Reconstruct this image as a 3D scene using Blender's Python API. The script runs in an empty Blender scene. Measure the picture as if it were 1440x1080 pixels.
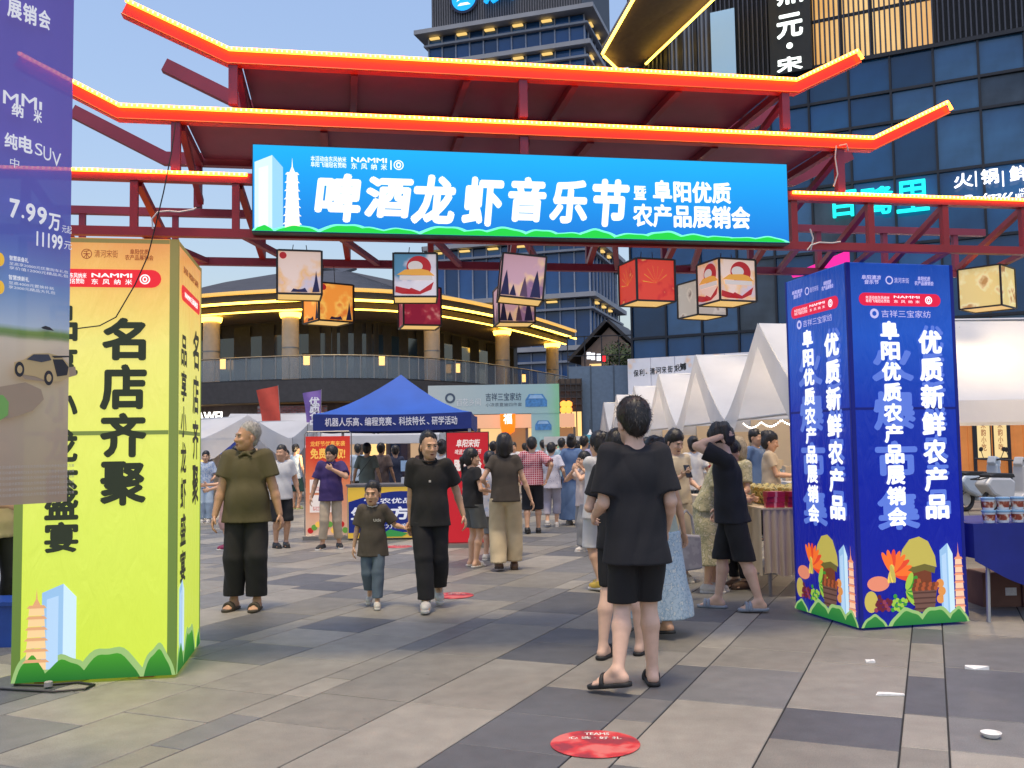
import bpy, math, random
import numpy as np
from mathutils import Matrix, Vector
random.seed(7)
R = math.radians
SC = bpy.context.scene
COL = SC.collection
# ------------------------------------------------------------------ camera
F = 1350.0                      # focal length in pixels of the 1440 px wide photograph
PITCH, ROLL, CH = R(3.73), 0.016, 1.5
_f = np.array([0, math.cos(PITCH), math.sin(PITCH)]); _r0 = np.array([1., 0, 0]); _u0 = np.cross(_r0, _f)
_r = _r0*math.cos(ROLL)-_u0*math.sin(ROLL); _u = _r0*math.sin(ROLL)+_u0*math.cos(ROLL)
cd = bpy.data.cameras.new('camera'); cam = bpy.data.objects.new('camera', cd); COL.objects.link(cam)
cd.sensor_width = 36; cd.lens = F/1440*36; cd.clip_end = 2000; cd.clip_start = .05
cam.matrix_world = Matrix([[_r[0], _u[0], -_f[0], 0], [_r[1], _u[1], -_f[1], 0], [_r[2], _u[2], -_f[2], CH], [0, 0, 0, 1]])
SC.camera = cam
# ------------------------------------------------------------------ light
SUN_EL, SUN_AZ = R(79), R(190)          # azimuth measured clockwise from +Y
w = bpy.data.worlds.new('World'); SC.world = w; w.use_nodes = True
nt = w.node_tree; bg = nt.nodes['Background']
sky = nt.nodes.new('ShaderNodeTexSky'); sky.sky_type = 'NISHITA'; sky.sun_disc = False
sky.sun_elevation = SUN_EL; sky.sun_rotation = SUN_AZ; sky.air_density = 1.6; sky.dust_density = 3.0; sky.ozone_density = 4.0
tint = nt.nodes.new('ShaderNodeVectorMath'); tint.operation = 'MULTIPLY'; tint.inputs[1].default_value = (.98, .92, .95)      # dusk: a little less green in the air
nt.links.new(sky.outputs[0], tint.inputs[0]); nt.links.new(tint.outputs[0], bg.inputs[0]); bg.inputs[1].default_value = .118
sl = bpy.data.lights.new('sun', 'SUN'); sl.energy = 1.2; sl.angle = R(9); sl.color = (1, .81, .50)
so = bpy.data.objects.new('sun', sl); COL.objects.link(so)
sd = Vector((math.sin(SUN_AZ)*math.cos(SUN_EL), math.cos(SUN_AZ)*math.cos(SUN_EL), math.sin(SUN_EL)))
so.rotation_euler = sd.to_track_quat('Z', 'Y').to_euler(); so.location = sd*30
SC.view_settings.view_transform = 'Standard'; SC.view_settings.look = 'None'
SC.view_settings.exposure = 0.82; SC.view_settings.gamma = 1
try:
    SC.cycles.use_denoising = True; SC.cycles.max_bounces = 8; SC.cycles.transparent_max_bounces = 12
    SC.cycles.sample_clamp_indirect = 6
except Exception: pass
# ------------------------------------------------------------------ pixels to places
def ray(px, py):
    d = _f*F+_r*(px-720)-_u*(py-540); return d/np.linalg.norm(d)
def gnd(px, py):
    d = ray(px, py); t = -CH/d[2]; return Vector((d[0]*t, d[1]*t, 0))
def dep(px, py, y):
    d = ray(px, py); t = y/d[1]; return Vector((d[0]*t, d[1]*t, CH+d[2]*t))
def hor(px): return 628-.016*(px-720)
def vplane(px, py, p0, ang):           # vertical plane through p0 running along angle ang: gives distance along it and height
    u = np.array([math.cos(ang), math.sin(ang), 0]); v = np.array([-math.sin(ang), math.cos(ang), 0])
    d = ray(px, py); o = np.array([0, 0, CH]); P0 = np.array([p0[0], p0[1], 0])
    t = ((P0-o)@v)/(d@v); P = o+d*t
    return float((P-P0)@u), float(P[2])
# ------------------------------------------------------------------ materials
MATS = {}
EK = 2**-.58                      # printed light boxes and screens, relative to the exposure
def srgb(r, g, b): return tuple((((c/255)+.055)/1.055)**2.4 if c > 10 else c/255/12.92 for c in (r, g, b))
def mat(name, col=(.5, .5, .5), rough=.6, metal=0., var=.12, scale=5., bump=.0, bscale=60., emit=0., ecol=None, spec=.5, trans=0., alpha=1., isl=0.):
    if name in MATS: return MATS[name]
    m = bpy.data.materials.new(name); m.use_nodes = True; N = m.node_tree.nodes; L = m.node_tree.links
    b = N['Principled BSDF']; b.inputs['Roughness'].default_value = rough; b.inputs['Metallic'].default_value = metal
    b.inputs['Specular IOR Level'].default_value = spec
    c4 = (*col, 1); b.inputs['Base Color'].default_value = c4
    if var > 0:
        tc = N.new('ShaderNodeTexCoord'); no = N.new('ShaderNodeTexNoise'); no.inputs['Scale'].default_value = scale; no.inputs['Detail'].default_value = 5
        L.new(tc.outputs['Object'], no.inputs['Vector'])
        rp = N.new('ShaderNodeMapRange'); rp.inputs['From Min'].default_value = .3; rp.inputs['From Max'].default_value = .7
        rp.inputs['To Min'].default_value = 1-var; rp.inputs['To Max'].default_value = 1+var
        L.new(no.outputs['Fac'], rp.inputs['Value'])
        fac = rp.outputs[0]
        if isl:
            gi = N.new('ShaderNodeNewGeometry'); oi = N.new('ShaderNodeObjectInfo'); ad = N.new('ShaderNodeMath'); ad.operation = 'ADD'
            L.new(gi.outputs['Random Per Island'], ad.inputs[0]); L.new(oi.outputs['Random'], ad.inputs[1])
            fr = N.new('ShaderNodeMath'); fr.operation = 'FRACT'; L.new(ad.outputs[0], fr.inputs[0])
            r2 = N.new('ShaderNodeMapRange'); r2.inputs['To Min'].default_value = 1-isl; r2.inputs['To Max'].default_value = 1+isl; L.new(fr.outputs[0], r2.inputs['Value'])
            mu = N.new('ShaderNodeMath'); mu.operation = 'MULTIPLY'; L.new(fac, mu.inputs[0]); L.new(r2.outputs[0], mu.inputs[1]); fac = mu.outputs[0]
        mx = N.new('ShaderNodeVectorMath'); mx.operation = 'SCALE'; mx.inputs[0].default_value = col
        L.new(fac, mx.inputs['Scale']); L.new(mx.outputs[0], b.inputs['Base Color'])
    if bump > 0:
        tc2 = N.new('ShaderNodeTexCoord'); n2 = N.new('ShaderNodeTexNoise'); n2.inputs['Scale'].default_value = bscale; n2.inputs['Detail'].default_value = 4
        L.new(tc2.outputs['Object'], n2.inputs['Vector'])
        bp = N.new('ShaderNodeBump'); bp.inputs['Strength'].default_value = bump; bp.inputs['Distance'].default_value = .02
        L.new(n2.outputs['Fac'], bp.inputs['Height']); L.new(bp.outputs[0], b.inputs['Normal'])
    if emit > 0:
        b.inputs['Emission Color'].default_value = (*(ecol or col), 1); b.inputs['Emission Strength'].default_value = emit
    if trans > 0: b.inputs['Transmission Weight'].default_value = trans
    if alpha < 1: b.inputs['Alpha'].default_value = alpha
    MATS[name] = m; return m
def sheer(m, k=.35):                      # thin cloth that lets lamp light through
    N = m.node_tree.nodes; L = m.node_tree.links; b = N['Principled BSDF']; out = N['Material Output']
    t = N.new('ShaderNodeBsdfTranslucent'); mx = N.new('ShaderNodeMixShader'); mx.inputs[0].default_value = k
    if b.inputs['Base Color'].links: L.new(b.inputs['Base Color'].links[0].from_socket, t.inputs[0])
    else: t.inputs[0].default_value = b.inputs['Base Color'].default_value
    L.new(b.outputs[0], mx.inputs[1]); L.new(t.outputs[0], mx.inputs[2]); L.new(mx.outputs[0], out.inputs[0]); return m
def lit(name, col, k=1.0, base=.25):         # glowing face: lit boxes, screens, signs; also posters and prints without a lamp
    return mat(name, tuple(c*base for c in col), rough=.5, var=0, emit=k*EK, ecol=col)
def ramp_mat(name, stops, axis=2, lo=0., hi=1., emit=0., rough=.5, noise=0., nscale=3., base=.6, tc='Object', alpha=1., bump=0.):
    """printed gradient along one object axis"""
    if name in MATS: return MATS[name]
    m = bpy.data.materials.new(name); m.use_nodes = True; N = m.node_tree.nodes; L = m.node_tree.links; b = N['Principled BSDF']
    t = N.new('ShaderNodeTexCoord'); s = N.new('ShaderNodeSeparateXYZ'); L.new(t.outputs[tc], s.inputs[0])
    r = N.new('ShaderNodeMapRange'); r.inputs['From Min'].default_value = lo; r.inputs['From Max'].default_value = hi; L.new(s.outputs[axis], r.inputs['Value'])
    v = r.outputs[0]
    if noise:
        no = N.new('ShaderNodeTexNoise'); no.inputs['Scale'].default_value = nscale; no.inputs['Detail'].default_value = 4; L.new(t.outputs[tc], no.inputs['Vector'])
        mm = N.new('ShaderNodeMath'); mm.operation = 'MULTIPLY_ADD'; mm.inputs[1].default_value = noise; L.new(no.outputs['Fac'], mm.inputs[0])
        a2 = N.new('ShaderNodeMath'); a2.operation = 'SUBTRACT'; a2.inputs[1].default_value = noise*.5; L.new(v, a2.inputs[0]); L.new(a2.outputs[0], mm.inputs[2]); v = mm.outputs[0]
    cr = N.new('ShaderNodeValToRGB'); L.new(v, cr.inputs[0]); el = cr.color_ramp.elements
    while len(el) > 1: el.remove(el[-1])
    el[0].position = stops[0][0]; el[0].color = (*stops[0][1], 1)
    for p, c in stops[1:]:
        e = el.new(p); e.color = (*c, 1)
    sc_ = N.new('ShaderNodeVectorMath'); sc_.operation = 'SCALE'; sc_.inputs['Scale'].default_value = base; L.new(cr.outputs[0], sc_.inputs[0])
    L.new(sc_.outputs[0], b.inputs['Base Color']); b.inputs['Roughness'].default_value = rough
    if bump:
        mp = N.new('ShaderNodeMapping'); mp.inputs['Scale'].default_value = (1.2, 1.2, .35); mp.inputs['Rotation'].default_value = (.3, .5, 0); L.new(t.outputs[tc], mp.inputs['Vector'])
        nb_ = N.new('ShaderNodeTexNoise'); nb_.inputs['Scale'].default_value = 9; nb_.inputs['Detail'].default_value = 5; nb_.inputs['Distortion'].default_value = 1.2; L.new(mp.outputs[0], nb_.inputs['Vector']); bp = N.new('ShaderNodeBump'); bp.inputs['Strength'].default_value = bump; bp.inputs['Distance'].default_value = .03; L.new(nb_.outputs['Fac'], bp.inputs['Height']); L.new(bp.outputs[0], b.inputs['Normal'])
    if emit: L.new(cr.outputs[0], b.inputs['Emission Color']); b.inputs['Emission Strength'].default_value = emit*EK
    if alpha < 1: b.inputs['Alpha'].default_value = alpha
    MATS[name] = m; return m
def pattern_mat(name, kind, c1, c2, scale=10., c3=None, rough=.8, emit=0., thr=.5):
    if name in MATS: return MATS[name]
    m = bpy.data.materials.new(name); m.use_nodes = True; N = m.node_tree.nodes; L = m.node_tree.links; b = N['Principled BSDF']
    t = N.new('ShaderNodeTexCoord'); cr = N.new('ShaderNodeValToRGB'); cr.color_ramp.interpolation = 'LINEAR'
    el = cr.color_ramp.elements; el[0].color = (*c1, 1); el[1].color = (*c2, 1)
    if kind == 'plaid':
        s = N.new('ShaderNodeSeparateXYZ'); L.new(t.outputs['Object'], s.inputs[0]); outs = []
        for i, src in enumerate((0, 2)):
            mu = N.new('ShaderNodeMath'); mu.operation = 'MULTIPLY'; mu.inputs[1].default_value = scale; L.new(s.outputs[src], mu.inputs[0])
            fr = N.new('ShaderNodeMath'); fr.operation = 'FRACT'; L.new(mu.outputs[0], fr.inputs[0])
            gt = N.new('ShaderNodeMath'); gt.operation = 'GREATER_THAN'; gt.inputs[1].default_value = .74; L.new(fr.outputs[0], gt.inputs[0]); outs.append(gt)
        mx = N.new('ShaderNodeMath'); mx.operation = 'MAXIMUM'; L.new(outs[0].outputs[0], mx.inputs[0]); L.new(outs[1].outputs[0], mx.inputs[1]); L.new(mx.outputs[0], cr.inputs[0])
    elif kind == 'stripe':
        s = N.new('ShaderNodeSeparateXYZ'); L.new(t.outputs['Object'], s.inputs[0])
        mu = N.new('ShaderNodeMath'); mu.operation = 'MULTIPLY'; mu.inputs[1].default_value = scale; L.new(s.outputs[0], mu.inputs[0])
        fr = N.new('ShaderNodeMath'); fr.operation = 'FRACT'; L.new(mu.outputs[0], fr.inputs[0]); L.new(fr.outputs[0], cr.inputs[0])
        el[0].position = .45; el[1].position = .5
    elif kind == 'spots':
        vo = N.new('ShaderNodeTexVoronoi'); vo.inputs['Scale'].default_value = scale; L.new(t.outputs['Object'], vo.inputs['Vector']); L.new(vo.outputs['Distance'], cr.inputs[0])
        el[0].position = thr-.05; el[1].position = thr+.05
    else:
        no = N.new('ShaderNodeTexNoise'); no.inputs['Scale'].default_value = scale; no.inputs['Detail'].default_value = 3; L.new(t.outputs['Object'], no.inputs['Vector']); L.new(no.outputs['Fac'], cr.inputs[0])
        el[0].position = thr-.04; el[1].position = thr+.04
        if c3: e = el.new(min(.95, thr+.12)); e.color = (*c3, 1)
    L.new(cr.outputs[0], b.inputs['Base Color']); b.inputs['Roughness'].default_value = rough
    if emit: L.new(cr.outputs[0], b.inputs['Emission Color']); b.inputs['Emission Strength'].default_value = emit*EK
    MATS[name] = m; return m
# ------------------------------------------------------------------ objects
def tag(o, label=None, cat=None, group=None, kind=None):
    if label: o['label'] = label
    if cat: o['category'] = cat
    if group: o['group'] = group
    if kind: o['kind'] = kind
    return o
def thing(name, label, cat, loc=(0, 0, 0), rz=0., group=None):
    o = bpy.data.objects.new(name, None); COL.objects.link(o); o.empty_display_size = .2
    o.location = loc; o.rotation_euler = (0, 0, rz); return tag(o, label, cat, group)
def link(name, me, parent=None, m=None, loc=None, rz=None):
    o = bpy.data.objects.new(name, me); COL.objects.link(o)
    if parent: o.parent = parent
    if m is not None and not me.materials: me.materials.append(m)
    if loc is not None: o.location = loc
    if rz is not None: o.rotation_euler = (0, 0, rz)
    return o
def copy_tree(o, parent=None):
    c = o.copy(); COL.objects.link(c); c.parent = parent
    for ch in list(o.children): copy_tree(ch, c)
    return c
class MB:
    def __init__(s): s.v = []; s.f = []
    def add(s, vs, fs):
        n = len(s.v); s.v += [tuple(v) for v in vs]; s.f += [tuple(i+n for i in f) for f in fs]; return s
    def box(s, x0, y0, z0, x1, y1, z1):
        return s.add([(x0, y0, z0), (x1, y0, z0), (x1, y1, z0), (x0, y1, z0), (x0, y0, z1), (x1, y0, z1), (x1, y1, z1), (x0, y1, z1)],
                     [(0, 3, 2, 1), (4, 5, 6, 7), (0, 1, 5, 4), (1, 2, 6, 5), (2, 3, 7, 6), (3, 0, 4, 7)])
    def cbox(s, c, d): return s.box(c[0]-d[0]/2, c[1]-d[1]/2, c[2]-d[2]/2, c[0]+d[0]/2, c[1]+d[1]/2, c[2]+d[2]/2)
    def bar(s, a, b, wx, wy=None, up=(0, 0, 1)):      # rectangular bar from a to b
        wy = wy or wx; a = Vector(a); b = Vector(b); t = (b-a).normalized(); up = Vector(up)
        if abs(t.dot(up)) > .98: up = Vector((0, 1, 0))
        x = t.cross(up).normalized(); y = x.cross(t)
        vs = [p+x*(sx*wx/2)+y*(sy*wy/2) for p in (a, b) for sx, sy in ((-1, -1), (1, -1), (1, 1), (-1, 1))]
        return s.add(vs, [(3, 2, 1, 0), (4, 5, 6, 7), (0, 1, 5, 4), (1, 2, 6, 5), (2, 3, 7, 6), (3, 0, 4, 7)])
    def tube(s, pts, r, n=8, r2=None, cap=True):
        pts = [Vector(p) for p in pts]; k = len(pts); base = len(s.v); prev = None
        for i, p in enumerate(pts):
            t = (pts[min(i+1, k-1)]-pts[max(i-1, 0)]).normalized()
            if prev is None: x = t.orthogonal().normalized()
            else: x = (prev-t*prev.dot(t)).normalized()
            prev = x; y = t.cross(x); rr = r if r2 is None else r+(r2-r)*i/(k-1)
            for j in range(n):
                a = 2*math.pi*j/n; s.v.append(tuple(p+x*(rr*math.cos(a))+y*(rr*math.sin(a))))
        for i in range(k-1):
            for j in range(n):
                a = base+i*n+j; b = base+i*n+(j+1) % n; s.f.append((a, b, b+n, a+n))
        if cap: s.f.append(tuple(base+j for j in reversed(range(n)))); s.f.append(tuple(base+(k-1)*n+j for j in range(n)))
        return s
    def lathe(s, prof, c=(0, 0, 0), n=16):
        base = len(s.v); k = len(prof)
        for r, z in prof:
            for j in range(n):
                a = 2*math.pi*j/n; s.v.append((c[0]+r*math.cos(a), c[1]+r*math.sin(a), c[2]+z))
        for i in range(k-1):
            for j in range(n):
                a = base+i*n+j; b = base+i*n+(j+1) % n; s.f.append((a, b, b+n, a+n))
        s.f.append(tuple(base+j for j in reversed(range(n)))); s.f.append(tuple(base+(k-1)*n+j for j in range(n)))
        return s
    def prism(s, poly, fr, th=.002):                  # 2-D polygon on a frame (origin, right, up), thickness along right x up
        o, r, u = (Vector(q) for q in fr); n = r.cross(u).normalized(); k = len(poly)
        vs = [o+r*p[0]+u*p[1]+n*t for t in (0, th) for p in poly]
        return s.add(vs, [tuple(reversed(range(k))), tuple(range(k, 2*k))]+[(i, (i+1) % k, k+(i+1) % k, k+i) for i in range(k)])
    def grid(s, P):                                   # P[i][j] points
        a, b = len(P), len(P[0]); n = len(s.v); s.v += [tuple(p) for row in P for p in row]
        s.f += [(n+i*b+j, n+i*b+j+1, n+(i+1)*b+j+1, n+(i+1)*b+j) for i in range(a-1) for j in range(b-1)]; return s
    def mesh(s, name, m=None, smooth=False):
        me = bpy.data.meshes.new(name); me.from_pydata(s.v, [], s.f); me.update()
        if smooth:
            me.polygons.foreach_set('use_smooth', [True]*len(me.polygons))
            try: me.set_sharp_from_angle(angle=R(42))
            except Exception: pass
        if m: me.materials.append(m)
        return me
    def build(s, name, m=None, parent=None, smooth=False, loc=None, rz=None, bevel=0):
        o = link(name, s.mesh(name, m, smooth), parent, None, loc, rz)
        if bevel:
            b = o.modifiers.new('bevel', 'BEVEL'); b.width = bevel; b.segments = 2; b.limit_method = 'ANGLE'
        return o
def box(name, m, parent, *a, bevel=0): return MB().box(*a).build(name, m, parent, bevel=bevel)
# text: any characters, stretched into a rectangle of a frame
TXT = {}
def text_mesh(txt, bold=.0, shear=0., extr=0., lead=1.0):
    k = (txt, bold, shear, extr, lead)
    if k in TXT: return TXT[k]
    cu = bpy.data.curves.new('lettering', 'FONT'); cu.body = txt; cu.size = 1; cu.shear = shear; cu.extrude = extr
    cu.align_x = 'CENTER'; cu.space_line = lead; cu.resolution_u = 3; cu.fill_mode = 'BOTH' if extr else 'FRONT'
    o = bpy.data.objects.new('lettering', cu); COL.objects.link(o)
    bpy.context.view_layer.update()
    me = bpy.data.meshes.new_from_object(o.evaluated_get(bpy.context.evaluated_depsgraph_get()))
    bpy.data.objects.remove(o); bpy.data.curves.remove(cu)
    V = np.zeros(len(me.vertices)*3); me.vertices.foreach_get('co', V); V = V.reshape(-1, 3)
    Fc = [tuple(p.vertices) for p in me.polygons]; bpy.data.meshes.remove(me)
    if bold > 0 and len(V):               # embolden: shifted copies a hair apart in depth
        n = len(V); Vs = [V]; Fs = list(Fc); q = 8
        for i in range(q):
            a = 2*math.pi*i/q; d = np.array([bold*math.cos(a), bold*math.sin(a), 0]); Vs.append(V+d); Fs += [tuple(j+n*(i+1) for j in f) for f in Fc]
        V = np.concatenate(Vs); Fc = Fs
    TXT[k] = (V, Fc); return TXT[k]
def ftext(txt, fr, x0, z0, x1, z1, m, parent, bold=.02, shear=0., extr=0., name='lettering', off=.004, lead=1.0):
    V, Fc = text_mesh(txt, bold, shear, 0.5 if extr else 0, lead)
    if len(V) == 0: return None
    lo, hi = V.min(0), V.max(0); o, r, u = (np.array(q, float) for q in fr); n = np.cross(r, u)
    q = (V-lo)/np.maximum(hi-lo, 1e-6); x = x0+(x1-x0)*q[:, 0]; z = z0+(z1-z0)*q[:, 1]
    d = off+(q[:, 2]*extr if extr else 0*x)
    if bold > 0: d = d+.00012*(np.arange(len(V))//(len(V)//9))
    P = o+np.outer(x, r)+np.outer(z, u)+np.outer(d, n)
    me = bpy.data.meshes.new(name); me.from_pydata([tuple(p) for p in P], [], Fc); me.update(); me.materials.append(m)
    return link(name, me, parent)
FRONT = ((0, 0, 0), (1, 0, 0), (0, 0, 1))       # a face looking towards -Y
def moved(fr, x=0, z=0, d=0):
    o, r, u = (Vector(q) for q in fr); return (o+r*x+u*z+r.cross(u)*d, r, u)
def disc(name, m, parent, fr, cx, cz, rx, rz=None, off=.003, n=28, r0=0.):
    rz = rz or rx
    mb = MB(); o, r, u = (Vector(q) for q in fr); nn = r.cross(u)
    pt = lambda k, a: o+r*(cx+rx*k*math.cos(a))+u*(cz+rz*k*math.sin(a))+nn*off
    if r0: mb.grid([[pt(k, 2*math.pi*i/n) for k in (1, r0)] for i in range(n+1)])
    else: mb.add([pt(1, 2*math.pi*i/n) for i in range(n)], [tuple(range(n))])
    return mb.build(name, m, parent)
def poly(name, m, parent, fr, pts, off=.003, th=.001):
    return MB().prism(pts, moved(fr, d=off), th).build(name, m, parent)
def pill(name, m, parent, fr, x0, z0, x1, z1, off=.003):
    r = (z1-z0)/2; zc = (z0+z1)/2; p = []
    for i in range(9): a = -math.pi/2+math.pi*i/8; p.append((x1-r+r*math.cos(a), zc+r*math.sin(a)))
    for i in range(9): a = math.pi/2+math.pi*i/8; p.append((x0+r+r*math.cos(a), zc+r*math.sin(a)))
    return poly(name, m, parent, fr, p, off)
# ------------------------------------------------------------------ ground and paving
joint = mat('joint', (.02, .02, .02), .9, var=.2)
ground = MB().box(-400, -60, -.2, 400, 900, -.006).build('ground', joint); tag(ground, 'grey stone slab pavement of the market street', kind='structure')
PA = R(90-23.5); PS = Vector((math.cos(PA), math.sin(PA), 0)); PT = Vector((-math.sin(PA), math.cos(PA), 0))   # along and across the courses
def slab_mat(n, c): 
    m = bpy.data.materials.new(n); m.use_nodes = True; N = m.node_tree.nodes; L = m.node_tree.links; b = N['Principled BSDF']
    g = N.new('ShaderNodeNewGeometry'); oi = N.new('ShaderNodeObjectInfo'); fac = None
    def chain(sock, lo, hi, a, b_):
        nonlocal fac
        r = N.new('ShaderNodeMapRange'); r.inputs['From Min'].default_value = lo; r.inputs['From Max'].default_value = hi; r.inputs['To Min'].default_value = a; r.inputs['To Max'].default_value = b_; L.new(sock, r.inputs['Value'])
        if fac is None: fac = r.outputs[0]
        else: mu = N.new('ShaderNodeMath'); mu.operation = 'MULTIPLY'; L.new(fac, mu.inputs[0]); L.new(r.outputs[0], mu.inputs[1]); fac = mu.outputs[0]
    def noise(sc, det=4): q = N.new('ShaderNodeTexNoise'); q.inputs['Scale'].default_value = sc; q.inputs['Detail'].default_value = det; L.new(g.outputs['Position'], q.inputs['Vector']); return q.outputs['Fac']
    chain(noise(.7), .35, .7, .84, 1.08); chain(noise(7., 6), .3, .7, .88, 1.1); chain(noise(160., 2), .25, .75, .74, 1.24)
    ad = N.new('ShaderNodeMath'); ad.operation = 'ADD'; L.new(g.outputs['Random Per Island'], ad.inputs[0]); L.new(oi.outputs['Random'], ad.inputs[1]); fr_ = N.new('ShaderNodeMath'); fr_.operation = 'FRACT'; L.new(ad.outputs[0], fr_.inputs[0]); chain(fr_.outputs[0], 0, 1, .86, 1.12)
    vo = N.new('ShaderNodeTexVoronoi'); vo.inputs['Scale'].default_value = 2.3; L.new(g.outputs['Position'], vo.inputs['Vector']); chain(vo.outputs['Distance'], .022, .034, .55, 1.)          # trodden gum
    st = N.new('ShaderNodeTexNoise'); st.inputs['Scale'].default_value = 2.1; st.inputs['Detail'].default_value = 8; st.inputs['Roughness'].default_value = .7; L.new(g.outputs['Position'], st.inputs['Vector']); chain(st.outputs['Fac'], .6, .72, 1., .8)      # stains
    sc_ = N.new('ShaderNodeVectorMath'); sc_.operation = 'SCALE'; sc_.inputs[0].default_value = c; L.new(fac, sc_.inputs['Scale']); L.new(sc_.outputs[0], b.inputs['Base Color'])
    ro = N.new('ShaderNodeMapRange'); ro.inputs['To Min'].default_value = .36; ro.inputs['To Max'].default_value = .62; L.new(noise(3.), ro.inputs['Value']); L.new(ro.outputs[0], b.inputs['Roughness'])
    bp_ = N.new('ShaderNodeBump'); bp_.inputs['Strength'].default_value = .3; bp_.inputs['Distance'].default_value = .01; L.new(noise(190.), bp_.inputs['Height']); L.new(bp_.outputs[0], b.inputs['Normal']); MATS[n] = m; return m
SM = [slab_mat('slab_beige', (.30, .278, .235)), slab_mat('slab_warm', (.255, .238, .202)), slab_mat('slab_grey', (.18, .178, .172)), slab_mat('slab_dark', (.115, .118, .125))]
rg = random.Random(3); slabs = []
t = -60.; widths = [.62, .62, .22, .62, .62, .62, .22]; wi = 0
anchor = gnd(1271, 1000); t0 = anchor.dot(PT)
ts = [t0]; k = 0
while ts[-1] < t0+42: ts.append(ts[-1]+widths[k % 7]); k += 1
k = 0; lo = [t0]
while lo[-1] > t0-24: k += 1; lo.append(lo[-1]-[.22, .62, .62, .62, .22, .62, .62][(k-1) % 7])
ts = sorted(set(lo+ts))
for a, b in zip(ts[:-1], ts[1:]):
    s = -6+rg.random()*1.2
    while s < 46:
        L_ = rg.choice([.62, .62, .93, 1.24, 1.24]) if b-a > .3 else rg.choice([.46, .62, .93])
        c = PS*(s+L_/2)+PT*((a+b)/2)
        if c.y > 2.6 and c.y < 38 and abs(c.x) < .62*c.y+1.6: slabs.append((c, L_, b-a, rg.choices([0, 1, 2, 3], [.34, .23, .28, .15])[0], rg.random()))
        s += L_
slabs.sort(key=lambda q: q[0].length)
SMESH = {}
def slab_mesh(L_, W_, m):
    k = (round(L_, 3), round(W_, 3), m)
    if k not in SMESH:
        g = .0045; x, y, e = L_/2-g, W_/2-g, .003
        mb = MB(); vs = [(-x, -y, -.02), (x, -y, -.02), (x, y, -.02), (-x, y, -.02), (-x, -y, -e), (x, -y, -e), (x, y, -e), (-x, y, -e),
                         (-x+e, -y+e, 0), (x-e, -y+e, 0), (x-e, y-e, 0), (-x+e, y-e, 0)]
        mb.add(vs, [(0, 1, 5, 4), (1, 2, 6, 5), (2, 3, 7, 6), (3, 0, 4, 7), (4, 5, 9, 8), (5, 6, 10, 9), (6, 7, 11, 10), (7, 4, 8, 11), (8, 9, 10, 11)])
        SMESH[k] = mb.mesh('paving_slab', SM[m])
    return SMESH[k]
for c, L_, W_, m, q in slabs[:300]:
    link('paving_slab', slab_mesh(L_, W_, m), ground, None, (c.x, c.y, (q-.5)*.0016), PA)
rest = [MB() for _ in SM]
for c, L_, W_, m, q in slabs[300:]:
    x, y = L_/2-.0045, W_/2-.0045; z = (q-.5)*.0016
    rest[m].add([c+PS*sx*x+PT*sy*y+Vector((0, 0, z)) for sx, sy in ((-1, -1), (1, -1), (1, 1), (-1, 1))], [(0, 1, 2, 3)])
# one part for the far paving, four stones in it
me = bpy.data.meshes.new('far_paving'); V = []; Fc = []; MI = []
for i, mb in enumerate(rest):
    n = len(V); V += mb.v; Fc += [tuple(a+n for a in f) for f in mb.f]; MI += [i]*len(mb.f)
me.from_pydata(V, [], Fc); [me.materials.append(m) for m in SM]; me.polygons.foreach_set('material_index', MI)
tag(link('far_paving', me, ground), kind='stuff')
# red round stickers and litter
def sticker(px, py, r, label, wear):
    c = gnd(px, py); o = thing('ground_sticker', label, 'sticker', (c.x, c.y, 0), R(-4), 'red round stickers on the paving')
    mred = pattern_mat('sticker_red', 'noise', (.30, .035, .05), (.62, .04, .045), 5., (.66, .16, .14), .45, 0, .47)
    fr = ((0, 0, .004), (1, 0, 0), (0, 1, 0))
    MB().prism([(r*math.cos(2*math.pi*i/40), r*math.sin(2*math.pi*i/40)) for i in range(40)], fr, .0015).build('printed_disc', mred, o)
    wh = mat('sticker_white', (.75, .70, .62), .6, var=.3, scale=40)
    f2 = ((0, 0, .006), (1, 0, 0), (0, 1, 0))
    ftext('TEAMS', f2, -.07*r/.3, .6*r, .1*r/.3, .8*r, wh, o, .02, off=.0005)
    ftext('心 选 · 好 礼', f2, -.6*r, .3*r, .6*r, .5*r, wh, o, .02, off=.0005)
    return o
sticker(837, 1047, .225, 'worn red round floor sticker nearest the camera, with white lettering', 1)
sticker(637, 838, .21, 'red round floor sticker beside the heels of the man in black', 1)
sticker(560, 769, .21, 'red round floor sticker under the blue counter banner', 1)
paper = mat('litter_paper', (.78, .77, .74), .7, var=.1, scale=30)
def scrap(px, py, label, pts, h, name='paper_scrap'):
    c = gnd(px, py); mb = MB(); n = len(pts); rr = random.Random(px)
    top = [Vector((x, y, .004+h*rr.random())) for x, y in pts]; ctr = Vector((0, 0, h))
    vs = [(x, y, .001) for x, y in pts]+top+[ctr]
    mb.add(vs, [(i, (i+1) % n, n+(i+1) % n, n+i) for i in range(n)]+[(n+i, n+(i+1) % n, 2*n) for i in range(n)]+[tuple(reversed(range(n)))])
    o = mb.build(name, paper, None, False, (c.x, c.y, 0)); return tag(o, label, 'litter', 'litter on the slabs')
scrap(1224, 932, 'small crumpled white paper lump near the blue tower base', [(-.03, -.01), (0, -.02), (.03, -.012), (.03, .015), (0, .03), (-.028, .02)], .022)
scrap(1250, 977, 'long strip of torn white wrapper on a beige slab', [(-.085, -.02), (-.06, -.03), (.08, -.035), (.085, -.01), (-.04, .0), (-.06, .012)], .016)
scrap(1372, 941, 'ragged white paper scrap at the right on the slabs', [(-.07, .0), (-.02, -.03), (.07, -.04), (.06, -.01), (.0, .02), (-.06, .018)], .026)
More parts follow.
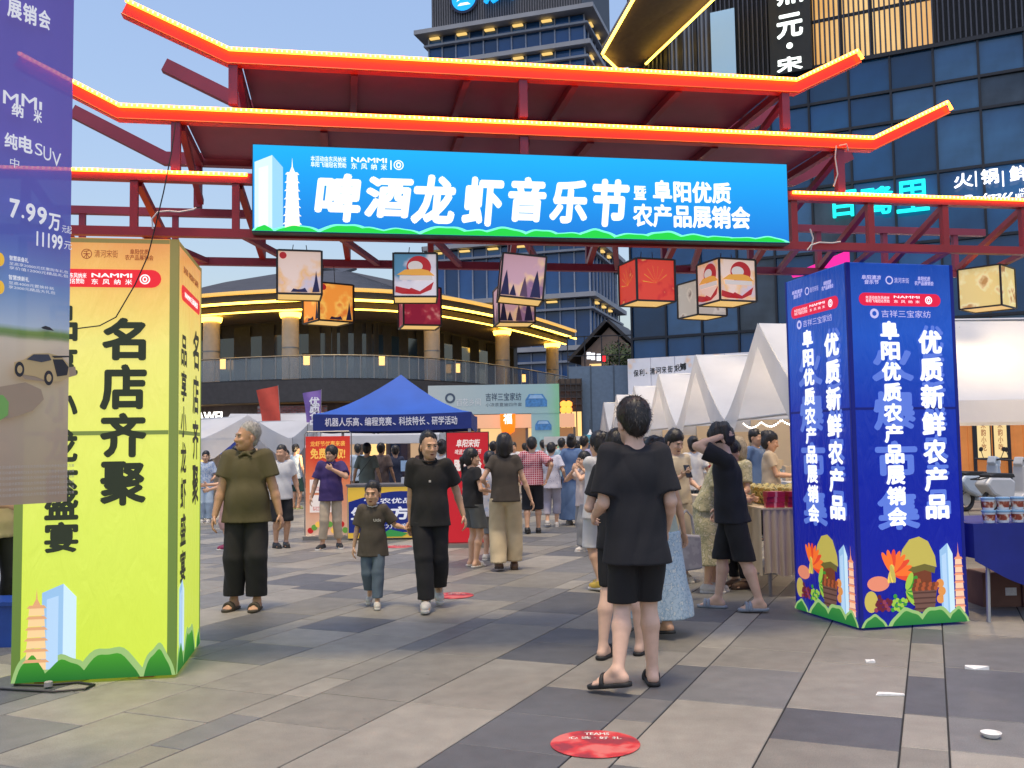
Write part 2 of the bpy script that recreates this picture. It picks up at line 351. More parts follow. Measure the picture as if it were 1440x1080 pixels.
c = gnd(1394, 1037); o = MB().lathe([(.03, .003), (.034, .003), (.048, .022), (.05, .026), (.046, .026), (.044, .022), (.032, .009), (.001, .008)], n=24).build('paper_bowl', paper, None, True, (c.x, c.y, 0))
tag(o, 'small white round disposable bowl lying on the slabs', 'bowl')
# ------------------------------------------------------------------ the red gate
GA = R(10); G0 = (-2.27, 6.5)
def GP(px, py, d=0.):
    return vplane(px, py, (G0[0]-math.sin(GA)*d, G0[1]+math.cos(GA)*d), GA)
def gw(s, d, z=0):                        # gate frame to world
    return Vector((G0[0]+math.cos(GA)*s-math.sin(GA)*d, G0[1]+math.sin(GA)*s+math.cos(GA)*d, z))
gate = thing('festival_gate', 'red steel gateway with two upswept eaves edged in glowing orange light strips', 'gate', gw(0, 0), GA)
redp = mat('red_paint', (.80, .040, .012), .36, var=.1, scale=3, bump=.03, bscale=30)
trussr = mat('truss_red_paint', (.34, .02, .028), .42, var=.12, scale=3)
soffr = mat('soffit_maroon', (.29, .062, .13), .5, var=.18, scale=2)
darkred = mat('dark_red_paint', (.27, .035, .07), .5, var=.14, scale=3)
strip = mat('light_strip', (1, .45, .08), .4, var=0, emit=5.5, ecol=(1.0, .22, .018))
bulb = mat('strip_bulb', (1, .8, .4), .4, var=0, emit=7.0, ecol=(1.0, .38, .065))
DG = 1.02
def T(name, pts, wx, wy, m=trussr, parent=gate):
    mb = MB()
    for a, b in zip(pts[:-1], pts[1:]): mb.bar(a, b, wx, wy)
    return mb.build(name, m, parent)
def beam_path(name, pts, d, hgt, th, m, parent=gate):     # polyline fascia in the gate plane with mitred kinks
    P = [Vector((s, 0, z)) for s, z in pts]; up = []
    for i in range(len(P)):
        a = (P[i]-P[i-1]).normalized() if i else (P[1]-P[0]).normalized(); b = (P[i+1]-P[i]).normalized() if i < len(P)-1 else a
        n1 = Vector((-a.z, 0, a.x)); n2 = Vector((-b.z, 0, b.x)); n = (n1+n2).normalized(); up.append(n/max(.4, n.dot(n1)))
    rows = [[p+Vector((0, y, 0))+u*z for (y, z) in ((d-th/2, 0), (d+th/2, 0), (d+th/2, hgt), (d-th/2, hgt), (d-th/2, 0))] for p, u in zip(P, up)]
    mb = MB().grid(rows); k = len(P)
    mb.f.append((3, 2, 1, 0)); b0 = (k-1)*5; mb.f.append((b0, b0+1, b0+2, b0+3))
    return mb.build(name, m, parent), P, up
def tier(pts, hgt, th, back, post_s, zlow, soff):
    fo, P, up = beam_path('eave_beam', pts, 0, hgt, th, redp)
    # glowing strip along the top front edge, and its bulbs
    line = [p+u*(hgt-.012)+Vector((0, -th/2-.034, 0)) for p, u in zip(P, up)]
    end = [line[-1]+(P[-1]-P[-2]).normalized()*.004-up[-1]*(hgt-.03)]
    MB().tube(line+[line[-1]-up[-1]*(hgt-.03)], .014, 6).build('light_strip', strip, fo)
    mb = MB()
    for a, b in zip(line[:-1], line[1:]):
        n = int((b-a).length/.034)
        for i in range(n): p = a.lerp(b, (i+.5)/n)+Vector((0, -.009, .0)); mb.cbox(p, (.012, .012, .016))
    mb.build('strip_bulbs', bulb, fo)
    MB().tube([p+Vector((0, -th/2-.004, .006)) for p in P], .004, 5).build('lower_trim', mat('trim_highlight', (.75, .2, .04), .4, var=0), fo)  # highlight along the bottom edge, put into the tube's orange colour
    # rear beam, unlit
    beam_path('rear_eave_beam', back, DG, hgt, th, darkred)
    # soffit and joists between the two beams
    s0, s1 = soff; zb = pts[1][1]
    box('soffit_panel', soffr, gate, s0+.03, th/2+.01, zb+.05, s1-.03, DG-th/2-.01, zb+.075)
    n = 5
    for i in range(n+1):
        s = s0+(s1-s0)*i/n; box('soffit_joist', darkred, gate, s-.025, th/2+.003, zb-.012, s+.025, DG-th/2-.003, zb+.046)
    for s in post_s:
        for d in (0, DG): T('post', [(s, d, zlow), (s, d, zb)], .06, .06, darkred)
    for s in post_s:
        T('brace', [(s+.03, .04, zb-.02), (s+.03, DG-.06, zlow+.03)], .045, .045, darkred)
t2 = [(-1.06, 4.10), (-.40, 3.765), (5.2, 3.765), (5.87, 4.09)]
t3 = [(-.38, 4.50), (.32, 4.19), (4.58, 4.19), (5.12, 4.46)]
b2 = [(-.98, 4.12), (-.28, 3.765), (5.05, 3.765), (5.62, 4.02)]
b3 = [(-.30, 4.52), (.40, 4.19), (4.5, 4.19), (4.96, 4.40)]
tier(t2, .098, .075, b2, (-.02, 2.42, 4.92), 3.43, (-.0, 4.9))
tier(t3, .105, .075, b3, (.36, 2.42, 4.48), 3.91, (.38, 4.46))
# truss
zt, zl = 3.385, 3.0; S0, S1 = -1.35, 6.9
T('top_chord', [(S0, 0, zt), (S1, 0, zt)], .07, .07); T('bottom_chord', [(S0, 0, zl), (S1, 0, zl)], .06, .06)
T('rear_top_chord', [(S0, DG, zt), (S1, DG, zt)], .06, .06, darkred); T('rear_bottom_chord', [(S0, DG, zl), (S1, DG, zl)], .06, .06, darkred)
tl = [(S0, -.05, zt+.02), (.46, -.05, zt+.02)], [(4.5, -.05, zt+.02), (S1, -.05, zt+.02)]
for a, b in tl:
    MB().tube([a, b], .012, 6).build('light_strip', strip, gate)
    mb = MB(); n = int((b[0]-a[0])/.034)
    for i in range(n): mb.cbox((a[0]+(b[0]-a[0])*(i+.5)/n, -.06, zt+.02), (.012, .012, .016))
    mb.build('strip_bulbs', bulb, gate)
sv = [-.98, -.29, .38, 1.05, 1.72, 2.39, 3.06, 3.73, 4.4, 4.52, 5.16, 5.80, 6.5]
for i, s in enumerate(sv):
    if i == 8: continue
    T('web_post', [(s, 0, zl+.03), (s, 0, zt-.035)], .05, .05); T('web_post', [(s+.1, DG, zl+.03), (s+.1, DG, zt-.03)], .045, .045, darkred)
    T('cross_brace', [(s+.02, .035, zt-.04), (s+.1, DG-.03, zl+.04)], .045, .045, trussr)
    T('cross_brace', [(s+.045, .035, zl-.002), (s+.34, DG-.035, zl-.002)], .04, .04, darkred)
# loose cables tied to the truss
wcab = mat('white_cable', (.6, .58, .56), .5, var=.1)
for pts in ([(215, 322), (214, 308), (222, 298), (236, 297), (252, 298), (272, 295), (276, 292)], [(1135, 352), (1140, 345), (1152, 341), (1170, 342), (1182, 340)], [(1140, 352), (1143, 335), (1139, 322)], [(1176, 205), (1174, 222), (1178, 245), (1172, 262)], [(1180, 205), (1190, 203), (1193, 212)]):
    MB().tube([Vector((GP(x, y, -.05)[0], -.05-.006*(i % 2), GP(x, y, -.05)[1])) for i, (x, y) in enumerate(pts)], .006, 5).build('cable', wcab, gate, True)
# legs of the gate, inside the two cloth towers
for s in (-.85, -.2): 
    for d in (.12, .9): T('leg', [(s, d, 0), (s, d, zl-.03)], .1, .1, darkred)
for s in (5.3, 5.95):
    for d in (.55, 1.0): T('leg', [(s, d, 0), (s, d, zl-.03)], .1, .1, darkred)
# ------------------------------------------------------------------ LED screen
x0, x1, z0, z1 = .50, 4.42, 2.985, 3.60
scr = thing('led_banner', 'long bright blue screen with white festival lettering mounted on the red gate', 'screen', gw(x0, -.13, z0), GA)
W, Hh = x1-x0, z1-z0
box('housing', mat('screen_housing', (.05, .05, .055), .5, var=.1), scr, 0, 0, 0, W, .09, Hh)
fr = ((0, -.002, 0), (1, 0, 0), (0, 0, 1))
MB().prism([(.006, .012), (W-.006, .012), (W-.006, Hh-.006), (.006, Hh-.006)], fr, .002).build('screen_face', ramp_mat('screen_blue', [(0, srgb(0, 118, 214)), (.5, srgb(0, 150, 235)), (1, srgb(0, 176, 248))], 2, 0, Hh, .92, .3, .12, 2., .06), scr)
sw = lit('screen_white', (.95, 1., 1.), 1.0); sg = lit('screen_green', srgb(20, 200, 60), .95); sg2 = lit('screen_mint', srgb(120, 250, 205), .95)
def U(px, py):      # photo pixel to the screen's own coordinates
    s, z = GP(px, py, -.13); return s-x0, z-z0
def utext(txt, a, b, m=sw, **k):
    xa, za = U(*a); xb, zb = U(*b); return ftext(txt, fr, xa, min(za, zb), xb, max(za, zb), m, scr, off=.004, **k)
chars = [('啤', 442, 245, 508, 312), ('酒', 512, 250, 582, 306), ('龙', 577, 247, 641, 315), ('虾', 649, 250, 709, 318), ('音', 715, 250, 768, 312), ('乐', 772, 254, 825, 314), ('节', 834, 253, 885, 319)]
for ch, a, b, c_, d_ in chars: utext(ch, (a, d_), (c_, b), bold=.045, shear=.12)
utext('暨', (891, 281), (908, 262), bold=.02)
utext('阜阳优质', (918, 284), (1027, 257), bold=.035); utext('农产品展销会', (890, 319), (1054, 291), bold=.035)
utext('本活动由东风纳米\n阜阳飞瑞冠名赞助', (437, 235), (487, 221), bold=.01); utext('NAMMI', (494, 228), (544, 223), bold=.02); utext('东  风  纳  米', (494, 238), (544, 231), bold=.01)
xa, za = U(549, 239); xb, zb = U(550.5, 226); poly('logo_bar', sw, scr, fr, [(xa, za), (xb, za), (xb, zb), (xa, zb)])
cx, cz = U(560.5, 232.5); disc('logo_ring', sw, scr, fr, cx, cz, .035, off=.004, r0=.8); disc('logo_mark', sw, scr, fr, cx, cz, .018, .022, off=.004, r0=.5)
def hills(parent, fr, W, n, h, mg, ml, seed, off=.004):
    rr = random.Random(seed)
    for i in range(n):
        c_ = W*(i+.5)/n+rr.uniform(-.3, .3)*W/n; wd = W/n*rr.uniform(.75, 1.0); hh = h*rr.uniform(.45, 1)
        wd = min(wd, c_, W-c_)
        def out(k): return [(c_+wd*k*(j/8-1), hh*k*(math.sin(math.pi*j/16)**.8*(.93+.07*math.sin(j*.9+i*2.)))) for j in range(17)]
        if wd < W/n*.3: continue
        poly('hill_outline', ml, parent, fr, out(1), off+i*.0001); poly('hill', mg, parent, fr, out(.8), off+.0016+i*.0001)
hills(scr, ((0, -.002, .012), (1, 0, 0), (0, 0, 1)), W, 17, .075, sg, sg2, 4)
pale = lit('print_pale_blue', srgb(205, 236, 252), .95); pale2 = lit('print_blue_side', srgb(150, 205, 240), .9); cream = lit('print_cream', srgb(255, 246, 225), .95); tanp = lit('print_tan', srgb(240, 205, 165), .9)
def highrise(parent, fr, x, z, w_, h_, ms=(None, None, None), off=.004):
    a, b, c_ = ms
    poly('tower_print', a, parent, fr, [(x, z), (x+w_*.62, z), (x+w_*.62, z+h_), (x, z+h_*.9)], off)
    poly('tower_print', b, parent, fr, [(x+w_*.62, z), (x+w_, z), (x+w_, z+h_*.84), (x+w_*.62, z+h_)], off)
    poly('tower_print', c_, parent, fr, [(x+w_*.14, z), (x+w_*.48, z), (x+w_*.48, z+h_*.86), (x+w_*.14, z+h_*.82)], off+.0015)
def pagoda(parent, fr, x, z, w_, h_, m1, m2, n=7, off=.005):
    for i in range(n):
        k = 1-.32*i/n; zz = z+h_*.8*i/n; d = h_*.8/n
        poly('pagoda_storey', m1, parent, fr, [(x-w_*.42*k, zz), (x+w_*.42*k, zz), (x+w_*.38*k, zz+d*.7), (x-w_*.38*k, zz+d*.7)], off)
        poly('pagoda_eave', m2, parent, fr, [(x-w_*.52*k, zz+d*.68), (x+w_*.52*k, zz+d*.68), (x+w_*.38*k, zz+d*.96), (x-w_*.38*k, zz+d*.96)], off+.0012)
    poly('pagoda_spire', m2, parent, fr, [(x-w_*.16, z+h_*.79), (x+w_*.16, z+h_*.79), (x+w_*.03, z+h_*.87), (x, z+h_), (x-w_*.03, z+h_*.87)], off)
xa, za = U(358, 326); xb, zb = U(398, 219)
highrise(scr, fr, xa, .02, xb-xa, zb-.02, (pale, pale2, lit('print_white_blue', srgb(228, 245, 255), .95)))
xp, zp = U(411, 222); pagoda(scr, fr, xp, .02, .125, zp-.02, cream, lit('print_ivory', srgb(255, 252, 240), 1.))
# ------------------------------------------------------------------ left tower, yellow
tw = thing('cloth_tower', 'glowing yellow-green square cloth tower on the left with dark lettering', 'advertising tower', gw(-1.02, .0), GA, 'lit advertising towers under the gate')
TW, TD, TH = 1.02, 1.08, 2.955
ystops = [(0, srgb(214, 236, 70)), (.3, srgb(226, 244, 96)), (.55, srgb(240, 246, 112)), (.75, srgb(252, 240, 130)), (.9, srgb(252, 196, 104)), (1, srgb(244, 160, 92))]
ym = ramp_mat('tower_yellow', ystops, 2, .05, TH, .62, .38, .14, 1.6, .42, bump=.5)
box('cloth_skin', ym, tw, 0, 0, .02, TW, TD, TH, bevel=.008)
gshadow = ramp_mat('tower_frame_shadow', [(0, srgb(112, 148, 60)), (.7, srgb(146, 160, 84)), (1, srgb(168, 150, 88))], 2, 0, TH, .45, .6, .1, 2., .4)
FRf = ((0, 0, 0), (1, 0, 0), (0, 0, 1)); FRs = ((TW, 0, 0), (0, 1, 0), (0, 0, 1))
def frame_shadow_strips(tw, TW, TD, TH, m, wd=.055, mids=(1.62,)):  # shadow of the inner frame on the lit cloth, drawn as thin darker strips
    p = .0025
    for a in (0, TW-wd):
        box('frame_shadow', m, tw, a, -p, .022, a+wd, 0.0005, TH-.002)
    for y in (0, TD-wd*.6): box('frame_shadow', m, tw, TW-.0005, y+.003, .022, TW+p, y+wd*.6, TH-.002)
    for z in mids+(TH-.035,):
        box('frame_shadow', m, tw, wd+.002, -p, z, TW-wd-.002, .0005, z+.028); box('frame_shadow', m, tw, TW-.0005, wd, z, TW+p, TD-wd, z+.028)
frame_shadow_strips(tw, TW, TD, TH, gshadow)
ink = lit('ink_dark', srgb(52, 60, 40), .35, .6); inkr = lit('ink_brown', srgb(150, 60, 30), .5, .5); redp2 = lit('print_red', srgb(226, 38, 48), .8, .4); white = lit('print_white', (.95, .93, .9), .85, .5)
def Y(px, py): s, z = GP(px, py, 0); return s+1.02, z
def ytext(txt, a, b, m=ink, **k):
    xa, za = Y(*a); xb, zb = Y(*b); return ftext(txt, FRf, xa, za, xb, zb, m, tw, **k)
for ch, a, b, c_, d_ in [('名', 143, 447, 206, 507), ('店', 140, 512, 207, 577), ('齐', 140, 580, 207, 644), ('聚', 140, 648, 206, 712)]: ytext(ch, (a, d_), (c_, b), bold=.04)
for i, ch in enumerate('品享小龙虾'): 
    ytext(ch, (62, 430+57*i+50), (110, 430+57*i), bold=.035)
ytext('盛', (62, 732), (111, 684), bold=.04); ytext('宴', (62, 778), (111, 733), bold=.04)
xa, za = Y(60, 403); xb, zb = Y(227, 380); pill('logo_pill', redp2, tw, FRf, xa, za, xb, zb)
ytext('NAMMI', (129, 390), (186, 385), white, bold=.02, off=.006); ytext('东  风  纳  米', (129, 400), (186, 393), white, bold=.01, off=.006); ytext('由东风纳米\n冠名赞助', (92, 399), (122, 384), white, bold=.01, off=.006)
cx, cz = Y(204, 393); disc('logo_ring', white, tw, FRf, cx, cz, .034, off=.006, r0=.75); disc('logo_mark', white, tw, FRf, cx, cz, .016, .02, off=.006, r0=.5)
ytext('清河宋街', (133, 362), (166, 352), inkr, bold=.0); ytext('阜阳优质\n农产品展销会', (176, 366), (216, 351), inkr, bold=.015)
cx, cz = Y(122, 357); disc('logo_ring', inkr, tw, FRf, cx, cz, .034, r0=.86); ytext('禾', (117, 364), (127, 352), inkr, bold=0)
gh = ramp_mat('hill_green', [(0, srgb(20, 110, 40)), (.5, srgb(70, 165, 40)), (1, srgb(150, 205, 60))], 2, 0, .35, .55, .6, 0, 1, .4); gl = lit('hill_line', srgb(170, 210, 130), .6)
hills(tw, ((0, 0, .022), (1, 0, 0), (0, 0, 1)), TW, 4, .27, gh, gl, 12); hills(tw, ((TW, 0, .022), (0, 1, 0), (0, 0, 1)), TD, 4, .25, gh, gl, 5)
pk = lit('print_peach', srgb(244, 206, 150), .75, .4); pk2 = lit('print_peach_dark', srgb(226, 168, 120), .7, .4)
lb = lit('print_light_blue', srgb(200, 226, 240), .78, .4); lb2 = lit('print_mid_blue', srgb(150, 190, 226), .75, .4); lb3 = lit('print_grey_blue', srgb(176, 206, 234), .78, .4)
xa, za = Y(46, 935); xb, zb = Y(46, 828); pagoda(tw, FRf, xa+.02, .1, .16, zb-.1, pk, pk2, 6)
xa, za = Y(58, 935); xb, zb = Y(108, 820); highrise(tw, FRf, xa, .1, xb-xa, zb-.1, (lb2, lb, lb3))
# text of the side face
def stext(txt, y0, z0, y1, z1, m=ink, bold=.03, **k): return ftext(txt, FRs, y0, z0, y1, z1, m, tw, bold=bold, **k)
for i, ch in enumerate('名店齐聚'): stext(ch, .64, 2.12-.34*i, .94, 2.42-.34*i)
for i, ch in enumerate('品享小龙虾盛宴'): stext(ch, .12, 2.10-.25*i, .36, 2.32-.25*i)
pill('logo_pill', redp2, tw, FRs, .12, 2.56, .98, 2.67); stext('NAMMI 东风纳米', .25, 2.59, .85, 2.64, white, .01, off=.006); stext('清河宋街  阜阳优质农产品展销会', .2, 2.76, .9, 2.81, inkr, .01)
highrise(tw, FRs, .1, .12, .2, .5, (lb2, lb, lb3)); 
# power cable and socket at its foot
cab = mat('black_rubber', (.015, .015, .016), .5, var=.1)
P = [gnd(*p) for p in ((-40, 968), (20, 972), (75, 975), (120, 971), (133, 965), (110, 962), (60, 966), (20, 965))]
o = MB().tube([Vector((p.x, p.y, .010)) for p in P], .008, 6).build('power_cable', cab, None, True); tag(o, 'black power cable looped on the slabs before the yellow tower', 'cable')
c = gnd(68, 968); o = MB().lathe([(.02, .0), (.026, .002), (.026, .03), (.018, .034), (.001, .034)], n=16).build('cable_plug', mat('plug_grey', (.35, .33, .3), .4), None, True, (c.x, c.y, .012)); tag(o, 'round grey plug lying on the black cable', 'plug')
P = [(GP(247, 172, -.07), -.07), (GP(241, 215, -.1), -.1), (GP(230, 270, -.1), -.1), (GP(218, 320, -.08), -.08), (GP(208, 360, -.02), -.02), (GP(190, 400, -.02), -.02), (GP(163, 446, -.02), -.02), (GP(140, 458, -.02), -.02), (GP(108, 462, -.02), -.02)]
o = MB().tube([gw(s, d, z) for (s, z), d in P], .0045, 5).build('hanging_wire', cab, None, True); tag(o, 'thin black wire dangling from the gate over the yellow tower', 'wire')
# ------------------------------------------------------------------ right tower, blue
bw = thing('cloth_tower', 'deep blue square cloth tower on the right with white lettering and fruit print', 'advertising tower', (2.73, 7.72, 0), R(13.2), 'lit advertising towers under the gate')
BW, BH = .99, 2.955
bm = ramp_mat('tower_blue', [(0, srgb(12, 22, 150)), (.35, srgb(8, 30, 160)), (.6, srgb(10, 48, 170)), (.8, srgb(22, 84, 196)), (1, srgb(20, 74, 176))], 2, 0, BH, .62, .36, .12, 1.4, .5, bump=.5)
box('cloth_skin', bm, bw, 0, 0, .02, BW, BW, BH, bevel=.01)
be = lit('tower_blue_frame_shadow', srgb(10, 24, 130), .4, .5)
FB = ((0, 0, 0), (1, 0, 0), (0, 0, 1)); FL = ((0, BW, 0), (0, -1, 0), (0, 0, 1))
for a, b in ((0, .03), (BW-.03, BW)):  # inner frame's shadow on this tower too, as thin dark blue strips
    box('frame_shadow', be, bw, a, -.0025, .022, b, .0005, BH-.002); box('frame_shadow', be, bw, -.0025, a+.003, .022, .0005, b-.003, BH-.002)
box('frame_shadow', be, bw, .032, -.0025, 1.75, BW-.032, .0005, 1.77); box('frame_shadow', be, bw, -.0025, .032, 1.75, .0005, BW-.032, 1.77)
bwht = lit('blue_tower_white', (.92, .95, 1.), .85, .5); ghost = lit('blue_tower_ghost', srgb(96, 126, 222), .62, .5); lil = lit('blue_tower_lilac', srgb(196, 190, 236), .75, .5); bred = lit('blue_tower_red', srgb(226, 20, 66), .75, .5)
leaf = lit('print_leaf', srgb(60, 150, 50), .6, .5); orange = lit('print_orange', srgb(240, 110, 40), .75, .5); brown = lit('print_brown', srgb(120, 60, 34), .6, .5); straw = lit('print_straw', srgb(196, 180, 84), .65, .5); plum = lit('print_plum', srgb(110, 30, 50), .55, .5); lime = lit('print_lime', srgb(160, 200, 70), .65, .5)
gh2 = ramp_mat('hill_green_blue_tower', [(0, srgb(16, 120, 60)), (1, srgb(90, 180, 70))], 2, 0, .28, .55, .6, 0, 1, .4)
for fr in (FB, FL):
    # columns of characters
    for i, ch in enumerate('阜阳优质农产品展销会'):
        ftext(ch, fr, .28, 2.32-.168*i, .455, 2.475-.168*i, bwht, bw, .045, off=.008)
    for i, ch in enumerate('优质新鲜农产品'):
        ftext(ch, fr, .63, 2.205-.225*i, .85, 2.405-.225*i, bwht, bw, .045, off=.008); ftext(ch, fr, .645, 2.24-.225*i, .87, 2.445-.225*i, ghost, bw, .04, off=.0045)
    for i, ch in enumerate('火爆市集'):
        ftext(ch, fr, .19, 1.98-.4*i, .58, 2.30-.4*i, ghost, bw, .04, off=.004)
    pill('logo_pill', bred, bw, fr, .1, 2.60, .86, 2.705)
    ftext('本活动由东风纳米\n阜阳飞瑞冠名赞助', fr, .16, 2.625, .38, 2.68, bwht, bw, .0, off=.007); ftext('NAMMI', fr, .42, 2.665, .66, 2.685, bwht, bw, .01, off=.007); ftext('东  风  纳  米', fr, .42, 2.625, .66, 2.65, bwht, bw, .0, off=.007); disc('logo_ring', bwht, bw, fr, .745, 2.652, .033, off=.007, r0=.72); disc('logo_mark', bwht, bw, fr, .745, 2.652, .016, .02, off=.007, r0=.5)
    ftext('吉祥三宝家纺', fr, .30, 2.505, .76, 2.565, lil, bw, .0, off=.006); disc('logo_ring', lil, bw, fr, .235, 2.535, .04, off=.006, r0=.5)
    ftext('阜阳清凉\n音乐节', fr, .13, 2.775, .31, 2.85, lil, bw, .02, .1, off=.006); disc('logo_ring', lil, bw, fr, .385, 2.812, .035, off=.006, r0=.7); ftext('清河宋街', fr, .43, 2.79, .57, 2.835, lil, bw, .0, off=.006); ftext('阜阳优质\n农产品展销会', fr, .62, 2.775, .8, 2.85, lil, bw, .02, .1, off=.006)
    # harvest print: hut, leaves, basket, grapes, pear, pagoda, high-rise
    def leaf_p(m, x, z, a, l, wd, of): poly('leaf_print', m, bw, fr, [(x+l*(.5-.5*math.cos(t_))*math.cos(a)-wd*math.sin(t_)*math.sin(a), z+l*(.5-.5*math.cos(t_))*math.sin(a)+wd*math.sin(t_)*math.cos(a)) for t_ in [2*math.pi*q/12 for q in range(12)]], of)
    poly('hut_roof_print', straw, bw, fr, [(.36, .50), (.40, .62), (.47, .70), (.56, .72), (.64, .68), (.70, .56), (.71, .47), (.60, .50), (.50, .48)], .004); poly('hut_roof_print', lit('print_straw_dark', srgb(120, 110, 50), .5, .5), bw, fr, [(.40, .45), (.50, .43), (.60, .45), (.69, .42), (.70, .47), (.60, .50), (.50, .48), (.38, .50)], .0044); poly('hut_wall_print', brown, bw, fr, [(.42, .2), (.66, .2), (.66, .45), (.42, .45)], .0042)
    for i in range(9): leaf_p(orange if i % 3 else lit('print_deep_orange', srgb(226, 70, 40), .7, .5), .30, .44, -.35+i*.30, .19, .024, .0055+i*.00025)
    for i in range(4): leaf_p(straw if i % 2 else lit('print_corn', srgb(244, 206, 90), .7, .5), .26+.02*i, .36, 1.2+i*.2, .15, .02, .0084+i*.0002)
    for i in range(7): leaf_p(leaf if i % 2 else lime, .42, .30, -1.0+i*.36, .15, .028, .0092+i*.00025)
    disc('melon_print', lit('print_melon', srgb(232, 140, 110), .65, .5), bw, fr, .17, .36, .10, .06, off=.0086, n=20); disc('pear_print', lit('print_pear', srgb(206, 186, 90), .6, .5), bw, fr, .10, .22, .06, .085, off=.0089, n=20)
    for i in range(16): disc('grape_print', plum if i % 4 else lit('print_grape_light', srgb(150, 60, 84), .6, .5), bw, fr, .14+.028*(i % 5)+.01*(i//5), .155+.03*(i//5)+.012*(i % 2), .0185, off=.0112+i*.0002, n=14)
    for i in range(16): disc('grape_print', lime if i % 3 else leaf, bw, fr, .29+.026*(i % 5)+.008*(i//5), .15+.032*(i//5)+.01*(i % 2), .018, off=.0114+i*.0002, n=14)
    poly('basket_print', lit('print_basket', srgb(120, 84, 72), .55, .5), bw, fr, [(.50, .12), (.67, .12), (.70, .30), (.47, .30)], .0112)
    for q in range(4): poly('basket_weave', lit('print_basket_dark', srgb(88, 56, 48), .5, .5), bw, fr, [(.48, .14+q*.042), (.69, .14+q*.042), (.69, .152+q*.042), (.48, .152+q*.042)], .0123)
    for i in range(18): disc('chestnut_print', (brown, lit('print_chestnut', srgb(176, 84, 44), .6, .5))[i % 2], bw, fr, .485+.029*(i % 8)+.01*(i//8), .305+.032*(i//8), .019, off=.0126+i*.0002, n=14)
    for i in range(3): disc('bread_print', lit('print_bread', srgb(226, 148, 74), .65, .5), bw, fr, .73+.015*(i % 2), .215+.062*i, .036, off=.0128+i*.0003, n=16)
    highrise(bw, fr, .74, .1, .12, .56, (lb2, lb, lb3), .0105); pagoda(bw, fr, .91, .1, .105, .56, lit('print_pagoda', srgb(246, 196, 160), .75, .5), lit('print_pagoda_edge', srgb(236, 150, 110), .7, .5), 7, .012)
    hills(bw, (Vector(fr[0])+Vector((0, 0, .022)), fr[1], fr[2]), BW, 4, .2, gh2, gl, 9, .0135)
# pink glowing panel behind the top of the blue tower
a = GP(1112, 386, 1.35); b = GP(1192, 352, 1.35); o = thing('neon_panel', 'magenta glowing sloped panel peeping over the blue tower', 'light panel', gw(a[0], 1.35, 0), GA)
MB().prism([(0, a[1]), (.02, a[1]-.03), (b[0]-a[0], b[1]-.16), (b[0]-a[0], b[1])], ((0, 0, 0), (1, 0, 0), (0, 0, 1)), .03).build('panel', lit('magenta_glow', srgb(250, 40, 160), .9), o); MB().tube([(b[0]-a[0]-.1, .02, 0), (b[0]-a[0]-.1, .02, b[1]-.1)], .03, 8).build('post', darkred, o)
# ------------------------------------------------------------------ lanterns under the gate
lf = mat('lantern_frame', (.03, .022, .02), .5, var=.1); warmbot = lit('lantern_bottom', srgb(246, 200, 120), .62, .6)
peach = pattern_mat('lantern_peach', 'noise', srgb(236, 206, 190), srgb(240, 186, 130), 5., srgb(206, 190, 200), .6, .42, .5)
amber = pattern_mat('lantern_amber', 'noise', srgb(240, 150, 60), srgb(250, 190, 90), 6., srgb(220, 120, 50), .6, .6, .5)
mauve = pattern_mat('lantern_mauve', 'noise', srgb(206, 160, 170), srgb(244, 198, 150), 4., srgb(150, 110, 140), .6, .42, .52)
palace = pattern_mat('lantern_palace', 'noise', srgb(90, 140, 170), srgb(220, 208, 214), 4., srgb(230, 220, 222), .6, .36, .44)
wine = pattern_mat('lantern_wine', 'noise', srgb(150, 30, 60), srgb(176, 50, 70), 7., srgb(226, 160, 150), .6, .4, .56)
redl = pattern_mat('lantern_red', 'noise', srgb(214, 66, 50), srgb(196, 40, 44), 6., srgb(244, 196, 110), .6, .5, .6)
greyl = pattern_mat('lantern_grey', 'noise', srgb(206, 196, 184), srgb(226, 214, 200), 7., srgb(150, 130, 120), .6, .36, .55)
yell = pattern_mat('lantern_yellow', 'noise', srgb(232, 204, 128), srgb(246, 224, 160), 6., srgb(190, 140, 80), .6, .48, .52)
dk = mat('lantern_ink_blue', srgb(62, 58, 100), .7, var=.2); rd = lit('lantern_ink_red', srgb(200, 40, 46), .4, .5); gd = lit('lantern_ink_gold', srgb(240, 170, 70), .5, .5); wt = lit('lantern_ink_white', srgb(240, 226, 220), .4, .5)
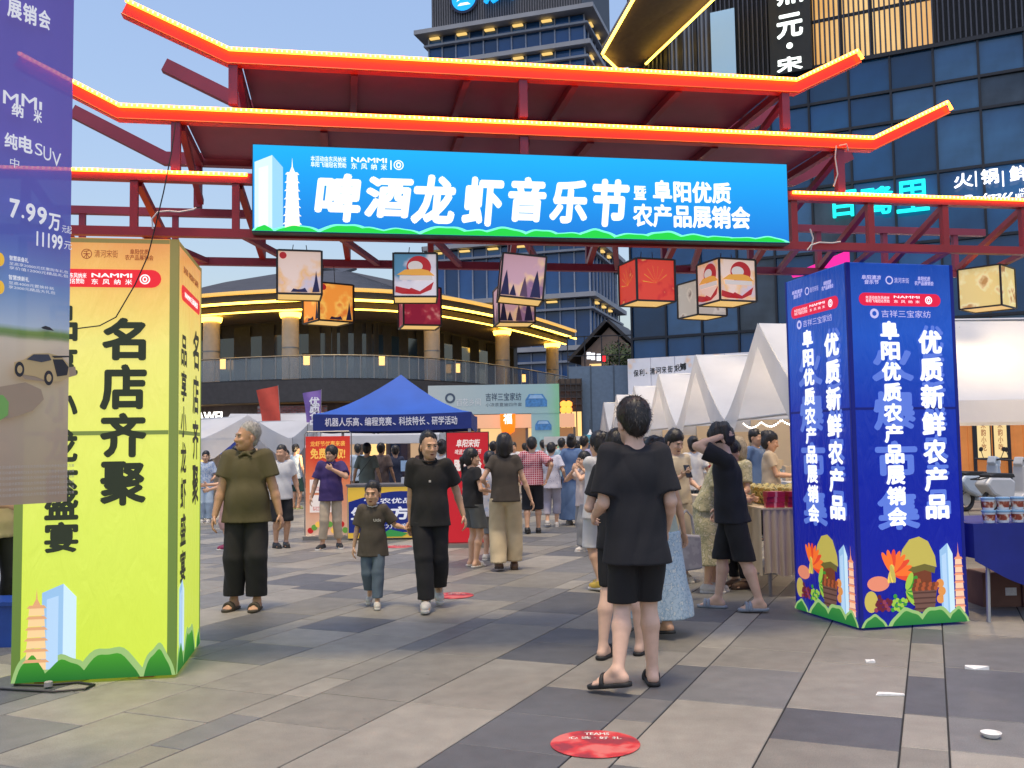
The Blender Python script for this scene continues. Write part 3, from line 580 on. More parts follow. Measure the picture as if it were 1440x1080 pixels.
def lantern(px, ptop, wpx, d, yaw, pm, style, label, tilt=0.):
    s, z = GP(px, ptop, d); c = gw(s, d+.16, z); dist = c.y; S = wpx/1350*dist*1.01; S = max(.24, min(.36, S))
    o = thing('cube_lantern', label, 'lantern', (c.x, c.y, z-S), GA+R(yaw), 'printed cube lanterns hanging under the gate'); h = S/2
    o.rotation_euler[1] = R(tilt)
    frs = [((-h, -h, 0), (1, 0, 0), (0, 0, 1)), ((h, -h, 0), (0, 1, 0), (0, 0, 1)), ((h, h, 0), (-1, 0, 0), (0, 0, 1)), ((-h, h, 0), (0, -1, 0), (0, 0, 1))]
    for fr in frs:
        pn = MB().prism([(.006, .006), (S-.006, .006), (S-.006, S-.006), (.006, S-.006)], moved(fr, d=-.006), .004).build('panel', pm, o)
        if style == 'sun':
            disc('sun_print', rd, pn, fr, .13*S, .88*S, .08*S, off=.001)
            poly('peak_print', dk, pn, fr, [(.3*S, .04*S), (.36*S, .12*S), (.46*S, .10*S), (.55*S, .11*S), (.62*S, .14*S), (.68*S, .04*S)], .001)
            poly('peak_print', dk, pn, fr, [(.78*S, .04*S), (.84*S, .3*S), (.87*S, .55*S), (.9*S, .34*S), (.95*S, .05*S)], .001)
        if style == 'palace':
            disc('sun_print', rd, pn, fr, .58*S, .68*S, .28*S, .26*S, off=.0008); disc('cloud_print', wt, pn, fr, .5*S, .7*S, .17*S, .12*S, off=.0012)
            poly('roof_print', gd, pn, fr, [(.08*S, .5*S), (.94*S, .48*S), (.8*S, .6*S), (.62*S, .64*S), (.26*S, .62*S)], .0016); poly('hall_print', wt, pn, fr, [(.14*S, .38*S), (.9*S, .38*S), (.88*S, .485*S), (.14*S, .485*S)], .0016)
            poly('ribbon_print', rd, pn, fr, [(.04*S, .1*S), (.2*S, .06*S), (.4*S, .2*S), (.6*S, .12*S), (.92*S, .34*S), (.86*S, .16*S), (.6*S, .05*S), (.42*S, .1*S), (.22*S, .2*S), (.05*S, .24*S)], .0016)
        if style == 'peaks':
            for a, b, w_ in ((.12, .62, .1), (.3, .3, .08), (.55, .5, .09), (.82, .66, .12)): poly('peak_print', dk if a != .55 else mat('lantern_ink_mauve', srgb(130, 96, 120), .7), pn, fr, [((a-w_)*S, .04*S), ((a-w_*.4)*S, b*.7*S), (a*S, b*S), ((a+w_*.5)*S, b*.6*S), ((a+w_)*S, .04*S)], .001)
        if style == 'burst':
            for i in range(7): a = .5+i*.42; poly('burst_print', gd, pn, fr, [(.5*S, .42*S), ((.5+.34*math.cos(a))*S-.006, (.42+.42*math.sin(a))*S), ((.5+.34*math.cos(a+.06))*S, (.42+.42*math.sin(a+.06))*S)], .001+.0001*i)
    MB().box(-h+.006, -h+.006, .002, h-.006, h-.006, .006).build('bottom', warmbot, o); MB().box(-h+.006, -h+.006, S-.006, h-.006, h-.006, S-.002).build('top', pm, o)
    e = .007; fm = MB()
    for x in (-h, h):
        for y in (-h, h): fm.box(x-e, y-e, 0, x+e, y+e, S)
        for z_ in (0, S): fm.box(x-e*.9, -h+e, z_-e*.9, x+e*.9, h-e, z_+e*.9)
    for y in (-h, h):
        for z_ in (0, S): fm.box(-h+e, y-e*.9, z_-e*.9, h-e, y+e*.9, z_+e*.9)
    fm.build('frame', lf, o)
    top = 2.97-(z-S)
    if top > S: MB().tube([(-.05, 0, S), (-.04, 0, top)], .003, 5).tube([(.06, 0, S), (.05, 0, top)], .003, 5).build('cord', cab, o)
    return o
lantern(419, 352, 60, .02, 4, peach, 'sun', 'peach cube lantern with a red sun, leftmost of the front row')
lantern(461, 398, 52, .80, 26, amber, 'sun', 'amber glowing cube lantern behind the leftmost peach one')
lantern(586, 356, 60, .02, -4, palace, 'palace', 'blue and white cube lantern with palace print, beside its wine-red neighbour')
lantern(592, 404, 52, .80, 4, wine, 'none', 'wine-red cube lantern half hidden behind the palace-print one')
lantern(735, 358, 60, .02, -6, mauve, 'peaks', 'tilted mauve cube lantern with painted peaks at the middle', 6)
lantern(727, 402, 50, .80, 0, mauve, 'peaks', 'mauve cube lantern half hidden behind the tilted middle one')
lantern(918, 364, 58, .02, 8, redl, 'burst', 'red cube lantern with golden burst print')
lantern(996, 394, 48, .80, 14, greyl, 'none', 'pale grey cube lantern between the red and the orange ones')
lantern(1032, 364, 58, .02, 10, peach, 'palace', 'orange and red palace-print cube lantern nearest the blue tower')
lantern(1404, 374, 56, .45, 34, yell, 'none', 'pale yellow cube lantern at the far right beyond the blue tower')
# ------------------------------------------------------------------ the purple hanging banner close on the left
BA = math.atan2(1350, 850); bp = dep(100, 350, 4.5)
bl = thing('hanging_banner', 'tall translucent purple car advertising banner hanging at the left edge', 'banner', (bp.x, bp.y, 0), BA)
zb = dep(106, 705, 4.5).z; zt_ = 4.6; BWd = .95
N_ = 24
def bx(s): return .012*math.sin(s*9)+.006*math.sin(s*23+1)
stops = [(0, srgb(172, 150, 130)), (.10, srgb(190, 168, 146)), (.17, srgb(206, 186, 160)), (.222, srgb(224, 206, 184)), (.228, srgb(110, 140, 70)), (.236, srgb(130, 160, 90)), (.24, srgb(190, 206, 226)), (.29, srgb(124, 160, 214)), (.36, srgb(96, 112, 200)), (.5, srgb(116, 100, 196)), (.7, srgb(112, 96, 190)), (.85, srgb(96, 76, 176)), (1, srgb(84, 62, 160))]
bmat = ramp_mat('banner_print', stops, 2, zb, zt_, .18, .7, .012, 3., .75, alpha=.97)
MB().grid([[(-BWd+BWd*j/N_, bx(-BWd+BWd*j/N_), zb+(zt_-zb)*i/30) for j in range(N_+1)] for i in range(31)]).build('cloth', bmat, bl, True)
MB().tube([(-BWd, 0, zt_), (0.01, 0, zt_)], .012, 8).build('top_rod', mat('steel_pipe', (.45, .45, .46), .35, .9), bl)
MB().tube([(-BWd/2, .05, 0), (-BWd/2, .05, zt_+.03)], .025, 10).build('pole', MATS['steel_pipe'], bl); MB().lathe([(.28, 0), (.28, .03), (.05, .05), (.03, .09)], (-BWd/2, .05, 0), 20).build('pole_base', mat('black_base', (.03, .03, .03), .6), bl)
FBn = ((0, -.03, 0), (1, 0, 0), (0, 0, 1)); bwh = lit('banner_white', (.85, .84, .86), .35, .8)
def BP(px, py): return vplane(px, py, (bp.x, bp.y), BA)
def btext(txt, a, b, m=bwh, **k):
    xa, za = BP(*a); xb, zb_ = BP(*b); return ftext(txt, FBn, xa, min(za, zb_), xb, max(za, zb_), m, bl, **k)
for ch, a, b, c_, d_ in [('展', 4, 25, 25, 6), ('销', 26, 33, 46, 13), ('会', 48, 40, 65, 20), ('纯', 0, 209, 19, 192), ('电', 20, 214, 40, 196), ('米', 41, 173, 53, 159), ('纳', 10, 164, 27, 151)]: btext(ch, (a, b), (c_, d_), bold=.03)
btext('S', (43, 219), (54, 205), bold=0); btext('U', (55, 226), (66, 210), bold=0); btext('V', (67, 234), (80, 218), bold=0); btext('M', (-2, 147), (20, 135), bold=.01); btext('M', (24, 151), (46, 140), bold=.01); btext('I', (49, 156), (53, 146), bold=.01); btext('中', (8, 236), (21, 226), bold=.0)
for ch, a, b, c_, d_ in [('7', 7, 307, 22, 283), ('.', 24, 308, 28, 304), ('9', 30, 312, 44, 289), ('9', 46, 316, 60, 294), ('万', 62, 324, 79, 304)]: btext(ch, (a, b), (c_, d_), bold=.03)
btext('元起', (81, 328), (95, 320), bold=0); btext('11199', (45, 347), (82, 333), bold=.025); btext('元', (84, 351), (95, 342), bold=0)

def bline(txt, xa, xb, ytop, h, m=bwh, **k):
    a, z1 = BP(xa, ytop); _, z0 = BP(xa, ytop+h); return ftext(txt, FBn, a, z0, BP(xb, ytop)[0], z1, m, bl, **k)
bline('智慧装备礼', 7, 34, 360, 7, bold=.02); bline('至高享20000元优惠购车礼包', 7, 90, 369, 4.5, bold=.0); bline('享价值12000元精品礼包', 7, 90, 375, 4.5, bold=.0); bline('智慧焕新礼', 6, 35, 387, 7, bold=.02); bline('至高4000元置换补贴', 6, 70, 396, 4.5, bold=.0); bline('享2000元精品大礼包', 6, 72, 402, 4.5, bold=.0)
fine = lit('banner_fine_print', (.50, .44, .39), .12, .8)
for i in range(6): bline('本活动最终解释权归主办方所有图片仅供参考以实车为准', -8, 98, 655+8.*i, 4.6, fine, bold=.0)
xa, za = BP(-20, 455); xb, zb2 = BP(96, 452)
# parked car picture on the banner
cg = lit('car_print_gold', srgb(190, 165, 120), .2, .8); cdk = lit('car_print_dark', srgb(50, 48, 54), .1, .8); cgl = lit('car_print_glass', srgb(70, 72, 84), .12, .8); shd = lit('car_print_shade', srgb(168, 146, 124), .15, .8)
def bpoly(n, m, pts, off): return poly(n, m, bl, FBn, [BP(*p) for p in pts], off)
bpoly('picture_shade', shd, [(-10, 545), (30, 538), (52, 548), (56, 562), (40, 578), (10, 588), (-10, 590)], .001); bpoly('picture_shade', shd, [(20, 524), (60, 520), (100, 516), (102, 528), (66, 538), (30, 534)], .0012)
bpoly('car_picture', cg, [(14, 527), (14, 510), (28, 506), (40, 498), (62, 497), (80, 502), (90, 512), (92, 530), (80, 537), (62, 537), (44, 530), (26, 527)], .003)
bpoly('car_picture', cgl, [(31, 506), (41, 499), (62, 499), (66, 507), (52, 510)], .005); bpoly('car_picture', cdk, [(68, 506), (82, 506), (90, 517), (88, 528), (74, 530)], .005); bpoly('car_picture', cdk, [(66, 501), (90, 501), (92, 503), (70, 504)], .006)
for x, y in ((21, 520), (62, 532)):
    cx, cz = BP(x, y); disc('car_picture', cdk, bl, FBn, cx, cz, .022, .034, off=.006); disc('car_picture', cg, bl, FBn, cx, cz, .012, .018, off=.008)
bpoly('drone_picture', cdk, [(52, 461), (58, 459), (64, 461), (70, 466), (62, 465), (54, 463)], .003)
bpoly('car_picture', lit('car_print_green', srgb(120, 170, 90), .2, .8), [(-10, 556), (-2, 556), (6, 566), (5, 584), (-10, 594)], .004)
for a in (358, 397): 
    cx, cz = BP(-6, a+8); disc('badge_print', lit('badge_gold', srgb(244, 190, 60), .4, .8), bl, FBn, cx, cz, .02, .03, off=.003)
# ------------------------------------------------------------------ round restaurant behind
def catmull(P, n):
    out = []
    for i in range(len(P)-1):
        p0, p1, p2, p3 = (Vector(P[max(0, min(len(P)-1, k))]) for k in (i-1, i, i+1, i+2))
        for j in range(n):
            t_ = j/n; out.append(.5*((2*p1)+(p2-p0)*t_+(2*p0-5*p1+4*p2-p3)*t_**2+(3*p1-p0-3*p2+p3)*t_**3))
    out.append(Vector(P[-1])); return out
EP = catmull([(-32, 70), (-25.5, 55), (-20, 48.4), (-15, 45.6), (-11, 44.4), (-8.2, 44.2), (-5.3, 45.3), (-3.2, 47.3), (-.8, 51), (1.6, 56), (4.1, 62)], 10)
def npath(P):
    out = []
    for i in range(len(P)):
        t_ = (P[min(i+1, len(P)-1)]-P[max(i-1, 0)]).normalized(); out.append(Vector((-t_.y, t_.x)))
    return out
EN = npath(EP)
def off(d, z): return [Vector((p.x+n.x*d, p.y+n.y*d, z)) for p, n in zip(EP, EN)]
def at_px(px, d, z=6.):                 # index on the curve whose offset point shows at pixel column px
    best = None
    for i, q in enumerate(off(d, z)):
        v = np.array(q)-[0, 0, CH]; x = 720+F*(v@_r)/(v@_f)
        if q.y > 30 and (best is None or abs(x-px) < best[0]): best = (abs(x-px), i, q)
    return best[1], best[2]
rest_ = thing('round_restaurant', 'curved two-storey restaurant with lit tiled eave, round columns and glass balcony', 'building', (0, 0, 0))
darkw = mat('restaurant_dark', (.03, .031, .05), .6, var=.2); slatm = mat('restaurant_slat', (.03, .028, .03), .55, var=.2); soff = mat('soffit_cream', (.30, .23, .16), .7, var=.06); tilem = mat('roof_tile_grey', (.03, .034, .046), .6, var=.25, scale=2)
colm = mat('column_cream', (.60, .46, .31), .65, var=.06); gold = mat('gold_strip', (1, .7, .1), .5, var=0, emit=4.2, ecol=(1.0, .60, .07)); glassd = mat('dark_glass', (.02, .045, .09), .07, var=0, spec=1.); railg = mat('rail_glass', (.25, .32, .38), .05, var=0, alpha=.35, spec=.8); steel = mat('rail_steel', (.3, .29, .28), .35, .7, var=.1)
warmw = lit('warm_window', srgb(255, 206, 130), 1.1)
MB().grid([off(0, 8.75), off(2.5, 9.5), off(6, 10.7), off(9, 11.5)]).build('roof', tilem, rest_, True)
roof = rest_.children[0]
mb = MB()
dense = catmull([tuple(p) for p in EP], 4); dn = npath(dense)
for p, n in zip(dense, dn):
    mb.tube([(p.x+n.x*d, p.y+n.y*d, z+.05) for d, z in ((-.02, 8.75), (2.5, 9.5), (6, 10.7), (9, 11.5))], .1, 5)
tag(mb.build('roof_tile_rolls', tilem, roof), kind='stuff')
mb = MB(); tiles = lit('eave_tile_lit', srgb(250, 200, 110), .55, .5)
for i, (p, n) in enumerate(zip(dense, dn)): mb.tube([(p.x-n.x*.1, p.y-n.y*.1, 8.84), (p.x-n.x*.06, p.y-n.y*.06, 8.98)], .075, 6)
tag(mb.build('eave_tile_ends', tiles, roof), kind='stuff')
def band(name, m, d0, z0, d1, z1, parent=rest_): return MB().grid([off(d0, z0), off(d1, z1)]).build(name, m, parent, True)
band('eave_fascia', slatm, -.02, 8.45, -.04, 8.8); band('eave_step', slatm, .0, 8.46, .5, 8.4); band('eave_lower_fascia', mat('eave_brown', (.10, .07, .06), .6), .5, 8.12, .5, 8.42)
MB().tube(off(-.1, 8.42), .06, 6).build('eave_light_strip', gold, rest_); MB().tube(off(.62, 8.1), .05, 6).build('eave_light_strip', gold, rest_)
band('soffit', soff, .5, 8.12, 4.2, 8.06)
band('upper_wall', darkw, 4., 4.7, 4.02, 8.1); band('balcony_floor', darkw, -.1, 4.72, 4.1, 4.72); band('balcony_edge', slatm, -.12, 3.7, -.12, 4.76); band('balcony_underside', soff, -.1, 3.7, 3., 3.66)
mb = MB()
for p, n in zip(catmull([tuple(p) for p in EP], 8), npath(catmull([tuple(p) for p in EP], 8))): mb.bar((p.x-n.x*.16, p.y-n.y*.16, 3.72), (p.x-n.x*.16, p.y-n.y*.16, 4.7), .07, .05)
tag(mb.build('balcony_slats', mat('balcony_slat', (.055, .05, .052), .5, var=.15), rest_), kind='stuff')
band('ground_floor_wall', mat('shop_wall', (.14, .11, .11), .7, var=.2), 1.2, 0, 1.2, 3.7)
MB().tube(off(.1, 5.86), .035, 6).build('handrail', steel, rest_)
for i in range(12, len(EP)-2, 2):
    a, b = off(.1, 4.8)[i], off(.1, 4.8)[i+2]
    MB().bar(a+Vector((0, 0, .5)), b+Vector((0, 0, .5)), .02, 1.0).build('balustrade_pane', railg, rest_)
    MB().bar(a, a+Vector((0, 0, 1.06)), .05, .05).build('balustrade_post', steel, rest_)
# bays of the upper wall: glazing and slatted wood
for i in range(14, len(EP)-4, 4):
    P4 = off(3.93, 0)
    a, b = P4[i], P4[i+2]; MB().bar(a+Vector((0, 0, 6.1)), b+Vector((0, 0, 6.1)), .05, 2.5).build('window', glassd, rest_)
    MB().bar(a+Vector((0, 0, 4.8)), a+Vector((0, 0, 7.4)), .09, .09).build('window_frame', slatm, rest_)
    mb = MB(); c_, d_ = P4[i+2], P4[min(i+4, len(P4)-1)]
    for k in range(7): q = c_.lerp(d_, (k+.5)/7); mb.bar(q+Vector((0, 0, 4.8)), q+Vector((0, 0, 7.9)), .12, .1)
    mb.build('slat_screen', slatm, rest_)
for px in (300, 408, 609, 709, 779):
    i, q = at_px(px, 1.0); c_ = MB().lathe([(.40, 4.72), (.40, 8.05)], (q.x, q.y, 0), 20).build('column', colm, rest_, True)
    MB().lathe([(.47, 7.78), (.52, 8.0)], (q.x, q.y, 0), 20).build('column_light', gold, c_); MB().lathe([(.41, 6.3), (.415, 6.3), (.415, 6.36), (.41, 6.36)], (q.x, q.y, 0), 20).build('column_band', steel, c_)
wl = lit('wall_lamp_glow', srgb(255, 196, 110), 3.2)
for px in (317, 435, 536, 643, 752):
    i, q = at_px(px, 3.6); q.z = 5.9; c_ = MB().box(q.x-.14, q.y-.1, 5.75, q.x+.14, q.y+.1, 6.25).build('wall_lamp', wl, rest_); box('wall_lamp_cap', slatm, c_, q.x-.19, q.y-.14, 6.25, q.x+.19, q.y+.14, 6.32)
# shop windows of the ground floor
for j, i in enumerate(range(20, len(EP)-10, 5)):
    a, b = off(1.1, 1.6)[i], off(1.1, 1.6)[i+4]
    MB().bar(a, b, .05, 2.8).build('shop_window', warmw if j % 3 == 1 else lit('shop_window_soft', srgb(230, 190, 150), .55) if j % 3 == 0 else glassd, rest_)
i, q = at_px(292, .3, 3.2); i2, q2 = at_px(330, .3, 3.2)
sg_ = thing('shop_sign', 'white glowing latin letters on the dark wall beside the yellow tower', 'sign', (0, 0, 0)); u_ = (q2-q); u_.z = 0; u_.normalize()
zs = dep(300, 593, q.y).z; zs2 = dep(300, 580, q.y).z
q0 = off(-.35, 0)[at_px(262, -.35, 3.2)[0]]
ftext('HUAWEI', ((q0.x, q0.y, 0), tuple(u_), (0, 0, 1)), 0, zs, 2.2, zs2, lit('sign_warm_white', (1, .93, .85), 2.2), sg_, .01, extr=.05)
# brick panel between the flags
i, q = at_px(415, 1.0, 3.); mb = MB(); 
brk = thing('brick_wall', 'short red brick wall piece between the two feather flags', 'wall', (q.x-1.6, q.y-.9, 0)); bmt = mat('red_brick', (.28, .10, .09), .8, var=.25, scale=8, isl=.3)
box('mortar', mat('mortar', (.22, .2, .2), .9), brk, 0, .02, 0, 3.2, .2, 3.55)
bme = MB().box(0, 0, 0, .23, .03, .065).mesh('brick', bmt)
for r_ in range(36):
    if r_ < 20: continue
    for k in range(12): link('brick', bme, brk, None, (.02+k*.26+(.13 if r_ % 2 else 0)-.03, -.003, 1.0+(r_-5)*.082))
# ------------------------------------------------------------------ high-rise
hang = math.atan2(-5, 15.4); hr = thing('office_tower', 'tall grey office tower with blue glass bays and pale ledges', 'building', (-7.9, 95, 0), hang)
HWd, HDp = 16.2, 13.5; conc = mat('pale_concrete', (.36, .37, .40), .7, var=.08, scale=.6); glb = mat('blue_glass', (.02, .085, .24), .1, var=.3, scale=.25, spec=.5, isl=.4); mull = mat('mullion_pale', (.32, .35, .42), .5)
box('core', mat('tower_core', (.05, .06, .08), .6), hr, .25, .25, 0, HWd-.25, HDp-.25, 52)
zs = [2, 6.2, 10.6, 15.6, 21.2, 26.6, 31.6, 36.4, 39.9, 43.2]
nb, nr = 11, 9; wl_ = HWd/nb; wr_ = HDp/nr; GM = {}
def pane(wd, hh):
    k = (round(wd, 2), round(hh, 2))
    if k not in GM: GM[k] = MB().box(.05, 0, .06, wd-.05, .05, hh-.06).mesh('window', glb)
    return GM[k]
for a, b in zip(zs[:-1], zs[1:]):
    for i in range(nb): link('window', pane(wl_, b-a-.5), hr, None, (i*wl_, .1, a+.35))
    for i in range(nr):
        o = link('window', pane(wr_, b-a-.5), hr, None, (HWd-.1, i*wr_, a+.35), R(90))
for z in zs:
    o = 1.15 if z in (43.2,) else .7
    MB().box(-o, -o, z-.12, HWd+o, HDp+o, z+.32).build('ledge', conc, hr)
    if z > 8: MB().box(-.4, -.4, z-1.25, HWd+.4, HDp+.4, z-1.05).build('thin_ledge', conc, hr)
mm = MB().box(-.06, -.06, 0, .06, .16, 43).mesh('mullion', mull)
for i in range(nb+1): link('mullion', mm, hr, None, (i*wl_, 0, 0))
for i in range(1, nr+1): link('mullion', mm, hr, None, (HWd, i*wr_, 0))
warms = lit('soffit_glow', srgb(250, 206, 120), .9)
for z in (43.2, 39.9, 15.6, 21.2):
    for i in (0, 2, 4, 6, 8): box('soffit_light', warms, hr, i*wl_+.2, -.3, z-.45, i*wl_+1.2, .06, z-.3)
    for i in (1, 3, 5): box('soffit_light', warms, hr, HWd-.06, i*wr_+.2, z-.45, HWd+.3, i*wr_+1.2, z-.3)
box('crown', mat('crown_dark', (.05, .05, .065), .5, var=.1), hr, .3, .3, 43.6, HWd-.3, HDp-.3, 50)
mb = MB()
for i in range(60): mb.box(.4+i*.26, .12, 43.7, .48+i*.26, .3, 49)
tag(mb.build('crown_fins', mat('crown_fin', (.16, .16, .18), .5), hr), kind='stuff')
frh = ((0, -.1, 0), (1, 0, 0), (0, 0, 1)); cy = lit('tower_sign_blue', srgb(10, 160, 240), 1.2)
hs_ = thing('rooftop_sign', 'round bright blue emblem and blue lettering on top of the office tower', 'sign', (-7.9, 95, 0), hang)
s_, z_ = vplane(653, -2, (-7.9, 95), hang); disc('emblem', cy, hs_, frh, s_, z_, 1.3, off=.05); disc('emblem_ring', lit('tower_sign_dark', srgb(10, 30, 70), .5), hs_, frh, s_, z_, 1.55, off=.03)
poly('emblem_mark', lit('tower_sign_white', (.95, .95, 1), 1.2), hs_, frh, [(s_-.8, z_-.3), (s_-.1, z_+.0), (s_+.8, z_-.3), (s_+.3, z_+.35), (s_-.3, z_+.35)], .08); poly('emblem_mark', MATS['tower_sign_white'], hs_, frh, [(s_-.7, z_-.75), (s_+.7, z_-.75), (s_+.4, z_-.5), (s_-.4, z_-.5)], .08)
s2, z2 = vplane(680, 8, (-7.9, 95), hang); s3, z3 = vplane(790, -40, (-7.9, 95), hang); ftext('汉', frh, s2, z2, s2+3.4, z2+3.2, cy, hs_, .03, extr=.2)
# ------------------------------------------------------------------ dark glass building on the right
fa = math.atan2(-.5, 1); f0 = (5.8, 46.)
def FP(px, py): return vplane(px, py, f0, fa)
gb = thing('glass_mall', 'dark blue glass mall on the right with vertical fins and wide upswept eave', 'building', (f0[0], f0[1], 0), fa)
mdark = mat('mall_frame', (.010, .013, .022), .5, var=.15); gm_ = mat('mall_glass', (.012, .075, .20), .07, var=.35, scale=.35, spec=.5, isl=.45)
LB = 22.; box('backing', mdark, gb, .05, .35, 0, LB, 9, 29)
zr = [0, FP(1250, 345)[1], FP(1250, 250)[1], FP(1250, 172)[1], FP(1250, 128)[1], FP(1250, 76)[1]]
cw = 1.72; nc = int(LB/cw); PM = {}
for a, b in zip(zr[:-1], zr[1:]):
    rows = max(1, round((b-a)/3.6)); hh = (b-a)/rows
    for r_ in range(rows):
        for i in range(nc):
            k = round(hh, 2)
            if k not in PM: PM[k] = MB().box(.05, 0, .05, cw-.05, .05, hh-.05).mesh('window', gm_)
            q_ = (i*7+r_*5+int(a*3)) % 11; mk = (k, q_ in (2, 6), q_ == 9)
            if mk not in PM: PM[mk] = PM[k] if not (mk[1] or mk[2]) else MB().box(.05, 0, .05, cw-.05, .05, hh-.05).mesh('window', mat('mall_glass_reflection', (.035, .12, .26), .06, var=.4, scale=.5, spec=.6) if mk[1] else mat('mall_glass_room', (.05, .07, .10), .08, var=.5, scale=.6, spec=.4))  # paler panes carry a sky reflection in their colour, others a dim room
            link('window', PM[mk], gb, None, (i*cw, .12+.012*math.sin(i*3.1+r_), a+r_*hh), R(.9*math.sin(i*2.3+r_*1.7)))
        box('transom', mdark, gb, 0, .0, a+r_*hh-.06, LB, .3, a+r_*hh+.06)
mu_ = MB().box(-.045, 0, 0, .045, .3, zr[-1]-.07).mesh('mullion', mdark)
for i in range(nc+1): link('mullion', mu_, gb, None, (i*cw, -.003, 0))
# fins above
zf = zr[-1]; s_a, _ = FP(905, 60)
finm = mat('fin_grey', (.06, .065, .085), .45, .3, var=.1); mb = MB()
n = int((LB-s_a)/.21)
for i in range(n): mb.box(s_a+i*.21, -.05, zf+.1, s_a+i*.21+.06, .16, 29)
tag(mb.build('fins', finm, gb), kind='stuff'); box('fin_sill', mdark, gb, 0, -.06, zf-.08, LB, .3, zf+.09)
sa, za_ = FP(1142, 90); sb, zb_ = FP(1312, 0)
warmr = ramp_mat('mall_warm_room', [(0, srgb(226, 170, 96)), (.5, srgb(246, 206, 140)), (1, srgb(230, 176, 110))], 0, sa, sb, .85, .5, .5, 1.2, .3)
box('lit_room', warmr, gb, sa, .2, zf+.2, sb, .3, zf+7)
for i in range(5): box('room_post', mdark, gb, sa+(sb-sa)*i/4-.07, .13, zf+.1, sa+(sb-sa)*i/4+.07, .19, zf+7)
box('room_transom', mdark, gb, sa, .14, FP(1200, 20)[1], sb, .188, FP(1200, 20)[1]+.15)
s1_, z1_ = FP(1002, 105); s2_, z2_ = FP(1033, 12); box('pale_window', lit('pale_window', srgb(150, 185, 215), .55, .5), gb, s1_, -.1, zf+.12, s2_, -.06, z2_)
s1_, _ = FP(937, 90); s2_, _ = FP(1000, 90); box('grey_window', lit('grey_window', srgb(120, 130, 150), .35, .5), gb, s1_, .17, zf+.12, s2_, .2, zf+8)
for i in range(4): box('window_post', mdark, gb, s1_+(s2_-s1_)*i/3-.08, -.08, zf+.1, s1_+(s2_-s1_)*i/3+.08, .16, zf+9)
# the upswept eave: a thick slab in space, its edges lit
def slab3(name, m, P, th, parent):
    P = [Vector(p) for p in P]; n = (P[1]-P[0]).cross(P[2]-P[0]).normalized()
    if n.z < 0: n = -n
    k = len(P); mb = MB().add(P+[p+n*th for p in P], [tuple(range(k)), tuple(reversed(range(k, 2*k)))]+[(i, (i+1) % k, k+(i+1) % k, k+i) for i in range(k)])
    return mb.build(name, m, parent)
inv = gb.matrix_basis.copy(); gb_m = Matrix.Translation((f0[0], f0[1], 0)) @ Matrix.Rotation(fa, 4, 'Z'); gi = gb_m.inverted()
def E3(px, py, y): return gi @ dep(px, py, y)
ea = mat('eave_brown_soffit', (.13, .095, .075), .6, var=.12)
slab3('eave_soffit', ea, [E3(868, 96, 45.5), E3(846, 76, 44.5), E3(930, -70, 38), E3(1080, -70, 40), E3(905, 92, 46.)], .4, gb)
MB().tube([E3(847, 76, 44.3), E3(930, -70, 37.8)], .07, 6).build('eave_light_strip', gold, gb); MB().tube([E3(849, 79, 44.4), E3(868, 97, 45.3)], .06, 6).build('eave_light_strip', gold, gb)
MB().tube([E3(908, 90, 45.4), E3(1076, -70, 39.6)], .06, 6).build('eave_light_strip', gold, gb)
# signs on it
def sign(label, name='shop_sign'): return thing(name, label, 'sign', (f0[0], f0[1], 0), fa)
FF = ((0, -.2, 0), (1, 0, 0), (0, 0, 1))
v = sign('tall black vertical sign with white glowing calligraphic characters, top right'); s1_, z1_ = FP(1087, 112); s2_, z2_ = FP(1139, -60)
box('board', mat('sign_black', (.012, .014, .013), .5), v, s1_, -.5, z1_, s2_, -.1, z2_)
FV = ((0, -.5, 0), (1, 0, 0), (0, 0, 1)); swl = lit('sign_white_glow', (.92, 1, .95), 1.8)
for ch, py0, py1 in (('鼎', 16, -25), ('元', 62, 22), ('·', 74, 66), ('宋', 109, 82)):
    a = FP(1096, py0); b = FP(1131, py1); 
    if ch == '·': disc('lettering', swl, v, FV, (a[0]+b[0])/2, (a[1]+b[1])/2, .14, off=.02)
    else: ftext(ch, FV, a[0], a[1], b[0], b[1], swl, v, .025, extr=.04)
v = sign('cyan glowing block lettering on the mall band above the right truss')
cyl = lit('sign_cyan_glow', srgb(20, 232, 226), 1.5)
for ch, x, y, x2, y2 in (('百', 1168, 309, 1205, 268), ('鹭', 1211, 306, 1256, 262), ('里', 1262, 302, 1306, 253)): a = FP(x, y); b = FP(x2, y2); ftext(ch, FF, a[0], a[1], b[0], b[1], cyl, v, .012, extr=.12)
v = sign('white glowing hotpot restaurant lettering at the right edge of the mall band'); wsg = lit('sign_cool_white', (.9, .92, 1), 1.7)
for ch, x, y, x2, y2 in (('火', 1342, 267, 1368, 244), ('锅', 1380, 262, 1404, 238), ('鲜', 1420, 258, 1446, 233)): a = FP(x, y); b = FP(x2, y2); ftext(ch, FF, a[0], a[1], b[0], b[1], wsg, v, .02, extr=.08)
for x in (1373, 1411): a = FP(x, 264); poly('divider', wsg, v, FF, [(a[0]-.03, a[1]), (a[0]+.03, a[1]), (a[0]+.03, a[1]+.65), (a[0]-.03, a[1]+.65)])
a = FP(1350, 288); b = FP(1424, 269); ftext('Baimu', FF, a[0], a[1], b[0], b[1], wsg, v, .01, .4, extr=.08); a = FP(1428, 280); b = FP(1462, 264); ftext('HOTPOT\nRESTAURANT', FF, a[0], a[1], b[0], b[1], wsg, v, .0, extr=.08)
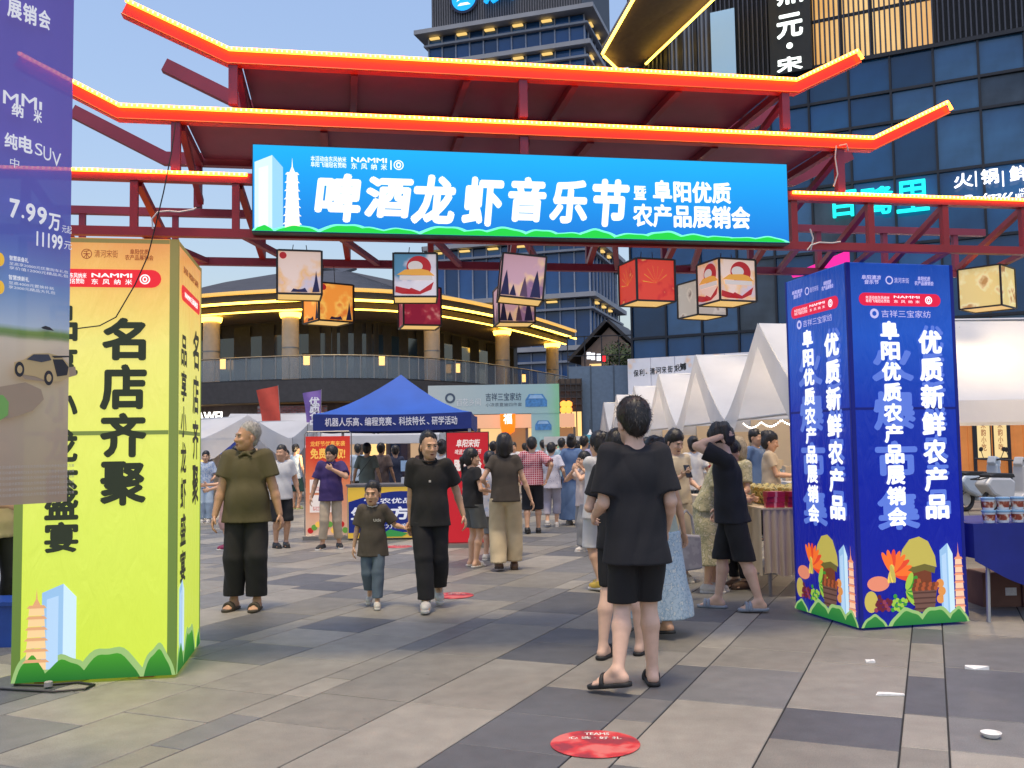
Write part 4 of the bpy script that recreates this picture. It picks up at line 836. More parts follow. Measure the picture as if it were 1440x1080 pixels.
# ------------------------------------------------------------------ hoardings and small things between
hg = thing('grey_hoarding', 'blue-grey metal hoarding panels behind the far white tents', 'fence', (dep(800, 600, 47).x, 47, 0), R(-8))
hm = mat('hoarding_grey', (.13, .19, .27), .55, var=.1)
ztop = dep(840, 515, 47).z
for i in range(3): box('panel', hm, hg, i*1.12+.02, 0, .05, (i+1)*1.12-.02, .06, ztop)
for i in range(4): box('post', mat('hoarding_post', (.07, .1, .14), .5), hg, i*1.12-.035, -.03, 0, i*1.12+.035, .09, ztop+.05)
for i in range(5): box('post', mdark, hg, i*.84-.025, .1, 0, i*.84+.025, .15, ztop+1.5)
for z in (ztop+.5, ztop+1.45): box('rail', mdark, hg, 0, .1, z, 3.4, .15, z+.05)
wh_ = thing('white_hoarding', 'white printed hoarding with black calligraphy behind the tent roofs', 'fence', (f0[0]-2.1, f0[1]-7.5, 0), fa)
q0 = (f0[0]-2.1, f0[1]-7.5)
def HP(px, py): return vplane(px, py, q0, fa)
a = HP(882, 505); b = HP(1045, 478); hwm = pattern_mat('hoarding_print', 'noise', srgb(214, 214, 222), srgb(206, 208, 216), 1.2, srgb(226, 190, 160), .6, .05, .56)
nP = 6
for i in range(nP):
    xa = a[0]+(b[0]-a[0]+1.2)*i/nP; xb = a[0]+(b[0]-a[0]+1.2)*(i+1)/nP; box('panel', hwm, wh_, xa+.012, 0, .05, xb-.012, .06, a[1])
bk = mat('ink_black', (.01, .01, .012), .6, var=0); FH = FRONT
for ch, x, y, x2, y2 in (('保', 891, 530, 898, 520), ('利', 899, 529, 906, 519), ('·', 908, 526, 910, 524), ('清', 914, 527, 921, 517), ('河', 922, 526, 930, 516), ('宋', 931, 525, 937, 515), ('街', 939, 524, 946, 514), ('文', 948, 523, 953, 513), ('化', 950, 522, 958, 512), ('商', 958, 521, 964, 511), ('铺', 956, 520, 965, 510)):
    p_ = HP(x, y); q_ = HP(x2, y2); ftext(ch, FH, p_[0], p_[1], q_[0], q_[1], bk, wh_, .02)
# small gabled house and shrubs over the hoarding
gh_ = thing('gabled_house', 'small house with steep grey tiled gable above the grey hoarding', 'building', (dep(858, 600, 56).x-1.6, 56, 0), R(-20))
zg = dep(860, 455, 56).z; ze = dep(860, 500, 56).z
MB().prism([(0, 0), (3.4, 0), (3.4, ze), (1.7, zg-.3), (0, ze)], ((0, 4, 0), (1, 0, 0), (0, 0, 1)), 4).build('wall', mat('house_wall', (.34, .26, .22), .7, var=.1), gh_)
for s in (-1, 1): slab3('roof', tilem, [(1.7, -.5, zg), (1.7+s*2.3, -.5, ze-.35), (1.7+s*2.3, 4.4, ze-.35), (1.7, 4.4, zg)], .18, gh_)
box('window', warmw, gh_, .5, -.03, ze-1.6, 1.2, .02, ze-.5)
hs3 = thing('shop_sign', 'small white and red glowing sign under the gabled house', 'sign', (0, 0, 0)); p_ = dep(830, 500, 50); 
for i, (px, m) in enumerate(((828, wsg), (834, wsg), (842, wsg), (849, lit('sign_red_glow', srgb(240, 40, 50), 1.4)))): p_ = dep(px, 500+i*1.2, 50); box('letter', m, hs3, p_.x-.1, p_.y, p_.z-.18, p_.x+.1, p_.y+.05, p_.z+.18)
def leafy(name, label, c, rx, rz, n, m, seed, cat='shrub'):
    o = thing(name, label, cat, (c.x, c.y, 0)); rr = random.Random(seed); mb = MB()
    for i in range(n):
        d = Vector((rr.gauss(0, 1), rr.gauss(0, 1), rr.gauss(0, 1))).normalized()*rr.random()**.4; p = Vector((d.x*rx, d.y*rx, c.z+d.z*rz)); a = Vector((rr.uniform(-1, 1), rr.uniform(-1, 1), rr.uniform(-1, 1))).normalized(); b = a.orthogonal().normalized(); s = rr.uniform(.07, .16)
        mb.add([p-a*s, p+b*s*.4, p+a*s, p-b*s*.4], [(0, 1, 2, 3)])
    tag(mb.build('foliage', m, o), kind='stuff'); MB().tube([(0, 0, 0), (0, 0, c.z)], .06, 6, .03).build('trunk', mat('bark', (.08, .06, .045), .9), o); return o
lfm = mat('leaf_green', (.045, .085, .03), .7, var=.4, scale=4)
leafy('shrub', 'dark green shrub behind the hoarding rail below the gabled house', dep(868, 502, 51), .9, .9, 500, lfm, 1); leafy('shrub', 'low green shrub at the foot of the glass mall corner', dep(884, 506, 49), .5, .6, 260, lfm, 2)
# lit peach shop in the centre
sh = thing('corner_shop', 'peach lit shop front with round orange sign behind the crowd', 'building', (dep(640, 600, 45).x, 45, 0))
zt2 = dep(700, 583, 45).z; zm = dep(700, 602, 45).z
box('fascia', lit('shop_fascia_peach', srgb(236, 176, 136), .55, .7), sh, 0, 0, zm, 5.6, .4, zt2); box('back_wall', mat('shop_back', (.3, .22, .17), .7), sh, 0, 1.6, 0, 5.6, 1.8, zt2)
for i in range(5): box('glass_pane', lit('shop_glass', srgb(250, 206, 140), .8) if i % 2 else lit('shop_glass_dim', srgb(200, 140, 90), .45), sh, i*1.12+.05, .2, .1, i*1.12+1.05, .25, zm-.02)
for i in range(6): box('pillar', mat('shop_pillar', (.25, .17, .13), .6), sh, i*1.12-.06, .1, 0, i*1.12+.06, .3, zm)
s_ = dep(714, 589, 44.9); d_ = thing('round_sign', 'glowing orange capsule sign on the peach shop front', 'sign', (s_.x, 44.9, s_.z)); MB().lathe([(.05, -.75), (.3, -.6), (.36, -.3), (.36, .3), (.3, .6), (.05, .75)], n=18).build('lamp_body', lit('sign_orange_glow', srgb(255, 110, 20), 1.5), d_, True); ftext('福', ((0, -.37, 0), (1, 0, 0), (0, 0, 1)), -.2, -.25, .2, .25, lit('sign_cream_glow', (1, .9, .7), 2.), d_, .02, off=.01)
# bright lattice shop right of the arch
lt = thing('lattice_shop', 'dark shop corner with warm lanterns right of the banner arch', 'building', (dep(788, 600, 46).x, 46, 0)); zt3 = dep(795, 532, 46).z
box('wall', mat('lattice_wall', (.1, .075, .06), .7), lt, 0, .3, 0, 1.1, 2, zt3)
for i in range(5): box('lattice_bar', slatm, lt, 0, .2, zt3-.3-i*.32, 1.1, .3, zt3-.24-i*.32)
for i in range(5): box('lattice_post', slatm, lt, i*.26, .18, 0, i*.26+.05, .28, zt3)
for i in range(4): q = dep(793+(i % 2)*7, 568+8*(i//2), 45.7); MB().lathe([(.05, -.16), (.17, -.08), (.17, .08), (.05, .16)], (q.x-lt.location.x, -.1, q.z), 12).build('hanging_lantern', lit('lantern_glow', srgb(255, 150, 60), 2.), lt, True)
box('lit_window', warmw, lt, .05, .27, .3, 1.05, .29, zt3-1.6)
# ------------------------------------------------------------------ white gable tents on the right
cloth = mat('tent_white', (.66, .68, .72), .75, var=.07, scale=1.2, bump=.15, bscale=9); sheer(cloth, .4); cloth_in = mat('tent_cream', (.58, .50, .40), .8, var=.07, scale=1.5, bump=.12, bscale=8); polem = mat('tent_pole', (.5, .5, .5), .4, .6, var=.05)
bulbm = lit('bulb_glow', (1, .86, .62), 9.)
def gable_tent(label, loc, rz, W, L, ze, zp, group, back=True, sides=(1, 1), drop=.0, name='gable_tent', mcloth=None):
    """open gable at x=0, ridge runs to x=L, width W across y (0..W)"""
    mc = mcloth or cloth; o = thing(name, label, 'tent', loc, rz, group)
    N1 = 10
    def prof(k, sag=.0):               # height across the gable, slightly hollow
        a = abs(2*k-1); return ze+(zp-ze)*((1-a)**1.2)
    for s in (0, 1):
        ks = [s*.5+.5*j/N1 for j in range(N1+1)]
        MB().grid([[(L*i/6, k*W, prof(k)-.05*math.sin(math.pi*i/6)*(1 if 0 < k < 1 else 0)) for k in ks] for i in range(7)]).build('roof_slope', mc, o, True)
    # gable frill: follows the roof edge, its lower edge a pointed arch
    ks = [j/20 for j in range(21)]
    low = [max(ze-.5+0*k, prof(k)-.38-.32*abs(2*k-1)) for k in ks]
    MB().grid([[(-.02, k*W, prof(k)+.005) for k in ks], [(-.035, k*W, l) for k, l in zip(ks, low)]]).build('gable_frill', mc, o, True)
    if back: MB().grid([[(L-.02, k*W, prof(k)-.01) for k in ks], [(L-.02, k*W, .02) for k in ks]]).build('back_wall', cloth_in, o, True)
    for s, y in ((0, .03), (1, W-.03)):
        if sides[s]: box('side_wall', cloth_in, o, L*.12, y-.012, .02, L-.05, y+.012, ze-.02)
        for x in (.03, L-.05): MB().tube([(x, y, 0), (x, y, ze)], .03, 8).build('pole', polem, o)
        MB().grid([[(x, y+(.03 if s else -.03), ze) for x in (0, L)], [(x, y+(.05 if s else -.05), ze-.24) for x in (0, L)]]).build('valance', mc, o)
    MB().tube([(.03, W/2, zp-.04), (L-.05, W/2, zp-.04)], .025, 6).build('ridge_pole', polem, o); MB().tube([(.06, .03, ze-.03), (.06, W-.03, ze-.03)], .02, 6).build('cross_pole', polem, o)
    return o
def hang_lamp(p, label, power=14, drop=.5):
    o = thing('hanging_lamp', label, 'lamp', p, 0, 'bulb lamps hanging in the stalls')
    MB().tube([(0, 0, .12), (0, 0, drop)], .006, 5).build('flex', cab, o); MB().lathe([(.02, .16), (.03, .1), (.075, .03), (.08, 0), (.001, 0)], n=14).build('shade', mat('lamp_shade_white', (.8, .8, .78), .4), o, True)
    MB().lathe([(.005, -.075), (.035, -.06), (.045, -.03), (.03, -.004)], n=12).build('bulb', bulbm, o, True)
    l = bpy.data.lights.new('lamp_light', 'POINT'); l.energy = power; l.color = (1, .70, .38); l.shadow_soft_size = .06; lo = bpy.data.objects.new('lamp_light', l); COL.objects.link(lo); lo.parent = o; lo.location = (0, 0, -.14)
    return o
TX = 4.05; PKS = [15.6, 21., 26.4, 31.8, 37.2]
ordn = ['nearest tall', 'second', 'third', 'fourth', 'fifth']
for i, y in enumerate(PKS):
    gable_tent(f'white gable market tent with open front, {ordn[i]} in the right-hand row', (TX, y-2.66, 0), 0, 5.32, 3.9, 1.95, 3.45, 'white gable tents along the right', back=i > 0, sides=(i > 0, 1))
    hang_lamp((TX+1.2, y+.2, 2.3), f'white bulb lamp hanging inside the {ordn[i]} right-hand tent', 48, .9)
gable_tent('white gable market tent with open front, sixth and farthest in the right-hand row', (TX, 40., 0), 0, 5.0, 1.4, 1.95, 3.4, 'white gable tents along the right')
gable_tent('low cream tent lit yellow from inside, right of the blue tower', (4.2, 10.35, 0), 0, 2.5, 6.2, 1.92, 2.98, 'white gable tents along the right', back=False, sides=(0, 0))
hang_lamp((5.4, 11.5, 2.25), 'bulb lamp inside the low cream tent beside the blue tower', 34, .6)
hang_lamp((6.9, 11.3, 2.25), 'bulb lamp deeper inside the low cream tent at the right edge', 34, .6)
# string of tiny lights in the first tent
mb = MB(); 
for i in range(40):
    k = i/39; mb.lathe([(.003, -.02), (.014, -.008), (.014, .008), (.003, .02)], (TX+.3+.0*k, 13.0+5.1*k, 1.86-.09*math.sin(math.pi*k*4 % math.pi)), 6)
o = thing('light_string', 'string of tiny white bulbs across the nearest tall tent', 'light string', (0, 0, 0)); tag(mb.build('bulbs', lit('string_bulb', (1, .92, .8), 3.), o), kind='stuff'); MB().tube([(TX+.3, 13.0+5.1*i/39, 1.885-.09*math.sin(math.pi*i/39*4 % math.pi)) for i in range(40)], .004, 4).build('wire', cab, o)
# ------------------------------------------------------------------ goods
rg2 = random.Random(11)
def pleated(name, m, parent, x0, y0, x1, y1, z0, z1, n=60, amp=.018):
    P = []; L_ = math.hypot(x1-x0, y1-y0); ux, uy = (x1-x0)/L_, (y1-y0)/L_
    for zz, am in ((z1, .2), (z1*.6+z0*.4, .8), (z0, 1.2)):
        P.append([(x0+ux*L_*j/n-uy*amp*am*math.sin(j*1.25+.3*math.sin(j)), y0+uy*L_*j/n+ux*amp*am*math.sin(j*1.25+.3*math.sin(j)), zz+(0 if zz > z0 else .02*math.sin(j*.31))) for j in range(n+1)])
    return MB().grid(P).build(name, m, parent, True)
tb = thing('stall_table', 'stall table with pleated cream cloth behind the blue tower', 'table', (2.42, 9.42, 0), R(4))
creamc = mat('cream_cloth', (.58, .46, .32), .8, var=.08, scale=4); redc = mat('crimson_cloth', (.30, .012, .035), .8, var=.1)
box('table_top', mat('board_brown', (.2, .13, .09), .6), tb, .02, .02, .80, 1.2, 2.9, .84)
for x, y in ((.08, .08), (1.14, .08), (.08, 2.8), (1.14, 2.8)): MB().tube([(x, y, 0), (x, y, .8)], .018, 8).build('leg', steel, tb)
pleated('cloth_front', creamc, tb, .0, -.01, .36, -.01, .22, .86, 26); pleated('cloth_side', creamc, tb, -.012, 2.9, -.012, 0, .2, .86, 70); pleated('cloth_side', redc, tb, .38, .0, 1.2, .0, .05, .845, 30)
MB().box(-.015, -.015, .845, 1.21, 2.91, .862).build('cloth_top', creamc, tb)
snack = pattern_mat('snack_bag', 'noise', srgb(150, 120, 50), srgb(206, 190, 120), 30., srgb(90, 80, 40), .4, 0, .5)
for i in range(14):
    x, y, z = 2.6+.16*(i % 3)+rg2.uniform(-.03, .03), 9.75+.17*(i//3)+rg2.uniform(-.04, .04), .866+.0*(i % 2)
    mb = MB().lathe([(.02, 0), (.075, .02), (.09, .09), (.07, .17), (.02, .2)], n=10); o = mb.build('snack_bag', snack, None, True, (x, y, z)); tag(o, 'bulging gold-green snack bag in the heap on the cream stall table', 'bag', 'snack bags heaped on the cream table')
rbx = mat('gift_red', (.42, .02, .05), .35, var=.2)
for i in range(6):
    o = MB().box(-.09, -.06, 0, .09, .06, .05).build('gift_box', rbx, None, False, (2.56+.21*(i % 2), 9.5+.14*(i//2)*0+.0, .864+.052*(i//2)), R(3*i-6)); tag(o, 'flat red gift box stacked at the front of the cream stall table', 'box', 'red gift boxes on the cream table'); box('ribbon', mat('ribbon_pink', (.7, .25, .3), .5), o, -.012, -.0605, -.0005, .012, .0605, .0506)
# right-hand stall with blue cloth and tubs
bt = thing('stall_table', 'folding stall table under blue cloth at the right edge', 'table', (3.8, 7.95, 0), R(3))
bc = mat('blue_cloth', (.012, .022, .22), .8, var=.1, scale=5); box('table_top', MATS['board_brown'], bt, 0, .03, .76, 2.6, .85, .79)
for x, y in ((.09, .05), (2.5, .05), (.09, .8), (2.5, .8)): MB().tube([(x, y, 0), (x+.02, y, .76)], .017, 8).build('leg', polem, bt)
P = [[(-.03+2.66*j/40, -.0-.012*math.sin(j*.9)*k, .805-(.30+.10*math.sin(j*.22)+.16*min(1, j/9.))*k) for j in range(41)] for k in (0, .25, .5, .75, 1)]
MB().grid([[(-.03+2.66*j/40, .86, .805) for j in range(41)]]+P).build('cloth', bc, bt, True)
P = [[(-.03-.01*math.sin(j), .86*j/12, .805-.28*k) for j in range(13)] for k in (0, .5, 1)]; MB().grid(P).build('cloth_end', bc, bt, True)
tubw = mat('tub_plastic', (.72, .76, .80), .3, var=.04); tubl = mat('tub_lid_blue', (.25, .45, .66), .35, var=.05); labr = pattern_mat('tub_label', 'noise', srgb(150, 66, 48), srgb(206, 150, 120), 24., srgb(230, 224, 214), .5, 0, .5); labg = pattern_mat('tub_label_green', 'noise', srgb(60, 120, 100), srgb(150, 190, 180), 24., srgb(230, 224, 214), .5, 0, .5)
tub_me = MB().lathe([(.042, 0), (.052, .085)], n=18).mesh('cup', tubw, True); lid_me = MB().lathe([(.055, .085), (.057, .088), (.057, .1), (.05, .104), (.001, .104)], n=18).mesh('lid', tubl, True)
lab1 = MB().lathe([(.0452, .02), (.0512, .07)], n=18).mesh('label', labr, True); lab2 = MB().lathe([(.0452, .02), (.0512, .07)], n=18).mesh('label', labg, True)
kk = 0
for row in range(2):
    for dpt in range(1):
        for i in range(7):
            x = 3.93+i*.122+.01*rg2.random(); y = 8.02+dpt*.13+x*.05-.2; z = .808+row*.106
            o = thing('food_tub', ('lower' if row == 0 else 'upper')+' food tub with '+('red' if i % 4 != 3 else 'green')+' label on the blue table, '+('first', 'second', 'third', 'fourth', 'fifth', 'sixth', 'seventh')[i]+' from the blue tower', 'tub', (x, y, z), rg2.random()*6, 'food tubs stacked on the blue table')
            link('cup', tub_me, o); link('lid', lid_me, o); link('label', lab1 if i % 4 != 3 else lab2, o)
card = mat('cardboard', (.22, .11, .075), .8, var=.15)
for i, (px, w_, h_, lb_) in enumerate(((1403, .34, .30, 'brown carton with white label under the blue stall table'), (1452, .4, .34, 'plain brown carton at the right under the blue stall table'))):
    p = gnd(px, 855); o = MB().box(0, 0, 0, w_, .3, h_).build('carton', card, None, False, (p.x-.1+.05*i, p.y+.05, .0)); tag(o, lb_, 'box'); box('flap', mat('carton_flap', (.28, .15, .1), .8), o, .01, .0, h_, w_-.01, .29, h_+.006)
    if i == 0: box('paper_label', paper, o, .2, -.003, .1, .3, .0, .17)
# timber shop front and scooters behind on the right
tf = thing('timber_shop', 'warm lit timber shop front with framed posters behind the right stall', 'building', (dep(1335, 600, 25).x, 25, 0), R(-12))
wood = mat('timber_glow', (.45, .16, .04), .55, var=.25, scale=2, emit=.18, ecol=(.9, .30, .06)); zt5 = 3.0  # planks glow faintly themselves, warm light put into the material
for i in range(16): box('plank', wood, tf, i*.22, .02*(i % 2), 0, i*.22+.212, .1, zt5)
for i, x in enumerate((.62, 1.02)):
    box('poster_frame', mdark, tf, x, -.04, .98, x+.36, -.0, 2.2); box('poster', lit('poster_cream', srgb(246, 216, 150), .75), tf, x+.03, -.055, 1.02, x+.33, -.042, 2.16)
    ftext('宋\n韵\n小\n吃', ((x, -.056, 0), (1, 0, 0), (0, 0, 1)), .12, 1.2, .24, 1.95, MATS['ink_brown'], tf, .01, off=.003)
for x in (.58, 1.4): box('door_post', mdark, tf, x-.04, -.06, 0, x+.04, -.005, zt5)
def scooter(label, loc, rz, body):
    o = thing('scooter', label, 'scooter', loc, rz, 'scooters parked at the right'); bmt_ = mat(body[0], body[1], .25, var=.03); blk = mat('scooter_black', (.02, .02, .022), .5)
    for x in (0, 1.22):
        w_ = MB(); w_.tube([(x+.21*math.cos(a), 0, .25+.21*math.sin(a)) for a in [2*math.pi*i/24 for i in range(25)]], .045, 8, cap=False); t_ = w_.build('tyre', blk, o, True)
        r_ = MB(); r_.tube([(x, -.03, .25), (x, .03, .25)], .13, 16); r_.build('rim', polem, t_)
    MB().prism([(.16, .32), (.3, .95), (.38, .97), (.42, .42), (.62, .26), (.98, .30), (1.0, .22), (.55, .18), (.3, .24)], ((0, .14, 0), (1, 0, 0), (0, 0, 1)), .28).build('front_shield', bmt_, o, bevel=.03)
    MB().prism([(.72, .30), (.66, .66), (.8, .74), (1.36, .76), (1.5, .62), (1.3, .42), (1.0, .30)], ((0, .16, 0), (1, 0, 0), (0, 0, 1)), .32).build('rear_body', bmt_, o, bevel=.05)
    MB().prism([(.64, .74), (.7, .82), (1.2, .84), (1.36, .80), (1.34, .76), (.8, .73)], ((0, .14, 0), (1, 0, 0), (0, 0, 1)), .28).build('seat', blk, o, bevel=.03)
    MB().tube([(0, 0, .25), (.3, 0, .95), (.33, 0, 1.05)], .03, 8).build('fork', polem, o); MB().tube([(.46, -.34, 1.08), (.34, -.12, 1.06), (.34, .12, 1.06), (.46, .34, 1.08)], .018, 8).build('handlebar', blk, o)
    MB().prism([(.22, .9), (.24, 1.1), (.36, 1.14), (.42, 1.0), (.36, .9)], ((0, .1, 0), (1, 0, 0), (0, 0, 1)), .2).build('headlight_cowl', bmt_, o, bevel=.02)
    MB().lathe([(.001, 0), (.06, .01), (.07, .03)], n=14).build('headlight', lit('headlight_glass', (.8, .85, .9), .2, .8), o, True, (.215, 0, 1.0)).rotation_euler = (0, R(-90), 0)
    for s in (-1, 1):
        MB().tube([(.36, s*.2, 1.06), (.34, s*.28, 1.25)], .008, 6).build('mirror_stem', blk, o); MB().lathe([(.001, -.008), (.05, -.006), (.05, .006), (.001, .008)], n=14).build('mirror', blk, o, False, (.34, s*.28, 1.28)).rotation_euler = (0, R(80), 0)
    MB().tube([(1.3, -.1, .76), (1.62, -.1, .72), (1.64, 0, .72), (1.62, .1, .72), (1.3, .1, .76)], .014, 6).build('rear_rack', blk, o)
    return o
p = gnd(1392, 716); scooter('pale blue scooter parked behind the right stall', (p.x+.35, p.y, 0), R(205), ('scooter_pale_blue', (.45, .52, .60))); p = gnd(1436, 722); scooter('pale grey scooter parked nearest the right edge', (p.x+.25, p.y, 0), R(205), ('scooter_grey', (.5, .52, .55)))
# counters under the far tents
cm = [mat('counter_white', (.6, .6, .6), .6), mat('counter_teal', (.2, .42, .5), .6), redc, creamc]
for i, y in enumerate(PKS):
    o = thing('stall_counter', f'draped stall counter inside the {ordn[i]} right-hand tent', 'counter', (TX+.35, y-2.2, 0), 0, 'counters inside the right-hand tents')
    box('counter_front', cm[(i+2) % 4], o, 0, 0, .02, .7, 4.4, .82); box('counter_top', cm[0], o, -.03, -.03, .82, .73, 4.43, .86)
    for k in range(9):
        g_ = rg2.choice([rbx, snack, tubl, creamc, labg]); h_ = rg2.uniform(.1, .32); b_ = MB().box(-.12, -.12, 0, .12, .12, h_).build('goods_box', g_, None, False, (TX+.35+rg2.uniform(.2, .5), y-2.0+k*.5, .862), rg2.uniform(-.2, .2)); tag(b_, f'small goods carton on the counter of the {ordn[i]} right-hand tent', 'box', 'goods on the right-hand counters'); box('goods_label', paper, b_, -.1225, -.06, h_*.3, -.12, .06, h_*.7)
    if i == 0: continue
    sh_ = thing('goods_shelf', f'tall shelf of goods at the back of the {ordn[i]} right-hand tent', 'shelf', (TX+3.3, y-2.0, 0), 0, 'shelves at the back of the right-hand tents')
    for z in (.5, 1.0, 1.5): 
        box('shelf_board', wood if 0 else MATS['board_brown'], sh_, 0, 0, z, .45, 4., z+.03)
        for k in range(7): box('shelf_goods', rg2.choice([rbx, snack, tubw, labg, tubl]), sh_, .05, .1+k*.55, z+.032, .35, .5+k*.55, z+.032+rg2.uniform(.15, .36))
    for x, yy in ((0, 0), (.4, 0), (0, 3.96), (.4, 3.96)): box('shelf_post', steel, sh_, x, yy-.05, 0, x+.05, yy-.002, 1.75)
# ------------------------------------------------------------------ blue canopy in the middle
D = 17.2; pl = dep(440, 595, D); pr = dep(663, 589, D); CW = pr.x-pl.x
cn = thing('canopy', 'blue pop-up canopy with white lettering on its valance', 'canopy', (pl.x, D, 0)); zv0 = dep(550, 604, D).z; zv1 = dep(550, 581, D).z; zpk = dep(548, 527, D+1.4).z
cb = mat('canopy_blue', (.012, .085, .42), .65, var=.1, scale=2, bump=.1, bscale=8); cbd = mat('valance_blue', (.012, .03, .20), .7, var=.08)
cx, cy = CW/2, CW/2
for a, b in (((0, 0), (CW, 0)), ((CW, 0), (CW, CW)), ((CW, CW), (0, CW)), ((0, CW), (0, 0))):
    rows = []
    for i in range(9):
        k = i/8; zz = zv1+(zpk-zv1)*(k**1.45); rows.append([(a[0]+(b[0]-a[0])*j/10+(cx-(a[0]+(b[0]-a[0])*j/10))*k, a[1]+(b[1]-a[1])*j/10+(cy-(a[1]+(b[1]-a[1])*j/10))*k, zz-.03*math.sin(math.pi*j/10)*(1-k)) for j in range(11)])
    MB().grid(rows).build('roof_panel', cb, cn, True)
    MB().grid([[(a[0]+(b[0]-a[0])*j/10, a[1]+(b[1]-a[1])*j/10, z-.03*math.sin(math.pi*j/10)) for j in range(11)] for z in (zv1+.004, zv0)]).build('valance', cbd, cn)
for x, y in ((.04, .04), (CW-.04, .04), (.04, CW-.04), (CW-.04, CW-.04)): box('leg', polem, cn, x-.025, y-.025, 0, x+.025, y+.025, zv1-.03)
for k in range(2):
    for s in range(4):
        x = CW*s/4+.05; MB().bar((x, .05+k*(CW-.1), zv0-.02 if s % 2 else zv0+.1), (x+CW/4-.05, .05+k*(CW-.1), zv0+.1 if s % 2 else zv0-.02), .025, .025).build('scissor_strut', mat('strut_dark', (.03, .035, .06), .5), cn)
fr = ((0, -.004, 0), (1, 0, 0), (0, 0, 1)); vw = mat('valance_white', (.8, .8, .85), .6, var=0)
parts_ = [('机器人乐高', 457, 505), ('、', 506, 510), ('编程竞赛', 513, 551), ('、', 552, 557), ('科技特长', 561, 598), ('、', 600, 604), ('研学活动', 607, 643)]
for tx, xa, xb in parts_:
    a = dep(xa, 590, D); b = dep(xb, 590, D); sl_ = (xa-457)/186*.02
    zc = (zv0+zv1)/2-.005
    if tx == '、': ftext('、', fr, a.x-pl.x, zc-.06, b.x-pl.x, zc-.02, vw, cn, .02)
    else: ftext(tx, fr, a.x-pl.x, zc-.07, b.x-pl.x, zc+.085, vw, cn, .02)
# counter with printed front
D2 = 15.95; a = dep(488, 700, D2); b = dep(640, 700, D2); zc1 = dep(560, 683, D2).z; CL = b.x-a.x
ct = thing('stall_counter', 'stall counter with blue and yellow printed front under the blue canopy', 'counter', (a.x, D2, 0)); box('cabinet', mat('counter_grey', (.28, .29, .31), .6), ct, 0, .02, .02, CL, .6, zc1); box('counter_top', mat('counter_slate', (.16, .16, .17), .5), ct, -.02, .0, zc1, CL+.02, .62, zc1+.03)
yl = lit('counter_yellow', srgb(240, 196, 70), .25, .8); nb_ = lit('counter_navy', srgb(16, 40, 130), .25, .8); cwht = lit('counter_white_ink', (.85, .87, .95), .3, .8)
fr = ((0, .018, 0), (1, 0, 0), (0, 0, 1)); poly('print_field', yl, ct, fr, [(.01, .03), (CL-.01, .03), (CL-.01, zc1-.02), (.01, zc1-.02)], .001)
poly('print_arc', nb_, ct, fr, [(.02, .12)]+[(.02+(CL-.04)*i/16, zc1-.26+.17*math.sin(math.pi*i/16)) for i in range(17)]+[(CL-.02, .12)], .004)
poly('print_leaf', lit('counter_green', srgb(60, 160, 80), .25, .8), ct, fr, [(.5, .05), (.7, .17), (1.0, .1), (.9, .05)], .006)
ftext('“三农优品·链动”', fr, .28, zc1-.29, CL-.2, zc1-.2, cwht, ct, .02, off=.008); ftext('生产方服务', fr, .06, zc1-.56, CL-.1, zc1-.34, cwht, ct, .04, off=.008); ftext('助力农产品销售', fr, .5, zc1-.7, CL-.4, zc1-.62, cwht, ct, .01, off=.008)
bq = thing('cash_register', 'small pale till standing on the grey counter', 'till', (dep(572, 660, D2).x, D2+.3, zc1+.03)); box('body', mat('till_grey', (.5, .54, .6), .4), bq, -.12, -.1, 0, .12, .1, .1); box('neck', steel, bq, -.02, 0, .1, .02, .03, .2); box('screen', mat('till_screen', (.3, .45, .65), .3), bq, -.13, -.04, .2, .13, -.01, .38)
o = MB().lathe([(.05, 0), (.055, .12), (.03, .15), (.03, .18)], n=12).build('red_bottle', mat('bottle_red', (.45, .02, .03), .3), None, True, (dep(580, 665, D2).x+.08, D2+.15, zc1+.03)); tag(o, 'red bottle standing on the grey counter near the till', 'bottle')
# posters on stands
def poster(label, x0, x1, ytop, ybot, D_, m, frame=True, name='poster_stand', lean=0):
    a = dep(x0, ybot, D_); b = dep(x1, ytop, D_); W_ = b.x-a.x; o = thing(name, label, 'poster', (a.x, D_, 0)); zb_ = max(.06, a.z)
    box('sheet', m, o, 0, 0, .07, W_, .012, b.z); box('foot', steel, o, -.03, -.12, 0, W_+.03, .16, .06)
    if frame:
        MB().tube([(-.02, .02, .06), (-.02, .02, b.z+.04), (.02, .02, b.z+.08), (W_-.02, .02, b.z+.08), (W_+.02, .02, b.z+.04), (W_+.02, .02, .06)], .01, 6).build('tube_frame', steel, o)
    return o, W_, b.z
om = ramp_mat('orange_poster', [(0, srgb(246, 206, 176)), (.25, srgb(240, 176, 140)), (.5, srgb(240, 140, 90)), (.75, srgb(236, 80, 44)), (1, srgb(224, 46, 36))], 2, .05, 1.75, .22, .5, .18, 5., .8)
o, W_, zt_p = poster('orange food festival poster on a tube stand behind the man in purple', 430, 492, 613, 757, 16.2, om)
pw = lit('poster_white', srgb(250, 236, 226), .3, .8); pg = lit('poster_gold', srgb(255, 200, 90), .35, .8); pr_ = lit('poster_red_ink', srgb(200, 30, 30), .3, .8); pgr = lit('poster_green', srgb(110, 170, 70), .25, .8)
fr = ((0, -.002, 0), (1, 0, 0), (0, 0, 1)); ftext('龙虾节优惠来袭', fr, .08, zt_p-.17, W_-.08, zt_p-.08, pg, o, .01); ftext('免费领取!', fr, .08, zt_p-.38, W_-.08, zt_p-.2, pg, o, .03); disc('plate_print', pw, o, fr, W_*.45, zt_p-.58, .14, off=.003); disc('dish_print', pg, o, fr, W_*.45, zt_p-.58, .08, .06, off=.005)
